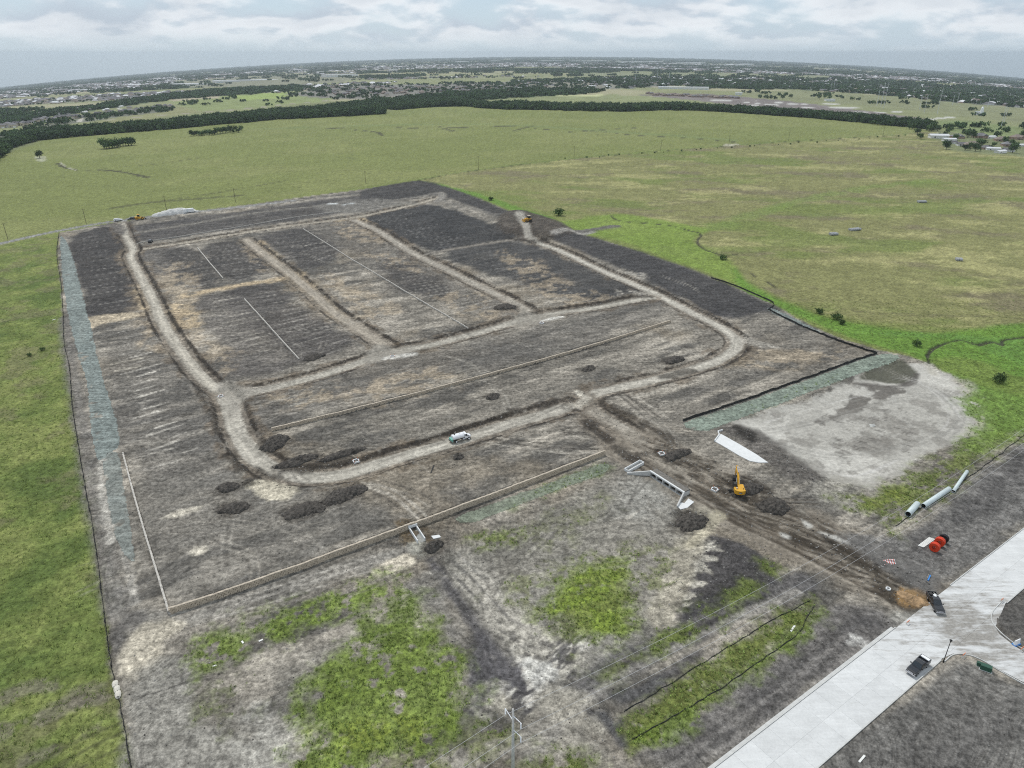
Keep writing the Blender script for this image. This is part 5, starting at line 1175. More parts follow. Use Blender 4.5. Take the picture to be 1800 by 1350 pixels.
def dozer(loc, rz):
    t = thing('bulldozer', 'small yellow bulldozer on the spoil heap at the meadow edge', 'bulldozer', loc, rz)
    tracks(t, 3.6, .55, 1.0, 2.0)
    MB().loft([wring(-1.6, .75, .5, 1.4), wring(.4, .75, .5, 1.75), wring(1.9, .6, .55, 1.6)]).build('hull', 'yellow', t, bevel=.05)
    cab = MB().box((-.5, 0, 2.1), (1.4, 1.4, 1.2), top=.86).build('cab', 'glass', t, bevel=.03); MB().box((-.5, 0, 2.76), (1.6, 1.55, .12)).build('roof', 'lime_cap', cab)
    MB().loft([[(2.6 + c, y, z) for c, z in ((0, .1), (-.16, .5), (-.12, .95), (.08, 1.3), (.0, 1.3), (-.25, .9), (-.28, .5), (-.1, .1))] for y in (-1.7, 1.7)]).build('blade', 'yellow', t)
    for s in (-1, 1): MB().box((1.4, s * 1.38, .55), (2.6, .16, .22)).build('push_arm', 'yellow', t)
    MB().cyl((1.0, .4, 1.6), (1.0, .4, 2.5), .08).build('exhaust', 'steel_dark', t); MB().box((-2.1, 0, .8), (.6, .3, .5)).build('ripper', 'steel_dark', t)
    t.scale = (1.35, 1.35, 1.35)
dozer(spot(928, 389), math.radians(200))
def car(name, label, cat, px, rz, paint, L=4.8, s=1.0):
    t = thing(name, label, cat, spot(*px), rz)
    MB().loft([wring(-L / 2, .8, .5, 1.0), wring(-L / 2 + .15, .95, .4, 1.1), wring(L / 2 - 1.2, .95, .4, 1.08), wring(L / 2 - .1, .85, .45, .92)]).build('body', paint, t, bevel=.04)
    cab = MB().loft([[(-L / 2 + .1, -.9, 1.08), (L / 2 - 1.2, -.9, 1.08), (L / 2 - 1.2, .9, 1.08), (-L / 2 + .1, .9, 1.08)], [(-L / 2 + .4, -.72, 1.7), (L / 2 - 2.1, -.72, 1.72), (L / 2 - 2.1, .72, 1.72), (-L / 2 + .4, .72, 1.7)]]).build('cabin', paint, t, bevel=.04)
    for k in (-1, 1):
        MB().add([(-L / 2 + .5, k * .875, 1.15), (L / 2 - 1.5, k * .875, 1.15), (L / 2 - 2.1, k * .755, 1.62), (-L / 2 + .6, k * .755, 1.62)], [(0, 1, 2, 3)]).build('side_window', 'glass', cab)
        for x in (-L * .3, L * .3): wheel(t, x, k * .83, .37, .25)
    MB().add([(L / 2 - 1.27, -.78, 1.12), (L / 2 - 1.27, .78, 1.12), (L / 2 - 2.06, .66, 1.66), (L / 2 - 2.06, -.66, 1.66)], [(0, 1, 2, 3)]).build('windscreen', 'glass', cab)
    t.scale = (s, s, s)
backdir = heading((207, 388), (330, 373))
car('sport_utility_car', 'white car parked on the gravel road at the back edge of the site', 'car', (208, 388), backdir, 'white_paint', 5.4, 1.1)
car('dark_car', 'dark car parked at the back edge beside the orange loader', 'car', (232, 386), backdir + math.pi, 'black_paint', 5.6, 1.1)
car('utility_vehicle', 'black vehicle standing alone on a back lot near the left haul road', 'car', (265, 426), backdir + 1.2, 'black_paint', 4.6, 1.1)
def loader(px, rz):
    t = thing('wheel_loader', 'orange wheel loader beside the dark car at the back edge', 'loader', spot(*px), rz)
    MB().loft([wring(-2.6, .9, .7, 1.9), wring(-.6, .95, .7, 2.0), wring(.4, .8, .7, 1.5), wring(1.6, .8, .7, 1.3)]).build('hull', 'yellow', t, bevel=.05)
    cab = MB().box((-.5, 0, 2.5), (1.3, 1.4, 1.3), top=.9).build('cab', 'glass', t); MB().box((-.5, 0, 3.2), (1.5, 1.5, .1)).build('roof', 'yellow', cab)
    for x in (-1.7, 1.4):
        for s in (-1, 1): wheel(t, x, s * 1.05, .75, .55, 'yellow')
    for s in (-1, 1): MB().cyl((.8, s * .6, 1.6), (3.0, s * .6, .7), .14).build('lift_arm', 'yellow', t)
    MB().loft([[(x, y, z) for x, z in ((2.9, .2), (4.1, .15), (3.3, .4), (3.0, 1.2), (2.8, 1.1))] for y in (-1.4, 1.4)]).build('bucket', 'steel_dark', t)
    t.scale = (1.2, 1.2, 1.2)
loader((246, 386), backdir)
def trailer(px, rz):
    t = thing('cargo_trailer', 'white cargo trailer beside the white gravel heap', 'trailer', spot(*px), rz)
    MB().box((0, 0, 1.9), (7.4, 2.4, 2.5)).build('box_body', 'white_paint', t, bevel=.05); MB().box((4.3, 0, .65), (1.4, .2, .2)).build('tow_bar', 'steel_dark', t)
    for s in (-1, 1):
        for x in (-.6, .5): wheel(t, x, s * 1.15, .42, .26)
        MB().box((-1, s * 1.205, 1.8), (1.0, .02, 1.9)).build('side_door', 'galv', t)
trailer((332, 374), backdir)
# ------------------------------------------------------------------ site furniture and works
def upright(v): return Vector((v[0], v[1], v[2]))
def smooth_w(px, n=6, lift=0.0):
    return smooth_line(np.array([tuple(spot(*p))[:2] for p in px]), n)
def resample(line, step):
    d = np.concatenate([[0], np.cumsum(np.linalg.norm(np.diff(line, axis=0), axis=1))])
    k = max(2, int(d[-1] / step) + 1); s = np.linspace(0, d[-1], k)
    return np.stack([np.interp(s, d, line[:, i]) for i in range(line.shape[1])], 1), d[-1]
# stone retaining walls
def stone_wall(name, px, hgt, label, stone='limestone', cap='lime_cap', course=0.42, thick=0.6, seed_=1, capw=0.5):
    rnd = random.Random(seed_)
    line, L = resample(at_many(px), 0.75)
    c = line.mean(0)
    t = thing(name, label, 'wall', (c[0], c[1], gz(*c)))
    loc = np.array([c[0], c[1]]); z0 = gz(*c)
    st, cp = MB(), MB()
    nz = max(1, int(round(hgt / course)))
    for i in range(len(line) - 1):
        a, b = line[i], line[i + 1]; d = b - a; l = np.linalg.norm(d); d /= l; n = np.array([-d[1], d[0]])
        m = (a + b) / 2
        low = min(gz(*(m - n * 1.0)), gz(*(m + n * 1.0)))
        ang = math.atan2(d[1], d[0])
        for k in range(nz):
            off = (0.5 if k % 2 else 0) * l
            q = m + d * off + n * rnd.uniform(-.05, .05) - loc
            hh = course * rnd.uniform(.86, 1.0)
            st.box((q[0], q[1], low - z0 - .25 + course * (k + .5)), (l * rnd.uniform(.86, .98), thick * rnd.uniform(.9, 1.1), hh), ang + rnd.uniform(-.05, .05))
        q = m - loc
        cp.box((q[0], q[1], low - z0 - .25 + course * nz + .08), (l * 1.02, capw, .16), ang)
    o = st.build('stone_face', stone, t); tag(o, kind='stuff')
    cp.build('cap_course', cap, t)
    return t
stone_wall('retaining_wall', WALLS['front'], 1.75, 'long tan limestone retaining wall along the front of the pad', seed_=1)
stone_wall('retaining_wall', WALLS['middle'], 1.45, 'tan limestone retaining wall across the middle pads', seed_=2)
stone_wall('retaining_wall', WALLS['side'], 1.1, 'low pale block wall down the left side of the front pad', 'lime_pale', 'lime_pale', .36, .45, 3, .36)
stone_wall('retaining_wall', WALLS['lot_a'], .8, 'short pale block wall between the two lots above the near crossroad', 'lime_pale', 'lime_pale', .4, .45, 4, .34)
stone_wall('retaining_wall', WALLS['lot_b'], .8, 'long thin pale block wall between the central lots', 'lime_pale', 'lime_pale', .4, .45, 5, .34)
stone_wall('retaining_wall', WALLS['lot_c'], .8, 'shortest pale block wall near the back left lots', 'lime_pale', 'lime_pale', .4, .5, 6, .4)
stone_wall('retaining_wall', WALLS['lot_d'], .6, 'thin pale block wall along the rearmost lots', 'lime_pale', 'lime_pale', .3, .5, 7, .4)
# silt fences
def silt_fence(px, label, h=0.8, smooth=True):
    line = smooth_w(px, 5) if smooth else np.array([tuple(spot(*p))[:2] for p in px])
    line, L = resample(line, 1.5); rnd = random.Random(len(px)); c = line[len(line) // 2]
    t = thing('silt_fence', label, 'silt fence', (c[0], c[1], 0))
    fb, sk = MB(), MB(); rings = []
    for i, p in enumerate(line):
        d = line[min(i + 1, len(line) - 1)] - line[max(i - 1, 0)]; d /= np.linalg.norm(d) + 1e-9; n = np.array([-d[1], d[0]])
        z = gz(*p); hh = h * rnd.uniform(.7, 1.0); p2 = p + n * rnd.uniform(-.05, .05) - c
        a, b = p2 + n * .03, p2 - n * .03; lean = n * rnd.uniform(-.2, .2)
        rings.append([(a[0], a[1], z - .1), (b[0], b[1], z - .1), (b[0] + lean[0], b[1] + lean[1], z + hh), (a[0] + lean[0], a[1] + lean[1], z + hh)])
        sk.box((p2[0] + n[0] * .08, p2[1] + n[1] * .08, z + h * .5), (.06, .06, h * 1.15))
    fb.loft(rings).build('fabric', 'fabric', t); tag(sk.build('stake', 'steel_dark', t), kind='stuff')
silt_fence([(104, 410), (100, 447), (107, 497), (111, 550), (113, 603), (123, 650), (127, 710), (137, 777), (151, 861), (167, 950), (182, 1070), (196, 1172)], 'long black silt fence between the left meadow and the site')
silt_fence([(196, 1172), (213, 1248), (231, 1350), (240, 1400)], 'sagging silt fence at the lower left below the sand bags', .55)
silt_fence([(1250, 489), (1290, 502), (1330, 519), (1358, 532), (1359, 538), (1350, 545)], 'short black silt fence on the right edge above the lush hollow')
silt_fence([(1350, 545), (1400, 570), (1460, 595), (1510, 612), (1541, 622)], 'black silt fence running down to the corner of the right pad', 1.0, False)
silt_fence([(1541, 622), (1460, 650), (1370, 683), (1280, 714), (1200, 741)], 'straight black silt fence above the green slope mat', 1.1, False)
silt_fence([(1098, 1252), (1160, 1212), (1260, 1150), (1350, 1095), (1425, 1055)], 'black silt fence on the upper side of the weedy ditch strip', .22)
silt_fence([(1112, 1300), (1180, 1262), (1260, 1215), (1340, 1160), (1400, 1115), (1432, 1062)], 'black silt fence on the road side of the weedy ditch strip', .22)
silt_fence([(1575, 925), (1620, 892), (1680, 855), (1740, 812), (1800, 765), (1860, 725)], 'low black silt fence behind the grey pipes', .25)
# erosion blankets pegged to the slopes
def blanket(px, label, col, kk=0.6):
    line = smooth_line(at_many(px), 3, True)
    fc = np.stack([X[QUADS].mean(1), Y[QUADS].mean(1)], 1)
    lo, hi = line.min(0), line.max(0)
    cand = np.nonzero((fc[:, 0] > lo[0]) & (fc[:, 0] < hi[0]) & (fc[:, 1] > lo[1]) & (fc[:, 1] < hi[1]))[0]
    x, y = fc[cand, 0], fc[cand, 1]
    sd = poly_sdf(x, y, line) + 0.8 * (fbm(x, y, 3, 3, 777) - .5)
    q = QUADS[cand[sd > 0]]
    used = np.unique(q); cc = COLR.copy()
    ux, uy = X[used], Y[used]
    g = fbm(ux, uy, 2.2, 4, 781, 0.65); st = fbm(ux * ca_ + uy * sa_, (-ux * sa_ + uy * ca_) / 6, 1.2, 3, 783)
    blend = np.clip(1.1 - 1.1 * sstep(0.70, 0.82, fbm(ux, uy, 5, 4, 785, .6)), 0, 1)[:, None] * kk + (1 - kk) * .6
    cc[used] = cc[used] * (1 - blend) + (np.asarray(col)[None, :] * (0.75 + .5 * g * 0.6 + .4 * st)[:, None]) * blend
    o = sheet('erosion_blanket', q, 0.05, LAND, cc)
    tag(o, label, 'erosion blanket')
matc = A(124, 132, 128)
blanket([(106, 415), (116, 424), (127, 450), (142, 505), (153, 550), (163, 590), (174, 640), (189, 690), (204, 740), (211, 780), (190, 798), (172, 808), (163, 770), (157, 720), (152, 668), (140, 635), (130, 595), (119, 550), (112, 500), (107, 450)], 'grey green erosion blanket on the long left bank below the meadow fence', matc, .9)
blanket([(181, 808), (207, 796), (220, 870), (231, 940), (236, 985), (215, 970), (200, 930), (188, 870)], 'faded erosion blanket on the left bank beside the low block wall', A(124, 129, 124), .7)
blanket([(1202, 744), (1280, 717), (1370, 686), (1460, 653), (1542, 624), (1582, 630), (1500, 660), (1400, 698), (1310, 731), (1240, 757)], 'grey green erosion blanket on the slope above the pale pond bed', A(126, 136, 124), .85)
blanket([(1352, 541), (1372, 548), (1402, 563), (1440, 582), (1430, 581), (1392, 567), (1353, 547)], 'small grey green erosion blanket beside the right silt fence', matc, .9)
blanket([(800, 912), (860, 888), (960, 852), (1058, 815), (1066, 828), (980, 862), (880, 900), (830, 918)], 'thin erosion blanket with weeds below the front stone wall', A(122, 130, 114), .55)
# dirt heaps
def heap(px, rx, ry, h, label, m='soil_dark', rz=None, seed_=0, name='dirt_heap', cat='dirt heap'):
    rnd = np.random.RandomState(seed_ + 40); c = spot(*px); n = 64
    xs = np.linspace(-1.1, 1.1, n); gx, gy = np.meshgrid(xs, xs, indexing='ij')
    r = np.hypot(gx, gy); a = np.arctan2(gy, gx)
    rr = .92 + .12 * np.sin(2 * a + seed_) + .08 * np.sin(3 * a + 2 * seed_) + .55 * (fbm(gx * rx + seed_ * 7, gy * ry, 1.6, 4, 90 + seed_, .65) - .5)
    k = np.clip(1 - (r / rr) ** 1.6, 0, None)
    wx, wy = gx * rx, gy * ry
    zz = 1.35 * h * k ** .8 * (0.65 + .7 * fbm(wx + seed_ * 31, wy, max(rx, ry) * .5, 4, 60 + seed_)) + np.where(k > 0, 1.3 * np.minimum(1, k * 4) * np.abs(fbm(wx + 9, wy + seed_, 1.2, 4, 70 + seed_, .65) - .5), 0)
    rz = DIRA if rz is None else rz
    wx2, wy2 = c.x + wx * math.cos(rz) - wy * math.sin(rz), c.y + wx * math.sin(rz) + wy * math.cos(rz)
    g = gsample(Z, wx2.ravel(), wy2.ravel()).reshape(n, n)
    z = np.where(k > 0, g + zz - .02, g - .35)
    mb = MB(); ids = np.arange(n * n).reshape(n, n)
    vs = np.stack([wx2 - c.x, wy2 - c.y, z - c.z], 2).reshape(-1, 3)
    keep = (k > -1)
    fs = []
    for i in range(n - 1):
        for j in range(n - 1):
            if (k[i, j] > 0) or (k[i + 1, j] > 0) or (k[i, j + 1] > 0) or (k[i + 1, j + 1] > 0): fs.append((ids[i, j], ids[i + 1, j], ids[i + 1, j + 1], ids[i, j + 1]))
    mb.v = [tuple(v) for v in vs]; mb.f = fs
    me = bpy.data.meshes.new(name); me.from_pydata(mb.v, [], mb.f); me.materials.append(M[m])
    for p in me.polygons: p.use_smooth = True
    o = bpy.data.objects.new(name, me); o.location = c; COL.objects.link(o); tag(o, label, cat)
for i, (q, rx, ry, h, lb) in enumerate(HE): heap(q, rx, ry, h, lb, seed_=i)
heap((310, 375), 16, 5, 2.6, 'white gravel heap on the road at the back edge', 'gravel_white', backdir, 21, 'gravel_heap', 'gravel heap')
heap((1604, 1054), 3.4, 2.0, .4, 'orange clay spread beside the black pickup at the corner', 'ochre', math.radians(-30), 22)
# pipes beside the ditch
def pipe(a, b, r, label):
    p, q = spot(*a), spot(*b); p.z += r * .95; q.z += r * .95; mid = (p + q) / 2
    t = thing('steel_pipe', label, 'pipe', mid)
    MB().ring_pipe(p - mid, q - mid, r, r * .88, 24).build('shell', 'galv', t, smooth=True)
    rb = MB(); d = (q - p); n = int(d.length / .7)
    for i in range(n + 1):
        c = p - mid + d * (i / n); u = d.normalized() * .05
        rb.ring_pipe(c - u, c + u, r * 1.03, r * .97, 24)
    rb.build('rib', 'galv', t); MB().ring_pipe(p - mid + d * .01, q - mid - d * .01, r * .875, r * .86, 20).build('inner_sleeve', 'inner_dark', t)  # inner sleeve much darker than the shell
pipe((1595, 908), (1611, 890), .78, 'shortest pale grey culvert pipe lying by the ditch')
pipe((1622, 893), (1667, 863), .68, 'longest pale grey culvert pipe, middle of the three')
pipe((1675, 866), (1699, 831), .46, 'thin pale grey culvert pipe farthest up the ditch')
# hose rolls
def roll(px, label, m, r, w, rz, dx=0):
    c = spot(*px); t = thing('hose_roll', label, 'hose roll', c, rz)
    mb = MB(); n = 22
    for k in range(7):
        y = (k - 3) * w / 7; R_ = r - (.02 if k % 2 else 0)
        mb.ring_pipe((0, y - w / 14, r), (0, y + w / 14, r), R_, r * .42, n)
    mb.build('winding', m, t); MB().cyl((0, -w * .52, r), (0, w * .52, r), r * .12, r * .12, 8).build('spindle', 'steel_dark', t)
    for s in (-1, 1):
        sp_ = MB()
        for a in range(3): sp_.box((0, s * w * .5, r), (r * 1.7, .05, .06), mx=Matrix.Translation((0, 0, r)) @ Matrix.Rotation(a * math.pi / 3, 4, 'Y') @ Matrix.Translation((0, 0, -r)))
        sp_.build('strap', m, t)
hr = RT - .15 - math.pi / 2
roll((1641, 968), 'front orange hose roll beside the white boards', 'orange_hose', 1.15, 1.0, hr + .3)
roll((1650, 959), 'rear orange hose roll between the front roll and a black one', 'orange_hose', 1.15, 1.0, hr + .3)
roll((1657, 953), 'black hose roll behind the two orange ones', 'black_hose', 1.1, .8, hr + .3)
def lying(name, label, cat, a, b, w, h, m, grp=None, z=0.0, stripes=False):
    p, q = spot(*a), spot(*b); mid = (p + q) / 2; mid.z += h / 2 + z
    L = (q - p).length; rz = math.atan2(q.y - p.y, q.x - p.x)
    if not stripes:
        o = MB().box((0, 0, 0), (L, w, h)).build(name, m, bevel=.01); o.location = mid; o.rotation_euler = (0, 0, rz); tag(o, label, cat, grp); return
    t = thing(name, label, cat, mid, rz, grp); MB().box((0, 0, 0), (L, w, h)).build('board', 'white_paint', t)
    for k in range(5):
        x = -L / 2 + (k + .5) * L / 5
        MB().add([(x - .22, -w / 2, h / 2 + .005), (x + .06, -w / 2, h / 2 + .005), (x + .22, w / 2, h / 2 + .005), (x - .06, w / 2, h / 2 + .005)], [(0, 1, 2, 3)]).build('stripe', 'stripe_red', t)
for i, lb in enumerate(('nearest', 'second', 'third', 'fourth', 'farthest')):
    lying('plastic_pipe', lb + ' of the white plastic pipes beside the orange hose rolls', 'pipe', (1614 + i * 2.2, 960 + i * .6), (1634 + i * 2.2, 945 + i * .8), .22, .16, 'pvc', 'white pipes by the hose rolls')
for i, lb in enumerate(('uppermost', 'second', 'third', 'lowest')):
    lying('barricade_board', lb + ' red and white striped barricade board lying by the muddy drive', 'barricade', (1552 + i * .8, 985 + i * 2.4), (1572 + i * .8, 984 + i * 2.4), .24, .05, None, 'striped boards by the drive', stripes=True)
lying('plastic_pipe', 'blue plastic pipe lying alone above the muddy street corner', 'pipe', (1631, 1021), (1635, 1012), .28, .25, 'blue')
lying('marker_stake', 'thin pale yellow stake beside the blue pipe', 'stake', (1630, 1016), (1632, 1010), .08, .08, 'lime_cap')
for q, lb in (((1533, 748), 'white barrel lying on the pale pond bed'),):
    for k in range(3): lying('white_post', ('left', 'middle', 'right')[k] + ' of three white posts lying on the pond bed', 'post', (q[0] - 5 + k * 1, q[1] - 1 + k * 1.6), (q[0] + 4 + k, q[1] - 2 + k * 1.6), .2, .15, 'pvc', 'posts on the pond bed')
for a, b, lb in (((425, 1127), (428, 1131), 'white scrap board on the lower left weeds'), ((455, 1128), (462, 1124), 'thin white board on the lower left weeds'), ((374, 1171), (381, 1170), 'small white scrap on the grey mud left of the weeds'), ((1510, 1340), (1520, 1328), 'pale timber on the dark ground below the street'), ((1390, 1110), (1397, 1100), 'white stick lying in the weedy ditch strip'), ((757, 832), (763, 818), 'black plastic scrap near the front road'), ((92, 563), (98, 561), 'white scrap in the left meadow')):
    lying('scrap_board', lb, 'scrap', a, b, .35, .1, 'fabric' if 'black' in lb else 'pvc')
# sand bags at the left fence
for i, (q, lb) in enumerate((((203, 1204), 'upper'), ((206, 1213), 'middle'), ((208, 1222), 'lower'))):
    c = spot(*q); o = MB().loft([wring(x, w, 0, h, .2) for x, w, h in ((-1.0, .2, .2), (-.7, .45, .5), (0, .55, .62), (.7, .45, .5), (1.0, .2, .2))]).build('sand_bag', 'sand_bag', bevel=.05); o.location = c; o.rotation_euler = (0, 0, -1.1); tag(o, lb + ' pale sand bag on the left fence line', 'sand bag', 'sand bags on the left fence')
# box culvert with wing walls
def bar3(mb, a, b, w, z0, z1):
    a, b = Vector(a), Vector(b); d = b - a; d.z = 0; n = Vector((-d.y, d.x, 0)).normalized() * w / 2
    vs = [a - n, b - n, b + n, a + n]
    mb.add([(v.x, v.y, v.z + z0) for v in vs] + [(v.x, v.y, v.z + z1) for v in vs], [(0, 3, 2, 1), (4, 5, 6, 7), (0, 1, 5, 4), (1, 2, 6, 5), (2, 3, 7, 6), (3, 0, 4, 7)])
A0, A1 = spot(1143, 836), spot(1201, 873)
zc_ = min(A0.z, A1.z) - .1; A0.z = A1.z = zc_
t = thing('box_culvert', 'pale concrete box culvert with five openings and wing walls', 'culvert', (A0 + A1) / 2); o_ = (A0 + A1) / 2
d_ = (A1 - A0).normalized(); n_ = Vector((-d_.y, d_.x, 0))                         # towards the drive
HW = 1.75
mb = MB(); bar3(mb, A0 - o_ - d_ * .2, A1 - o_ + d_ * .2, .5, HW - .42, HW); mb.build('headwall', 'concrete_new', t, bevel=.03)
mb = MB(); bar3(mb, A0 - o_, A1 - o_, .7, -.3, .12); mb.build('footing', 'concrete', t)
for k in range(6):
    c = A0 + (A1 - A0) * (k / 5) - o_; mb = MB(); bar3(mb, c - n_ * .3, c + n_ * 2.2, .28, .1, HW - .41); mb.build('pier', 'concrete', t)
mb = MB(); bar3(mb, A0 - o_ + n_ * 2.3, A1 - o_ + n_ * 2.3, .2, -.3, HW - .1); mb.build('cell_shade', 'steel_dark', t)  # dark panel closing the cells, its colour stands for the shade inside
mb = MB(); bar3(mb, A0 - o_ + n_ * 1.25, A1 - o_ + n_ * 1.25, 2.0, HW - .30, HW - .06); mb.build('soil_cover', 'soil_mid', t)
def wing(a, b, h0, h1, w=.35):
    a, b = a - o_, b - o_; d = b - a; n = Vector((-d.y, d.x, 0)).normalized() * w / 2
    vs = [(a - n, h0), (b - n, h1), (b + n, h1), (a + n, h0)]
    MB().add([(v.x, v.y, -.3) for v, h in vs] + [(v.x, v.y, h) for v, h in vs], [(0, 3, 2, 1), (4, 5, 6, 7), (0, 1, 5, 4), (1, 2, 6, 5), (2, 3, 7, 6), (3, 0, 4, 7)]).build('wing_wall', 'concrete', t)
W1, W2 = spot(1102, 833), spot(1190, 892); W1.z = W2.z = zc_
wing(A0, W1, HW - .05, .7); wing(A1, W2, HW - .05, .6)
t = thing('concrete_trough', 'slanting concrete trough at the left wing of the box culvert', 'trough', spot(1114, 824)); o_ = t.location.copy()
P0, P1 = spot(1101, 829), spot(1128, 814); dd = (P1 - P0).normalized(); nn = Vector((-dd.y, dd.x, 0)) * .75
for s in (-1, 1):
    mb = MB(); bar3(mb, P0 + nn * s - o_, P1 + nn * s - o_, .22, -.2, .75); mb.build('side_wall', 'concrete_new', t)
for P_ in (P0, P1):
    mb = MB(); bar3(mb, P_ - nn * .85 - o_, P_ + nn * .85 - o_, .2, -.2, .74); mb.build('end_wall', 'concrete_new', t)
mb = MB(); bar3(mb, P0 - o_, P1 - o_, 1.3, -.1, .12); mb.build('floor', 'concrete_wet', t)
def slab_thing(name, label, cat, px, th, m, parts=()):
    P = [spot(*q) for q in px]; c = sum(P, Vector()) / len(P); z = max(p.z for p in P)
    n = len(P)
    o = MB().add([(p.x - c.x, p.y - c.y, p.z - c.z - .1) for p in P] + [(p.x - c.x, p.y - c.y, p.z - c.z + th) for p in P], [tuple(range(n))[::-1], tuple(range(n, 2 * n))] + [(i, (i + 1) % n, n + (i + 1) % n, n + i) for i in range(n)]).build(name, m); o.location = c
    return tag(o, label, cat)
slab_thing('concrete_mat', 'white concrete mat beside the right wing of the box culvert', 'concrete mat', [(1190, 890), (1197, 884), (1203, 885), (1210, 877), (1220, 883), (1208, 893), (1196, 896)], .16, 'concrete_new')
sw = slab_thing('concrete_flume', 'long white concrete flume slab above the excavator', 'flume', [(1256, 776), (1263, 765), (1268, 764), (1300, 782), (1330, 800), (1350, 814), (1335, 814), (1318, 811), (1300, 802), (1280, 790)], .2, 'concrete_new')
mb = MB(); pl_ = [spot(*q) - sw.location for q in ((1256, 776), (1264, 765), (1262, 759), (1270, 757))]
for a, b in zip(pl_[:-1], pl_[1:]): bar3(mb, a, b, .3, -.1, .45)
mb.build('edge_kerb', 'concrete_new', sw)
# outlet trough under the front wall
Q0, Q1 = spot(726, 930), spot(741, 953); Q1.z = Q0.z = min(Q0.z, Q1.z) - .05
t = thing('outlet_trough', 'concrete outlet trough below the front stone wall', 'trough', (Q0 + Q1) / 2); o_ = (Q0 + Q1) / 2
dd = (Q1 - Q0).normalized(); nn = Vector((-dd.y, dd.x, 0))
for s in (-1, 1):
    mb = MB(); bar3(mb, Q0 + nn * s * .95 - o_, Q1 + nn * s * .95 - o_, .26, -.3, .95); mb.build('side_wall', 'concrete_new', t, bevel=.02)
mb = MB(); bar3(mb, Q0 - nn * 1.2 - dd * .1 - o_, Q0 + nn * 1.2 - dd * .1 - o_, .3, .65, 1.35); mb.build('headwall', 'concrete_new', t)
mb = MB(); bar3(mb, Q0 - nn * .8 - o_, Q0 + nn * .8 - o_, .1, -.2, .66); mb.build('opening_shade', 'inner_dark', t)  # solid dark panel instead of a hole, inner shade put into its colour
mb = MB(); bar3(mb, Q0 - o_, Q1 - o_, 1.64, -.3, .06); mb.build('floor', 'concrete_wet', t)
slab_thing('concrete_apron', 'small pale concrete apron piece right of the outlet trough', 'concrete piece', [(758, 943), (772, 941), (775, 945), (762, 948)], .2, 'concrete_new')
# inlets and manholes
def inlet(px, label, m='concrete_new', s=1.0):
    t = thing('manhole_collar', label, 'manhole', spot(*px), random.uniform(0, 1.5))
    mb = MB()
    for k in range(4): mb.box((math.cos(k * math.pi / 2) * .85, math.sin(k * math.pi / 2) * .85, .15), (.3, 1.98, .5), k * math.pi / 2)
    mb.build('collar', m, t); MB().cyl((0, 0, .1), (0, 0, .34), .5, .5, 14).build('lid', 'stone_lid', t)
    for k in range(4): MB().box((math.cos(k * math.pi / 2 + .8) * 1.25, math.sin(k * math.pi / 2 + .8) * 1.25, .25), (.12, .12, .9)).build('marker_post', 'safety_orange', t)
    t.scale = (s, s, s)
random.seed(3)
for q, lb in (((1163, 798), 'square manhole collar on the muddy drive behind the culvert'), ((1256, 861), 'square manhole collar left of the excavator'), ((626, 811), 'manhole collar with orange stakes by the front haul road bend'), ((388, 697), 'manhole collar beside the left haul road fork'), ((952, 568), 'manhole collar at the central junction'), ((690, 627), 'manhole collar at the left crossroad')): inlet(q, lb, s=.9)
t = thing('white_ring', 'small white concrete ring beside the churned drive', 'ring', spot(1561, 1036)); MB().ring_pipe((0, 0, 0), (0, 0, .35), .55, .32, 16).build('ring', 'concrete_new', t)
for q, lb in (((1595, 1097), 'red and white marker board at the end of the left kerb'), ((1693, 1155), 'orange barrier at the kerb return by the lamp post'), ((1760, 1058), 'orange barrier at the far kerb return'), ((1795, 1144), 'orange barrier at the right edge of the side road')):
    t = thing('barrier', lb, 'barrier', spot(*q), RT); MB().box((0, 0, .75), (1.1, .06, .28)).build('board', 'safety_orange', t)
    for s in (-1, 1): MB().box((s * .4, 0, .38), (.07, .5, .76), top=.6, topy=.1).build('leg', 'pvc', t)
t = thing('portable_sign', 'white sign panel on feet by the side road', 'sign', spot(1786, 1133), .4); MB().box((0, 0, .75), (1.5, .5, 1.1), topy=.3).build('panel', 'white_paint', t); MB().box((0, 0, .12), (1.7, .9, .2)).build('base', 'blue', t)
# lamp post and electrical boxes
b_ = spot(1658, 1164); t = thing('street_lamp', 'slim black street lamp at the street corner', 'street lamp', b_)
MB().cyl((0, 0, 0), (0, 0, 5.4), .085, .06, 10).build('pole', 'black_metal', t); MB().cyl((0, 0, 0), (0, 0, .6), .17, .12, 10).build('base', 'black_metal', t)
lh = MB().cyl((0, 0, 5.4), (0, 0, 5.75), .12, .26, 12).build('lantern', 'black_metal', t); MB().cyl((0, 0, 5.75), (0, 0, 5.95), .30, .05, 12).build('cap', 'black_metal', lh)
for q, sz, lb in (((1732, 1177), (1.9, 1.1, 1.0), 'larger green electrical cabinet on the dark verge'), ((1720, 1170), (.8, .7, .8), 'small green electrical cabinet beside the larger one')):
    t = thing('electrical_cabinet', lb, 'cabinet', spot(*q), math.radians(-32)); MB().box((0, 0, sz[2] / 2 + .08), sz, topy=.9).build('housing', 'green_box', t, bevel=.04); MB().box((0, 0, .05), (sz[0] * 1.15, sz[1] * 1.2, .1)).build('pad', 'concrete', t)
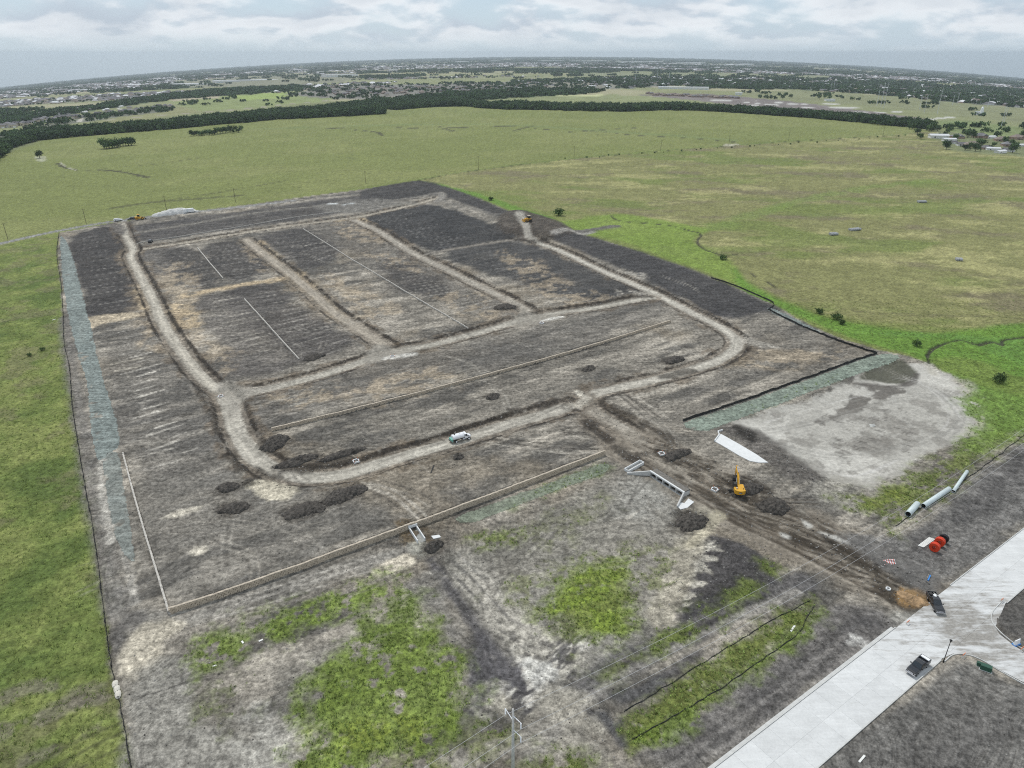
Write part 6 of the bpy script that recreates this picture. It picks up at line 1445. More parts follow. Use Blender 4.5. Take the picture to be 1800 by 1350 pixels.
# transmission pole and its wires
PX, PY = 0.15, 72.4
t = thing('utility_pole', 'tall concrete utility pole with three arms at the bottom edge', 'utility pole', (PX, PY, gz(PX, PY)))
g0 = gz(PX, PY)
MB().cyl((0, 0, -.3), (0, 0, 21.1 - g0), .34, .16, 16).build('pole', 'pole_conc', t, smooth=True)
wn_ = Vector((-math.sin(RT), math.cos(RT), 0)); wd_ = Vector((math.cos(RT), math.sin(RT), 0))
HANG = []
for s, zt, L_ in ((1, 17.9, 2.0), (-1, 18.9, 2.0), (-1, 16.0, 2.0)):
    tip = wn_ * s * L_ + Vector((0, 0, zt + 1.3 - g0)); root = Vector((0, 0, zt + .8 - g0))
    arm_ = MB().cyl(root, tip, .07, .05, 8).build('crossarm', 'insul', t)
    ins = MB()
    for k in range(6): ins.cyl(tip - Vector((0, 0, .05 + .2 * k)), tip - Vector((0, 0, .18 + .2 * k)), .11, .05, 10)
    ins.build('insulator', 'insul', arm_); HANG.append(Vector((PX, PY, g0)) + tip - Vector((0, 0, 1.28)))
for h_, lb in zip(HANG, ('upper left power line wire', 'right upper power line wire', 'right lower power line wire')):
    pts = []
    for L_, sg, sag in ((250, 1, 8.8), (140, -1, 3.0)):
        seg = [h_ + wd_ * sg * L_ * u + Vector((0, 0, -4 * sag * u * (1 - u))) for u in np.linspace(0, 1, 40)]
        pts = seg[::-1] + pts if sg < 0 else pts + seg
    w_ = MB()
    half = len(pts) // 2
    A_, B_ = pts[:half], pts[half:]
    w_.tube(A_, .024, 5); w_.tube(B_, .024, 5)
    tag(w_.build('power_line', 'wire'), lb + ' crossing above the ditch', 'power line')
# field power poles
def pole(px, h, label, grp, lean=0.0, arms=True, r=.17):
    t = thing('utility_pole', label, 'utility pole', spot(*px), math.radians(20), grp)
    MB().cyl((0, 0, -.3), (lean, 0, h), r, r * .7, 8).build('shaft', 'wood', t)
    if arms: MB().box((lean, 0, h - .7), (2.4, .12, .14)).build('crossarm', 'wood', t)
BP = [(14, 421), (152, 394), (293, 370), (414, 355), (643, 322)]
for q, lb in zip(BP, ('wooden utility pole at the left picture edge above the gravel road', 'wooden utility pole left of the white car', 'wooden utility pole behind the white gravel heap', 'wooden utility pole behind the back lots', 'wooden utility pole near the back corner of the site')): pole(q, 11, lb, 'poles along the back road')
for q, l_, lb in (((841, 299), 0, 'wooden pole on the field line, nearest the back corner'), ((1009, 279), 0, 'wooden pole on the field line, second from the back corner'), ((1160, 267), 1.6, 'leaning wooden pole on the field line'), ((1281, 256), 0, 'wooden pole on the field line by the pale track'), ((1386, 248), 0, 'wooden pole on the field line, near the last bushes'), ((1552, 238), 0, 'wooden pole on the field line, nearest the far houses')): pole(q, 14, lb, 'poles along the field line', l_)
# hay bales in the right meadow
def bales(px, n, rows, rz, label):
    t = thing('hay_bale_row', label, 'hay bales', spot(*px), rz)
    for j in range(rows):
        for i in range(n):
            x = (i - (n - 1) / 2) * 1.75 + random.uniform(-.08, .08)
            b = MB().cyl((x - .8, (j - (rows - 1) / 2) * 1.75, .78), (x + .8, (j - (rows - 1) / 2) * 1.75, .78), .85, .85, 14).build('bale', 'bale', t, bevel=.08)
bales((1465, 413), 3, 2, .2, 'short stack of grey hay bales left of the longest one in the right meadow')
bales((1502, 405), 5, 2, .35, 'longest stack of grey hay bales in the right meadow')
bales((1620, 356), 4, 2, .05, 'farthest stack of grey hay bales in the right meadow')
bales((1685, 458), 2, 2, -.3, 'small stack of grey hay bales nearest the right edge')
# ------------------------------------------------------------------ trees, houses and everything beyond the meadows
def leaf_mat(name, rgb, vary=0.55):
    m, nt = nodes_of(name); N = nt.nodes.new
    o = N('ShaderNodeOutputMaterial'); b = N('ShaderNodeBsdfPrincipled'); lk(nt, b.outputs[0], o.inputs[0])
    oi = N('ShaderNodeObjectInfo'); at_ = N('ShaderNodeAttribute'); at_.attribute_name = 'tone'
    mr = N('ShaderNodeMapRange'); lk(nt, oi.outputs['Random'], mr.inputs[0]); mr.inputs[3].default_value = .65; mr.inputs[4].default_value = 1.35
    mm = N('ShaderNodeMath'); mm.operation = 'MULTIPLY'; lk(nt, mr.outputs[0], mm.inputs[0]); lk(nt, at_.outputs['Fac'], mm.inputs[1])
    v = N('ShaderNodeVectorMath'); v.operation = 'SCALE'; v.inputs[0].default_value = rgb; lk(nt, mm.outputs[0], v.inputs['Scale'])
    lk(nt, v.outputs[0], b.inputs['Base Color']); b.inputs['Roughness'].default_value = .8; b.inputs['Specular IOR Level'].default_value = .15
    return m
LEAF = leaf_mat('tree_leaves', (0.080, 0.128, 0.045)); LEAFD = leaf_mat('dark_leaves', (0.062, 0.105, 0.040)); GRASS = leaf_mat('grass_blades', (0.26, 0.32, 0.10)); WEED = leaf_mat('weed_blades', (0.245, 0.315, 0.095))
def card_mesh(name, quads, tones, m):
    q = np.asarray(quads, np.float32); n = len(q)
    me = bpy.data.meshes.new(name); me.from_pydata([tuple(v) for v in q.reshape(-1, 3)], [], [tuple(range(4 * i, 4 * i + 4)) for i in range(n)])
    a = me.attributes.new('tone', 'FLOAT', 'POINT'); a.data.foreach_set('value', np.repeat(np.asarray(tones, np.float32), 4))
    me.materials.append(m); return me
def crown_quads(rs, h, w, nclump, nleaf, leaf, low=.25):
    qs, ts = [], []
    for _ in range(nclump):
        a = rs.uniform(0, 6.283); e = rs.uniform(-.7, 1.0); rr = rs.uniform(.35, 1.0)
        c = np.array([math.cos(a) * math.cos(e) * rr * w / 2, math.sin(a) * math.cos(e) * rr * w / 2, h * (low + (1 - low) / 2) + math.sin(e) * rr * h * (1 - low) / 2])
        tone = rs.uniform(.65, 1.35); cr = rs.uniform(.12, .24) * w
        for _ in range(nleaf):
            p = c + rs.normal(0, 1, 3) * cr * .55
            d = rs.normal(0, 1, 3); d /= np.linalg.norm(d); d2 = np.cross(d, rs.normal(0, 1, 3)); d2 /= np.linalg.norm(d2)
            s = leaf * rs.uniform(.6, 1.3)
            qs.append([p - d * s - d2 * s * .6, p + d * s - d2 * s * .5, p + d * s * .9 + d2 * s * .6, p - d * s * .8 + d2 * s * .5]); ts.append(tone * rs.uniform(.8, 1.2))
    return qs, ts
def trunk_mb(rs, h, w):
    mb = MB().cyl((0, 0, -.3), (0, 0, h * .45), w * .045, w * .03, 7)
    for k in range(4):
        a = k * 1.57 + rs.uniform(-.4, .4); mb.cyl((0, 0, h * rs.uniform(.25, .42)), (math.cos(a) * w * .28, math.sin(a) * w * .28, h * rs.uniform(.6, .8)), w * .022, w * .008, 5)
    return mb
TREES = []
for k in range(5):
    rs = np.random.RandomState(70 + k); h, w = rs.uniform(8, 11), rs.uniform(7.5, 10)
    TREES.append((trunk_mb(rs, h, w).mesh('trunk', 'bark'), card_mesh('crown', *crown_quads(rs, h, w, 34, 16, .55, .12), LEAF if k % 2 else LEAFD)))
BUSH = []
for k in range(3):
    rs = np.random.RandomState(90 + k); BUSH.append((trunk_mb(rs, 3, 3).mesh('trunk', 'bark'), card_mesh('crown', *crown_quads(rs, 3.4, 4.4, 30, 16, .26, .0), LEAF)))
SIZE = lambda v, a, b: 'small' if v < a else ('large' if v > b else 'middle-sized')
PART = lambda u: ('far left', 'left', 'middle', 'right', 'far right')[min(4, int(u * 5))]
def tree(px, s, label, group=None, kind=None, bush=False, name='tree'):
    tr, cr = random.choice(BUSH if bush else TREES)
    t = thing(name, label, 'bush' if bush else 'tree', spot(*px), random.uniform(0, 6), group)
    for n_, me in (('trunk', tr), ('crown', cr)):
        o = bpy.data.objects.new(n_, me); COL.objects.link(o); o.parent = t
    t.scale = (s * random.uniform(.9, 1.15), s * random.uniform(.9, 1.15), s * random.uniform(.85, 1.1)); return t
random.seed(21)
for q, s, lb in (((982, 379), 1.5, 'round dark bush alone at the right of the spoil heap'), ((863, 352), .9, 'small bush on the lush strip behind the site'), ((1470, 561), .95, 'dark bush in the lush strip right of the site'), ((1440, 551), .7, 'small bush just left of the darker strip bush'), ((1611, 608), .8, 'small bush by the creek in the wet hollow'), ((1757, 672), 1.0, 'large bush near the pale pond bed'), ((1270, 456), .9, 'low bush beside the creek end'), ((75, 616), .45, 'small dark shrub in the left meadow'), ((52, 626), .4, 'smaller dark shrub in the left meadow'), ((1480, 570), .6, 'low shrub below the dark strip bush')):
    tree(q, s, lb, bush=True, name='bush')
tree((70, 278), .95, 'lone dark tree in the far left meadow'); tree((6, 274), 1.2, 'dark tree at the left picture edge below the treeline')
for i in range(11):
    u = i / 10; tree((183 + 48 * u, 262 - 6 * u + random.uniform(-2, 1)), random.uniform(.9, 1.35), 'tree in the short left grove of the back meadow, ' + PART(u * .99) + ' side', 'left grove in the back meadow')
for i in range(20):
    u = i / 19; tree((336 + 88 * u, 240 - 8 * u + random.uniform(-2, 1)), random.uniform(.7, 1.1), 'tree in the long narrow grove of the back meadow, ' + PART(u * .99) + ' stretch', 'long grove in the back meadow')
for i in range(42):
    u = random.random(); sz = random.uniform(.7, 1.35); tree((1500 + 170 * u, 214 + 17 * u + random.uniform(-4, 4)), sz, SIZE(sz, .9, 1.15) + ' loose tree beyond the right meadow, ' + PART(u) + ' of its scattered group', 'loose trees right of the treeline')
for i in range(24): u = random.random(); sz = random.uniform(.6, 1.2); tree((1640 + 160 * u, random.uniform(236, 270)), sz, SIZE(sz, .8, 1.0) + ' tree among the farm houses, ' + PART(u) + ' of the yard', 'trees by the farm houses')
for q in ((1617, 244), (1612, 236), (1375, 174), (1390, 172), (1440, 174), (1450, 173), (1458, 175), (1480, 174), (1496, 176)): tree(q, random.uniform(.9, 1.4), 'single tree in the far right fields', 'single trees in the far right fields')
for i in range(26): tree((1000 + i * 24 + random.uniform(-10, 10), 279 - i * 1.6 + random.uniform(-1, 1)), random.uniform(.3, .6), 'low scrub bush on the field line, ' + PART(i / 26) + ' stretch', 'scrub along the field line', bush=True, name='bush')

# instanced masses
PROTO = bpy.data.collections.new('mass_protos')
def gn_scatter(name, pts, scl, rz, protos, label, cat=None, squash=None):
    c = bpy.data.collections.new(name + '_kinds')
    for i, me in enumerate(protos):
        o = bpy.data.objects.new('%s_kind_%02d' % (name, i), me); c.objects.link(o)
    me = bpy.data.meshes.new(name); me.vertices.add(len(pts)); me.vertices.foreach_set('co', np.asarray(pts, np.float32).ravel())
    for nm, ty, v in (('sc', 'FLOAT', scl), ('rz', 'FLOAT', rz)):
        a = me.attributes.new(nm, ty, 'POINT'); a.data.foreach_set('value', np.asarray(v, np.float32))
    a = me.attributes.new('pick', 'INT', 'POINT'); a.data.foreach_set('value', np.random.RandomState(3).randint(0, len(protos), len(pts)).astype(np.int32))
    ob = bpy.data.objects.new(name, me); COL.objects.link(ob); tag(ob, label, kind='stuff')
    ng = bpy.data.node_groups.new(name + '_scatter', 'GeometryNodeTree')
    ng.interface.new_socket(name='Geometry', in_out='INPUT', socket_type='NodeSocketGeometry'); ng.interface.new_socket(name='Geometry', in_out='OUTPUT', socket_type='NodeSocketGeometry')
    N = ng.nodes.new; gi, go = N('NodeGroupInput'), N('NodeGroupOutput')
    iop = N('GeometryNodeInstanceOnPoints'); ci = N('GeometryNodeCollectionInfo'); ci.inputs['Collection'].default_value = c; ci.inputs['Separate Children'].default_value = True; ci.inputs['Reset Children'].default_value = True
    def attr(nm, dt):
        n = N('GeometryNodeInputNamedAttribute'); n.data_type = dt; n.inputs['Name'].default_value = nm; return n.outputs['Attribute']
    cx = N('ShaderNodeCombineXYZ'); ng.links.new(attr('rz', 'FLOAT'), cx.inputs[2])
    ng.links.new(gi.outputs[0], iop.inputs['Points']); ng.links.new(ci.outputs[0], iop.inputs['Instance']); iop.inputs['Pick Instance'].default_value = True
    ng.links.new(attr('pick', 'INT'), iop.inputs['Instance Index']); ng.links.new(cx.outputs[0], iop.inputs['Rotation']); ng.links.new(attr('sc', 'FLOAT'), iop.inputs['Scale'])
    ng.links.new(iop.outputs[0], go.inputs[0])
    md = ob.modifiers.new('scatter', 'NODES'); md.node_group = ng
    return ob
def joined_tree(k):
    rs = np.random.RandomState(170 + k); h, w = rs.uniform(8.5, 12.5), rs.uniform(8, 11)
    q, t_ = crown_quads(rs, h, w, 30, 12, .75, .02)
    return card_mesh('wood_tree', q, t_, LEAFD if k % 2 else LEAF)
def clump_mesh(k, wid, n, hh):
    rs = np.random.RandomState(270 + k); q, t_ = [], []
    for _ in range(n):
        cx_, cy2 = rs.uniform(-wid / 2, wid / 2, 2); h = hh * rs.uniform(.7, 1.2); w = hh * rs.uniform(.7, 1.1); tone = rs.uniform(.7, 1.3)
        qq, tt = crown_quads(rs, h, w, 7, 5, hh * .16, 0)
        q += [[p + np.array([cx_, cy2, 0]) for p in f] for f in qq]; t_ += [tone * v for v in tt]
    return card_mesh('wood_clump', q, t_, LEAFD)
rs = np.random.RandomState(11)
def in_poly(px, per):
    line = at_many(px); lo, hi = line.min(0), line.max(0); n = int((hi - lo).prod() / per)
    p = lo + rs.rand(n, 2) * (hi - lo); return p[poly_sdf(p[:, 0], p[:, 1], line) > 0]
belt = np.concatenate([in_poly(b, 26) for b in (
    [(-90, 318), (0, 279), (20, 261), (60, 249), (100, 243), (200, 236), (300, 227), (400, 217), (500, 210), (600, 205), (676, 201), (676, 197), (640, 193), (560, 195), (500, 198), (400, 207), (300, 218), (200, 227), (100, 232), (60, 237), (20, 247), (0, 261), (-90, 298)],
    [(540, 196), (640, 191), (700, 193), (760, 188), (832, 187), (832, 182), (760, 179), (700, 182), (620, 186)],
    [(822, 187), (850, 191), (1000, 195), (1100, 196), (1200, 194), (1300, 199), (1400, 206), (1500, 215), (1580, 222), (1640, 228), (1640, 223), (1560, 215), (1500, 209), (1400, 201), (1300, 194), (1200, 189), (1100, 190), (1000, 189), (850, 185), (825, 182)])])
bz = gsample(Z, belt[:, 0], belt[:, 1])
gn_scatter('treeline', np.column_stack([belt, bz]), rs.uniform(.75, 1.25, len(belt)), rs.uniform(0, 6.28, len(belt)), [joined_tree(k) for k in range(6)], 'dense dark belt of trees beyond the meadows')
def uniform_land(y0, y1, per):
    n = int(0.95 * (y1 ** 2 - y0 ** 2) / per); y = np.sqrt(rs.uniform(y0 ** 2, y1 ** 2, n)); x = rs.uniform(-.95, .95, n) * (y + 60); return x, y
def masked(arr, x, y, p): return rs.rand(len(x)) < p * np.clip(gsample(arr, x, y), 0, 1)
x, y = uniform_land(1200, 3600, 330); k = masked(WOOD, x, y, 1); x, y = x[k], y[k]
gn_scatter('woodland', np.column_stack([x, y, gsample(Z, x, y)]), rs.uniform(.7, 1.2, len(x)), rs.uniform(0, 6.28, len(x)), [clump_mesh(k_, 22, 7, 9) for k_ in range(4)], 'dark woodland patches beyond the treeline')
x, y = uniform_land(3600, 11000, 2600); k = masked(WOOD, x, y, 1) | (rs.rand(len(x)) < .05); x, y = x[k], y[k]
gn_scatter('far_woodland', np.column_stack([x, y, gsample(Z, x, y)]), rs.uniform(.7, 1.3, len(x)), rs.uniform(0, 6.28, len(x)), [clump_mesh(10 + k_, 60, 12, 12) for k_ in range(3)], 'far woods and hedges fading towards the horizon')
x, y = uniform_land(11000, 24000, 26000); k = rs.rand(len(x)) < .30; x, y = x[k], y[k]
gn_scatter('horizon_woods', np.column_stack([x, y, gsample(Z, x, y)]), rs.uniform(2.0, 3.6, len(x)), rs.uniform(0, 6.28, len(x)), [clump_mesh(20 + k_, 60, 12, 7) for k_ in range(3)], 'hazy blue woods along the horizon')
# garden trees of the far towns
x, y = uniform_land(1700, 4200, 900); k = masked(TOWN, x, y, .8) & (gsample(WOOD, x, y) < .9); x, y = x[k], y[k]
gn_scatter('garden_trees', np.column_stack([x, y, gsample(Z, x, y)]), rs.uniform(.5, .9, len(x)), rs.uniform(0, 6.28, len(x)), [clump_mesh(30 + k_, 14, 3, 8) for k_ in range(3)], 'scattered trees between the far houses')

# houses
ROOFS = [mat('roof_grey', (0.17, 0.165, 0.17), .9, 0, .15, 1, rnd=.25), mat('roof_brown', (0.20, 0.165, 0.14), .9, 0, .15, 1, rnd=.25), mat('roof_dark', (0.12, 0.115, 0.12), .9, 0, .15, 1, rnd=.25), mat('roof_pale', (0.62, 0.63, 0.64), .6, 0, .08, 1)]
WALLM = [mat('wall_brick', (0.33, 0.24, 0.19), .9, 0, .15, 1, rnd=.2), mat('wall_tan', (0.48, 0.42, 0.34), .9, 0, .1, 1, rnd=.15), mat('wall_white', (0.70, 0.69, 0.66), .9, 0, .06, 1)]
HK = []
def house_proto(k, w, d, h, rise, hip, roof, wall):
    wb = MB().box((0, 0, h / 2), (w, d, h)).mesh('wall', wall)
    e = .5; r = MB(); hx = w / 2 + e; hy = d / 2 + e; rx = hx - (hy if hip else 0)
    r.add([(-hx, -hy, h), (hx, -hy, h), (hx, hy, h), (-hx, hy, h), (-rx, 0, h + rise), (rx, 0, h + rise)], [(0, 1, 5, 4), (2, 3, 4, 5), (1, 2, 5), (3, 0, 4), (3, 2, 1, 0)])
    if k % 2 == 0: r.add([(-w * .1, -hy - 2.5, h), (w * .38, -hy - 2.5, h), (w * .38, 0, h), (-w * .1, 0, h), (w * .14, -hy - 2.5, h + rise * .7), (w * .14, 0, h + rise * .7)], [(0, 1, 4), (1, 2, 5, 4), (3, 0, 4, 5)])
    rf = r.mesh('roof', roof)
    gd = MB().box((w * .25, -d / 2 - .03, 1.2), (4.8, .06, 2.3)).mesh('garage_door', 'white_paint'); wi = MB().box((-w * .25, -d / 2 - .03, 1.6), (1.8, .06, 1.3)).mesh('window', 'glass')
    ex_ = MB().box((w * .14, -d / 2 - 1.0, h / 2), (w * .46, 2.2, h)).mesh('porch_wall', wall) if k % 2 == 0 else None
    HK.append((wb, rf, gd, wi, ex_))
house_proto(0, 17, 12, 3.2, 3.4, True, ROOFS[0], WALLM[0]); house_proto(1, 13, 11, 5.6, 3.2, True, ROOFS[0], WALLM[1]); house_proto(2, 18, 13, 3.0, 3.8, True, ROOFS[1], WALLM[0]); house_proto(3, 14, 9, 3, 2.4, False, ROOFS[2], WALLM[2]); house_proto(4, 12, 11, 5.8, 3.0, False, ROOFS[2], WALLM[1]); house_proto(5, 20, 9, 3.4, 1.6, False, ROOFS[3], WALLM[2])
LOOK = ('grey hip-roofed brick house', 'tall grey-roofed tan house', 'brown hip-roofed brick house', 'dark gabled white house', 'tall dark-gabled tan house', 'low white-roofed house')
def house(px, kind, rz, label, group, s=1.0, parts=True):
    wb, rf, gd, wi, ex_ = HK[kind]
    t = thing('house', label, 'house', spot(*px), rz, group); t.scale = (s, s, s)
    for nm, me in (('wall', wb), ('roof', rf)) + ((('garage_door', gd), ('window', wi)) if parts else ()) + ((('porch_wall', ex_),) if (ex_ and parts) else ()):
        o = bpy.data.objects.new(nm, me); COL.objects.link(o); o.parent = t
random.seed(31)
rowl = [(15, 535), (45, 532), (60, 522), (95, 530), (120, 520), (170, 515), (195, 520), (225, 500), (260, 495), (290, 490), (330, 495), (355, 490), (385, 485), (415, 475), (450, 470), (480, 470), (515, 470), (545, 465), (580, 462), (655, 455), (690, 448), (755, 440), (785, 438), (855, 433), (880, 425), (915, 425), (945, 420), (965, 415), (1000, 410), (1040, 408), (1085, 402), (1120, 392), (1165, 390), (1200, 390)]
for a, b in rowl: _k = random.choice((1, 4, 1, 3)); house((a / 4, 90 + b / 4 + 1.5), _k, random.uniform(-.4, .4) + .35, LOOK[_k] + ' in the row behind the left treeline, ' + ('left end', 'middle', 'right end')[int(a / 1201 * 3)], 'row houses behind the left treeline', 1.0)
for i in range(30): u = random.random(); _k = random.choice((3, 0, 5, 1)); house((10 + 225 * u, 214 - 26 * u + random.uniform(-9, 4)), _k, random.uniform(0, 3), LOOK[_k] + ' among the trees at far left, ' + PART(u) + ' part', 'houses among the left trees', .9, False)
for i in range(120):
    u = random.random(); yy = 150 + 16 * random.random(); _k = random.choice((0, 2, 0, 2, 1)); house((575 + 325 * u, yy + 3 * (1 - u)), _k, random.choice((0, 1.57, .3)) + random.uniform(-.2, .2), LOOK[_k] + ' in the dense estate behind the treeline, ' + PART(u) + ' part', 'estate houses behind the centre treeline', 1.0, False)
for i in range(34): _k = random.choice((0, 2, 3, 5)); house((random.uniform(900, 1070), random.uniform(146, 158)), _k, random.uniform(0, 3), LOOK[_k] + ' in the scattered estate right of centre', 'scattered estate houses', 1.0, False)
for i in range(28):
    u = i / 27; _k = random.choice((0, 2)); house((1140 + 155 * u, 166.5 + 7 * u + random.uniform(-1.5, 1)), _k, random.uniform(-.2, .2), 'new ' + LOOK[_k] + ' in the row by the bare plots, ' + PART(u * .99) + ' part', 'new houses by the bare plots', 1.0)
for q, kd, s, lb in (((1649, 243), 5, 1.3, 'large white barn of the farm at far right'), ((1668, 248), 5, .9, 'white shed beside the large white barn'), ((1682, 243), 0, 1.0, 'dark roofed farm house behind the white shed'), ((1690, 256), 3, .9, 'small dark house in front of the farm yard'), ((1708, 258), 2, 1.1, 'tan roofed house in front of the farm yard'), ((1722, 242), 0, 1.1, 'grey roofed house in the farm row, left of the bright roof'), ((1740, 243), 5, .8, 'bright roofed house in the farm row'), ((1732, 262), 0, .8, 'grey trailer house at the near right farm edge'), ((1745, 264), 5, .8, 'white trailer at the near right farm edge'), ((1758, 269), 5, .8, 'nearest white trailer at the right farm edge'), ((1772, 266), 3, .9, 'dark trailer beyond the nearest white one'), ((1772, 257), 0, 1.0, 'grey house under the trees at far right'), ((1795, 257), 5, .7, 'white house at the right picture edge'), ((1760, 248), 2, 1.0, 'brown roofed house among the farm trees'), ((1675, 252), 3, .7, 'small shed left of the tan roofed house'), ((1786, 244), 2, 1.0, 'house behind the farm trees at the right edge')): house(q, kd, random.uniform(-.4, .5), lb, None, s)
wm_far = HK[0][0]
def tiny(k):
    mb = MB(); w, d = 14 + 3 * k, 11; mb.box((0, 0, 1.5), (w, d, 3)); hx, hy = w / 2 + .5, d / 2 + .5
    me = mb.mesh('far_house', WALLM[k % 3]); n0 = len(me.vertices)
    bm = bmesh.new(); bm.from_mesh(me); vs = [bm.verts.new(v) for v in ((-hx, -hy, 3), (hx, -hy, 3), (hx, hy, 3), (-hx, hy, 3), (-hx * .5, 0, 6.4), (hx * .5, 0, 6.4))]
    for f in ((0, 1, 5, 4), (2, 3, 4, 5), (1, 2, 5), (3, 0, 4)):
        fc = bm.faces.new([vs[i] for i in f]); fc.material_index = 1
    bm.to_mesh(me); bm.free(); me.materials.append(ROOFS[(0, 1, 2, 3, 0)[k]]); return me
x, y = uniform_land(1700, 10000, 1300); k = masked(TOWN, x, y, .9); x, y = x[k], y[k]
gn_scatter('far_town', np.column_stack([x, y, gsample(Z, x, y)]), rs.uniform(.8, 1.3, len(x)), rs.choice([0, 1.57], len(x)) + rs.uniform(-.2, .2, len(x)), [tiny(k_) for k_ in range(5)], 'far town of small houses spread to the horizon')
# big sheds
def shed(x0, y0, x1, y1, depth, h, label, panels=8, wall='white_paint'):
    a, b = spot(x0, y0), spot(x1, y1); d = (b - a); L = Vector((d.x, d.y, 0)).length; rz = math.atan2(d.y, d.x); zt = min(a.z, b.z)
    t = thing('warehouse', label, 'warehouse', (a.x, a.y, zt), rz)
    MB().box((L / 2, depth / 2, h / 2 - 1), (L, depth, h + 2)).build('wall', WALLM[2], t); MB().box((L / 2, depth / 2, h + .4), (L + 1, depth + 1, .8)).build('roof', 'steel_pale', t)
    for i in range(panels): MB().box((L * (i + .5) / panels, -.1, h * .35), (L / panels * .55, .2, h * .5)).build('loading_door', 'galv', t)
shed(304, 153, 372, 148, 60, 14, 'long pale warehouse far left beyond the woods')
shed(378, 146, 514, 138, 60, 13, 'longest pale warehouse far left of centre')
shed(573, 136, 630, 133, 50, 13, 'pale warehouse in the far fields left of centre')
shed(1157, 156, 1246, 158, 45, 7, 'low white greenhouse block behind the right treeline', 10)
shed(1292, 167, 1304, 167.5, 20, 6, 'small white barn at the left of the far right field', 2); shed(1452, 178, 1468, 178.6, 18, 5, 'white roofed barn beside the far right trees', 3)
for i, (a, b, c) in enumerate(((946, 109.2, 40), (1000, 109.6, 26), (1045, 108.8, 22), (1100, 110.3, 66), (1190, 112.5, 50), (1265, 114.8, 60), (858, 109.4, 14), (800, 110.2, 10))):
    shed(a, b, a + c, b + .1, 120, 20, ('long white building %s along the horizon' % ('left of the middle', 'near the middle', 'right of the middle', 'under the far water tower', 'right of the water tower', 'farthest right', 'at the town centre', 'at the town edge')[i]), 4)
for i, (a, b) in enumerate(((105, 151), (120, 149), (140, 160), (240, 134), (352, 128), (560, 128), (640, 120), (690, 124))): shed(a, b, a + 10, b - .4, 40, 9, ('white shed in the far left town, %s from the left' % ('first', 'second', 'third', 'fourth', 'fifth', 'sixth', 'seventh', 'eighth')[i]), 2)
# water towers, silo and steel pylons
def water_tower(px, h, label):
    t = thing('water_tower', label, 'water tower', spot(*px)); MB().cyl((0, 0, 0), (0, 0, h * .8), h * .06, h * .05, 12).build('shaft', 'white_paint', t)
    MB().loft([[(math.cos(a) * r, math.sin(a) * r, z) for a in [i * math.pi / 7 for i in range(14)]] for r, z in ((h * .05, h * .72), (h * .2, h * .84), (h * .22, h * .9), (h * .17, h * .97), (h * .04, h))]).build('tank', 'white_paint', t)
water_tower((1112, 110.5), 60, 'white water tower on the horizon right of centre'); water_tower((693, 109.5), 70, 'white water tower on the horizon left of centre'); water_tower((613, 111), 70, 'paler water tower at the left end of the horizon town')
t = thing('silo_tower', 'white silo tower beside the far right plant', 'silo', spot(1724, 203)); MB().cyl((0, 0, 0), (0, 0, 17), 4.2, 2.6, 14).build('shell', 'white_paint', t); MB().cyl((0, 0, 17), (0, 0, 19), 2.6, .4, 14).build('cap', 'steel_pale', t); MB().box((0, 8, 4), (16, 9, 8)).build('plant_hall', 'steel_pale', t)
PY_ = [(1553, 191, 40), (1548, 188, 38), (1624, 199, 28), (1647, 201, 42), (1759, 225, 33), (1764, 219, 26), (1736, 188, 15), (1682, 183, 17), (1674, 185, 16), (1460, 160, 14), (1465, 159, 13), (1117, 144, 24), (1155, 141, 13), (1176, 141, 12), (1616, 192, 22), (1541, 186, 24)]
words = ('tallest', 'left twin of the tallest', 'short', 'second tallest', 'near right', 'near right twin', 'distant right', 'small right', 'small left', 'far middle', 'far middle twin', 'lone centre', 'small centre', 'smallest centre', 'slim', 'slim left')
for (a, b, hp), wd__ in zip(PY_, words):
    p = spot(a, b); h = hp * (p.y * CP + CAMH * SP) / FPX / .93
    t = thing('steel_pylon', 'pale steel power pylon, %s one of the far right line' % wd__, 'pylon', p, .5, 'steel power pylons')
    rr = max(.35, p.y * .00022)
    MB().cyl((0, 0, 0), (0, 0, h), rr * 1.3, rr * .7, 8).build('mast', 'steel_pale', t)
    for z in (.72, .82, .92): MB().box((0, 0, h * z), (h * .14, rr * .8, rr * .8)).build('crossarm', 'steel_pale', t)

# grass, weeds and clods close to the drone
def tuft_mesh(k, n, h, spread, m, wid=.05):
    r_ = np.random.RandomState(330 + k); q, t_ = [], []
    for _ in range(n):
        a = r_.uniform(0, 6.28); b = np.array([math.cos(a), math.sin(a), 0]) * r_.uniform(0, spread); l = np.array([math.cos(a), math.sin(a), 0]) * r_.uniform(.1, .6) * h; s = np.array([-math.sin(a), math.cos(a), 0]) * wid
        top = b + l + np.array([0, 0, h * r_.uniform(.6, 1.1)])
        q.append([b - s, b + s, top + s * .4, top - s * .4]); t_.append(r_.uniform(.65, 1.4))
    return card_mesh('tuft', q, t_, m)
def near_land(y0, y1, per, umax=.78):
    n = int(2 * umax * (y1 - y0) * ((y0 + y1) / 2 + 60) / per); y = rs.uniform(y0, y1, n) ; x = rs.uniform(-umax, umax, n) * (y + 60); return x, y
x, y = near_land(72, 330, .75); gk = gsample(GREEN, x, y); lum = gsample(COLR[:, 1], x, y) - gsample(COLR[:, 2], x, y)
kk = (rs.rand(len(x)) < np.clip(gk * 1.1 - .15, 0, 1) * np.clip(150 / y, .12, 1)) & (lum > .045) & (gsample(KIND.astype(float), x, y) > .3); xw, yw = x[kk], y[kk]
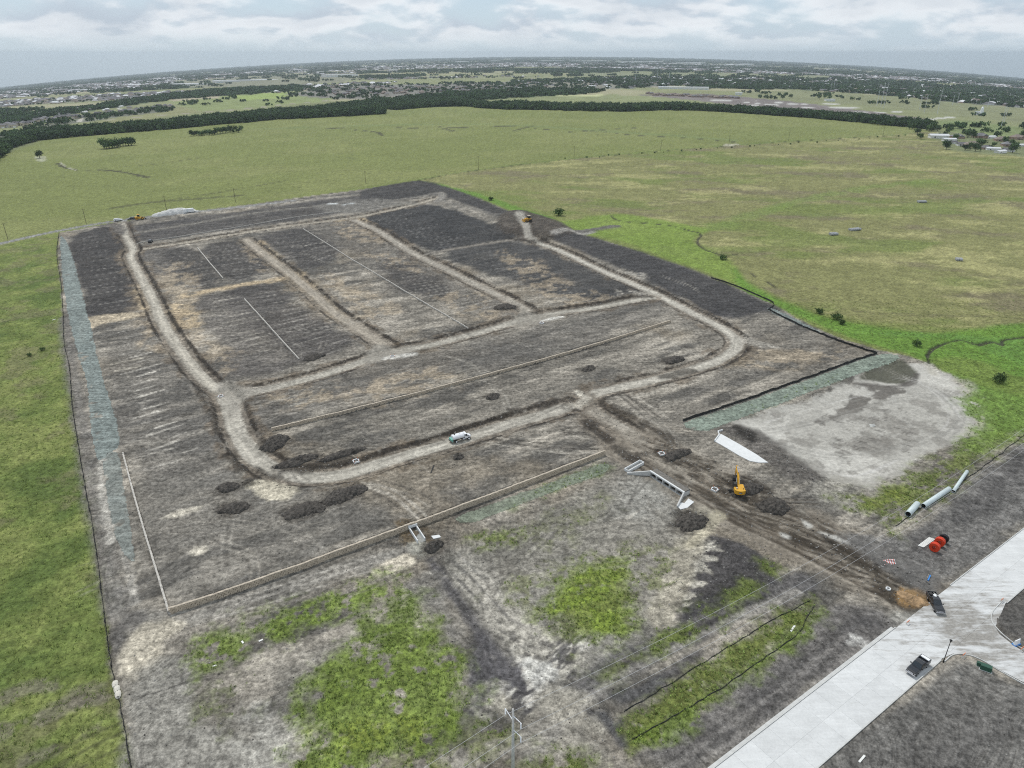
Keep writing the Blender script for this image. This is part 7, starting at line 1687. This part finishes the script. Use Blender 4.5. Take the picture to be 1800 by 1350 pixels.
gn_scatter('weeds', np.column_stack([xw, yw, gsample(Z, xw, yw)]), rs.uniform(.5, 1.25, len(xw)), rs.uniform(0, 6.28, len(xw)), [tuft_mesh(k_, 10, .36, .30, WEED, .05) for k_ in range(5)], 'patchy green weeds growing back on the bare ground')
kk = (rs.rand(len(x)) < np.clip(gk, 0, 1) * np.clip(110 / y, .05, .6)) & (gsample(KIND.astype(float), x, y) < .05); xw, yw = x[kk], y[kk]
gn_scatter('meadow_grass', np.column_stack([xw, yw, gsample(Z, xw, yw)]), rs.uniform(.5, 1.2, len(xw)), rs.uniform(0, 6.28, len(xw)), [tuft_mesh(10 + k_, 10, .32, .4, GRASS, .05) for k_ in range(4)], 'rough meadow grass near the left fence and in the hollow')
def clod_mesh(k, m):
    r_ = np.random.RandomState(400 + k); bm = bmesh.new(); bmesh.ops.create_icosphere(bm, subdivisions=1, radius=.5)
    for v in bm.verts: v.co = Vector((v.co.x * r_.uniform(.7, 1.3), v.co.y * r_.uniform(.7, 1.3), v.co.z * r_.uniform(.4, .8)))
    me = bpy.data.meshes.new('clod'); bm.to_mesh(me); bm.free(); me.materials.append(m); return me
CL = [mat('clod_dark', (.06, .055, .05), .95, 0, .3, 2, rnd=.5), mat('clod_grey', (.17, .165, .155), .95, 0, .3, 2, rnd=.4), mat('clod_pale', (.24, .23, .21), .95, 0, .2, 2, rnd=.3)]
x, y = near_land(74, 420, 1.6, .72); ls = gsample(LOOSE, x, y); kd_ = gsample(KIND.astype(float), x, y)
kk = (kd_ > .8) & (kd_ < 2.3) & (gsample(GREEN, x, y) < .3) & (rs.rand(len(x)) < .16 + .84 * np.clip(ls, 0, 1)); 
ro = (x - RO[0]) * RN[0] + (y - RO[1]) * RN[1]; kk &= ~((ro > -1) & (ro < RWID + 12)); xw, yw = x[kk], y[kk]
gn_scatter('soil_clods', np.column_stack([xw, yw, gsample(Z, xw, yw)]), rs.uniform(.12, .5, len(xw)) ** 1.4 * (1 + .6 * gsample(LOOSE, xw, yw)), rs.uniform(0, 6.28, len(xw)), [clod_mesh(0, CL[0]), clod_mesh(1, CL[0]), clod_mesh(2, CL[1]), clod_mesh(3, CL[1]), clod_mesh(4, CL[2])], 'loose soil clods strewn over the graded ground')
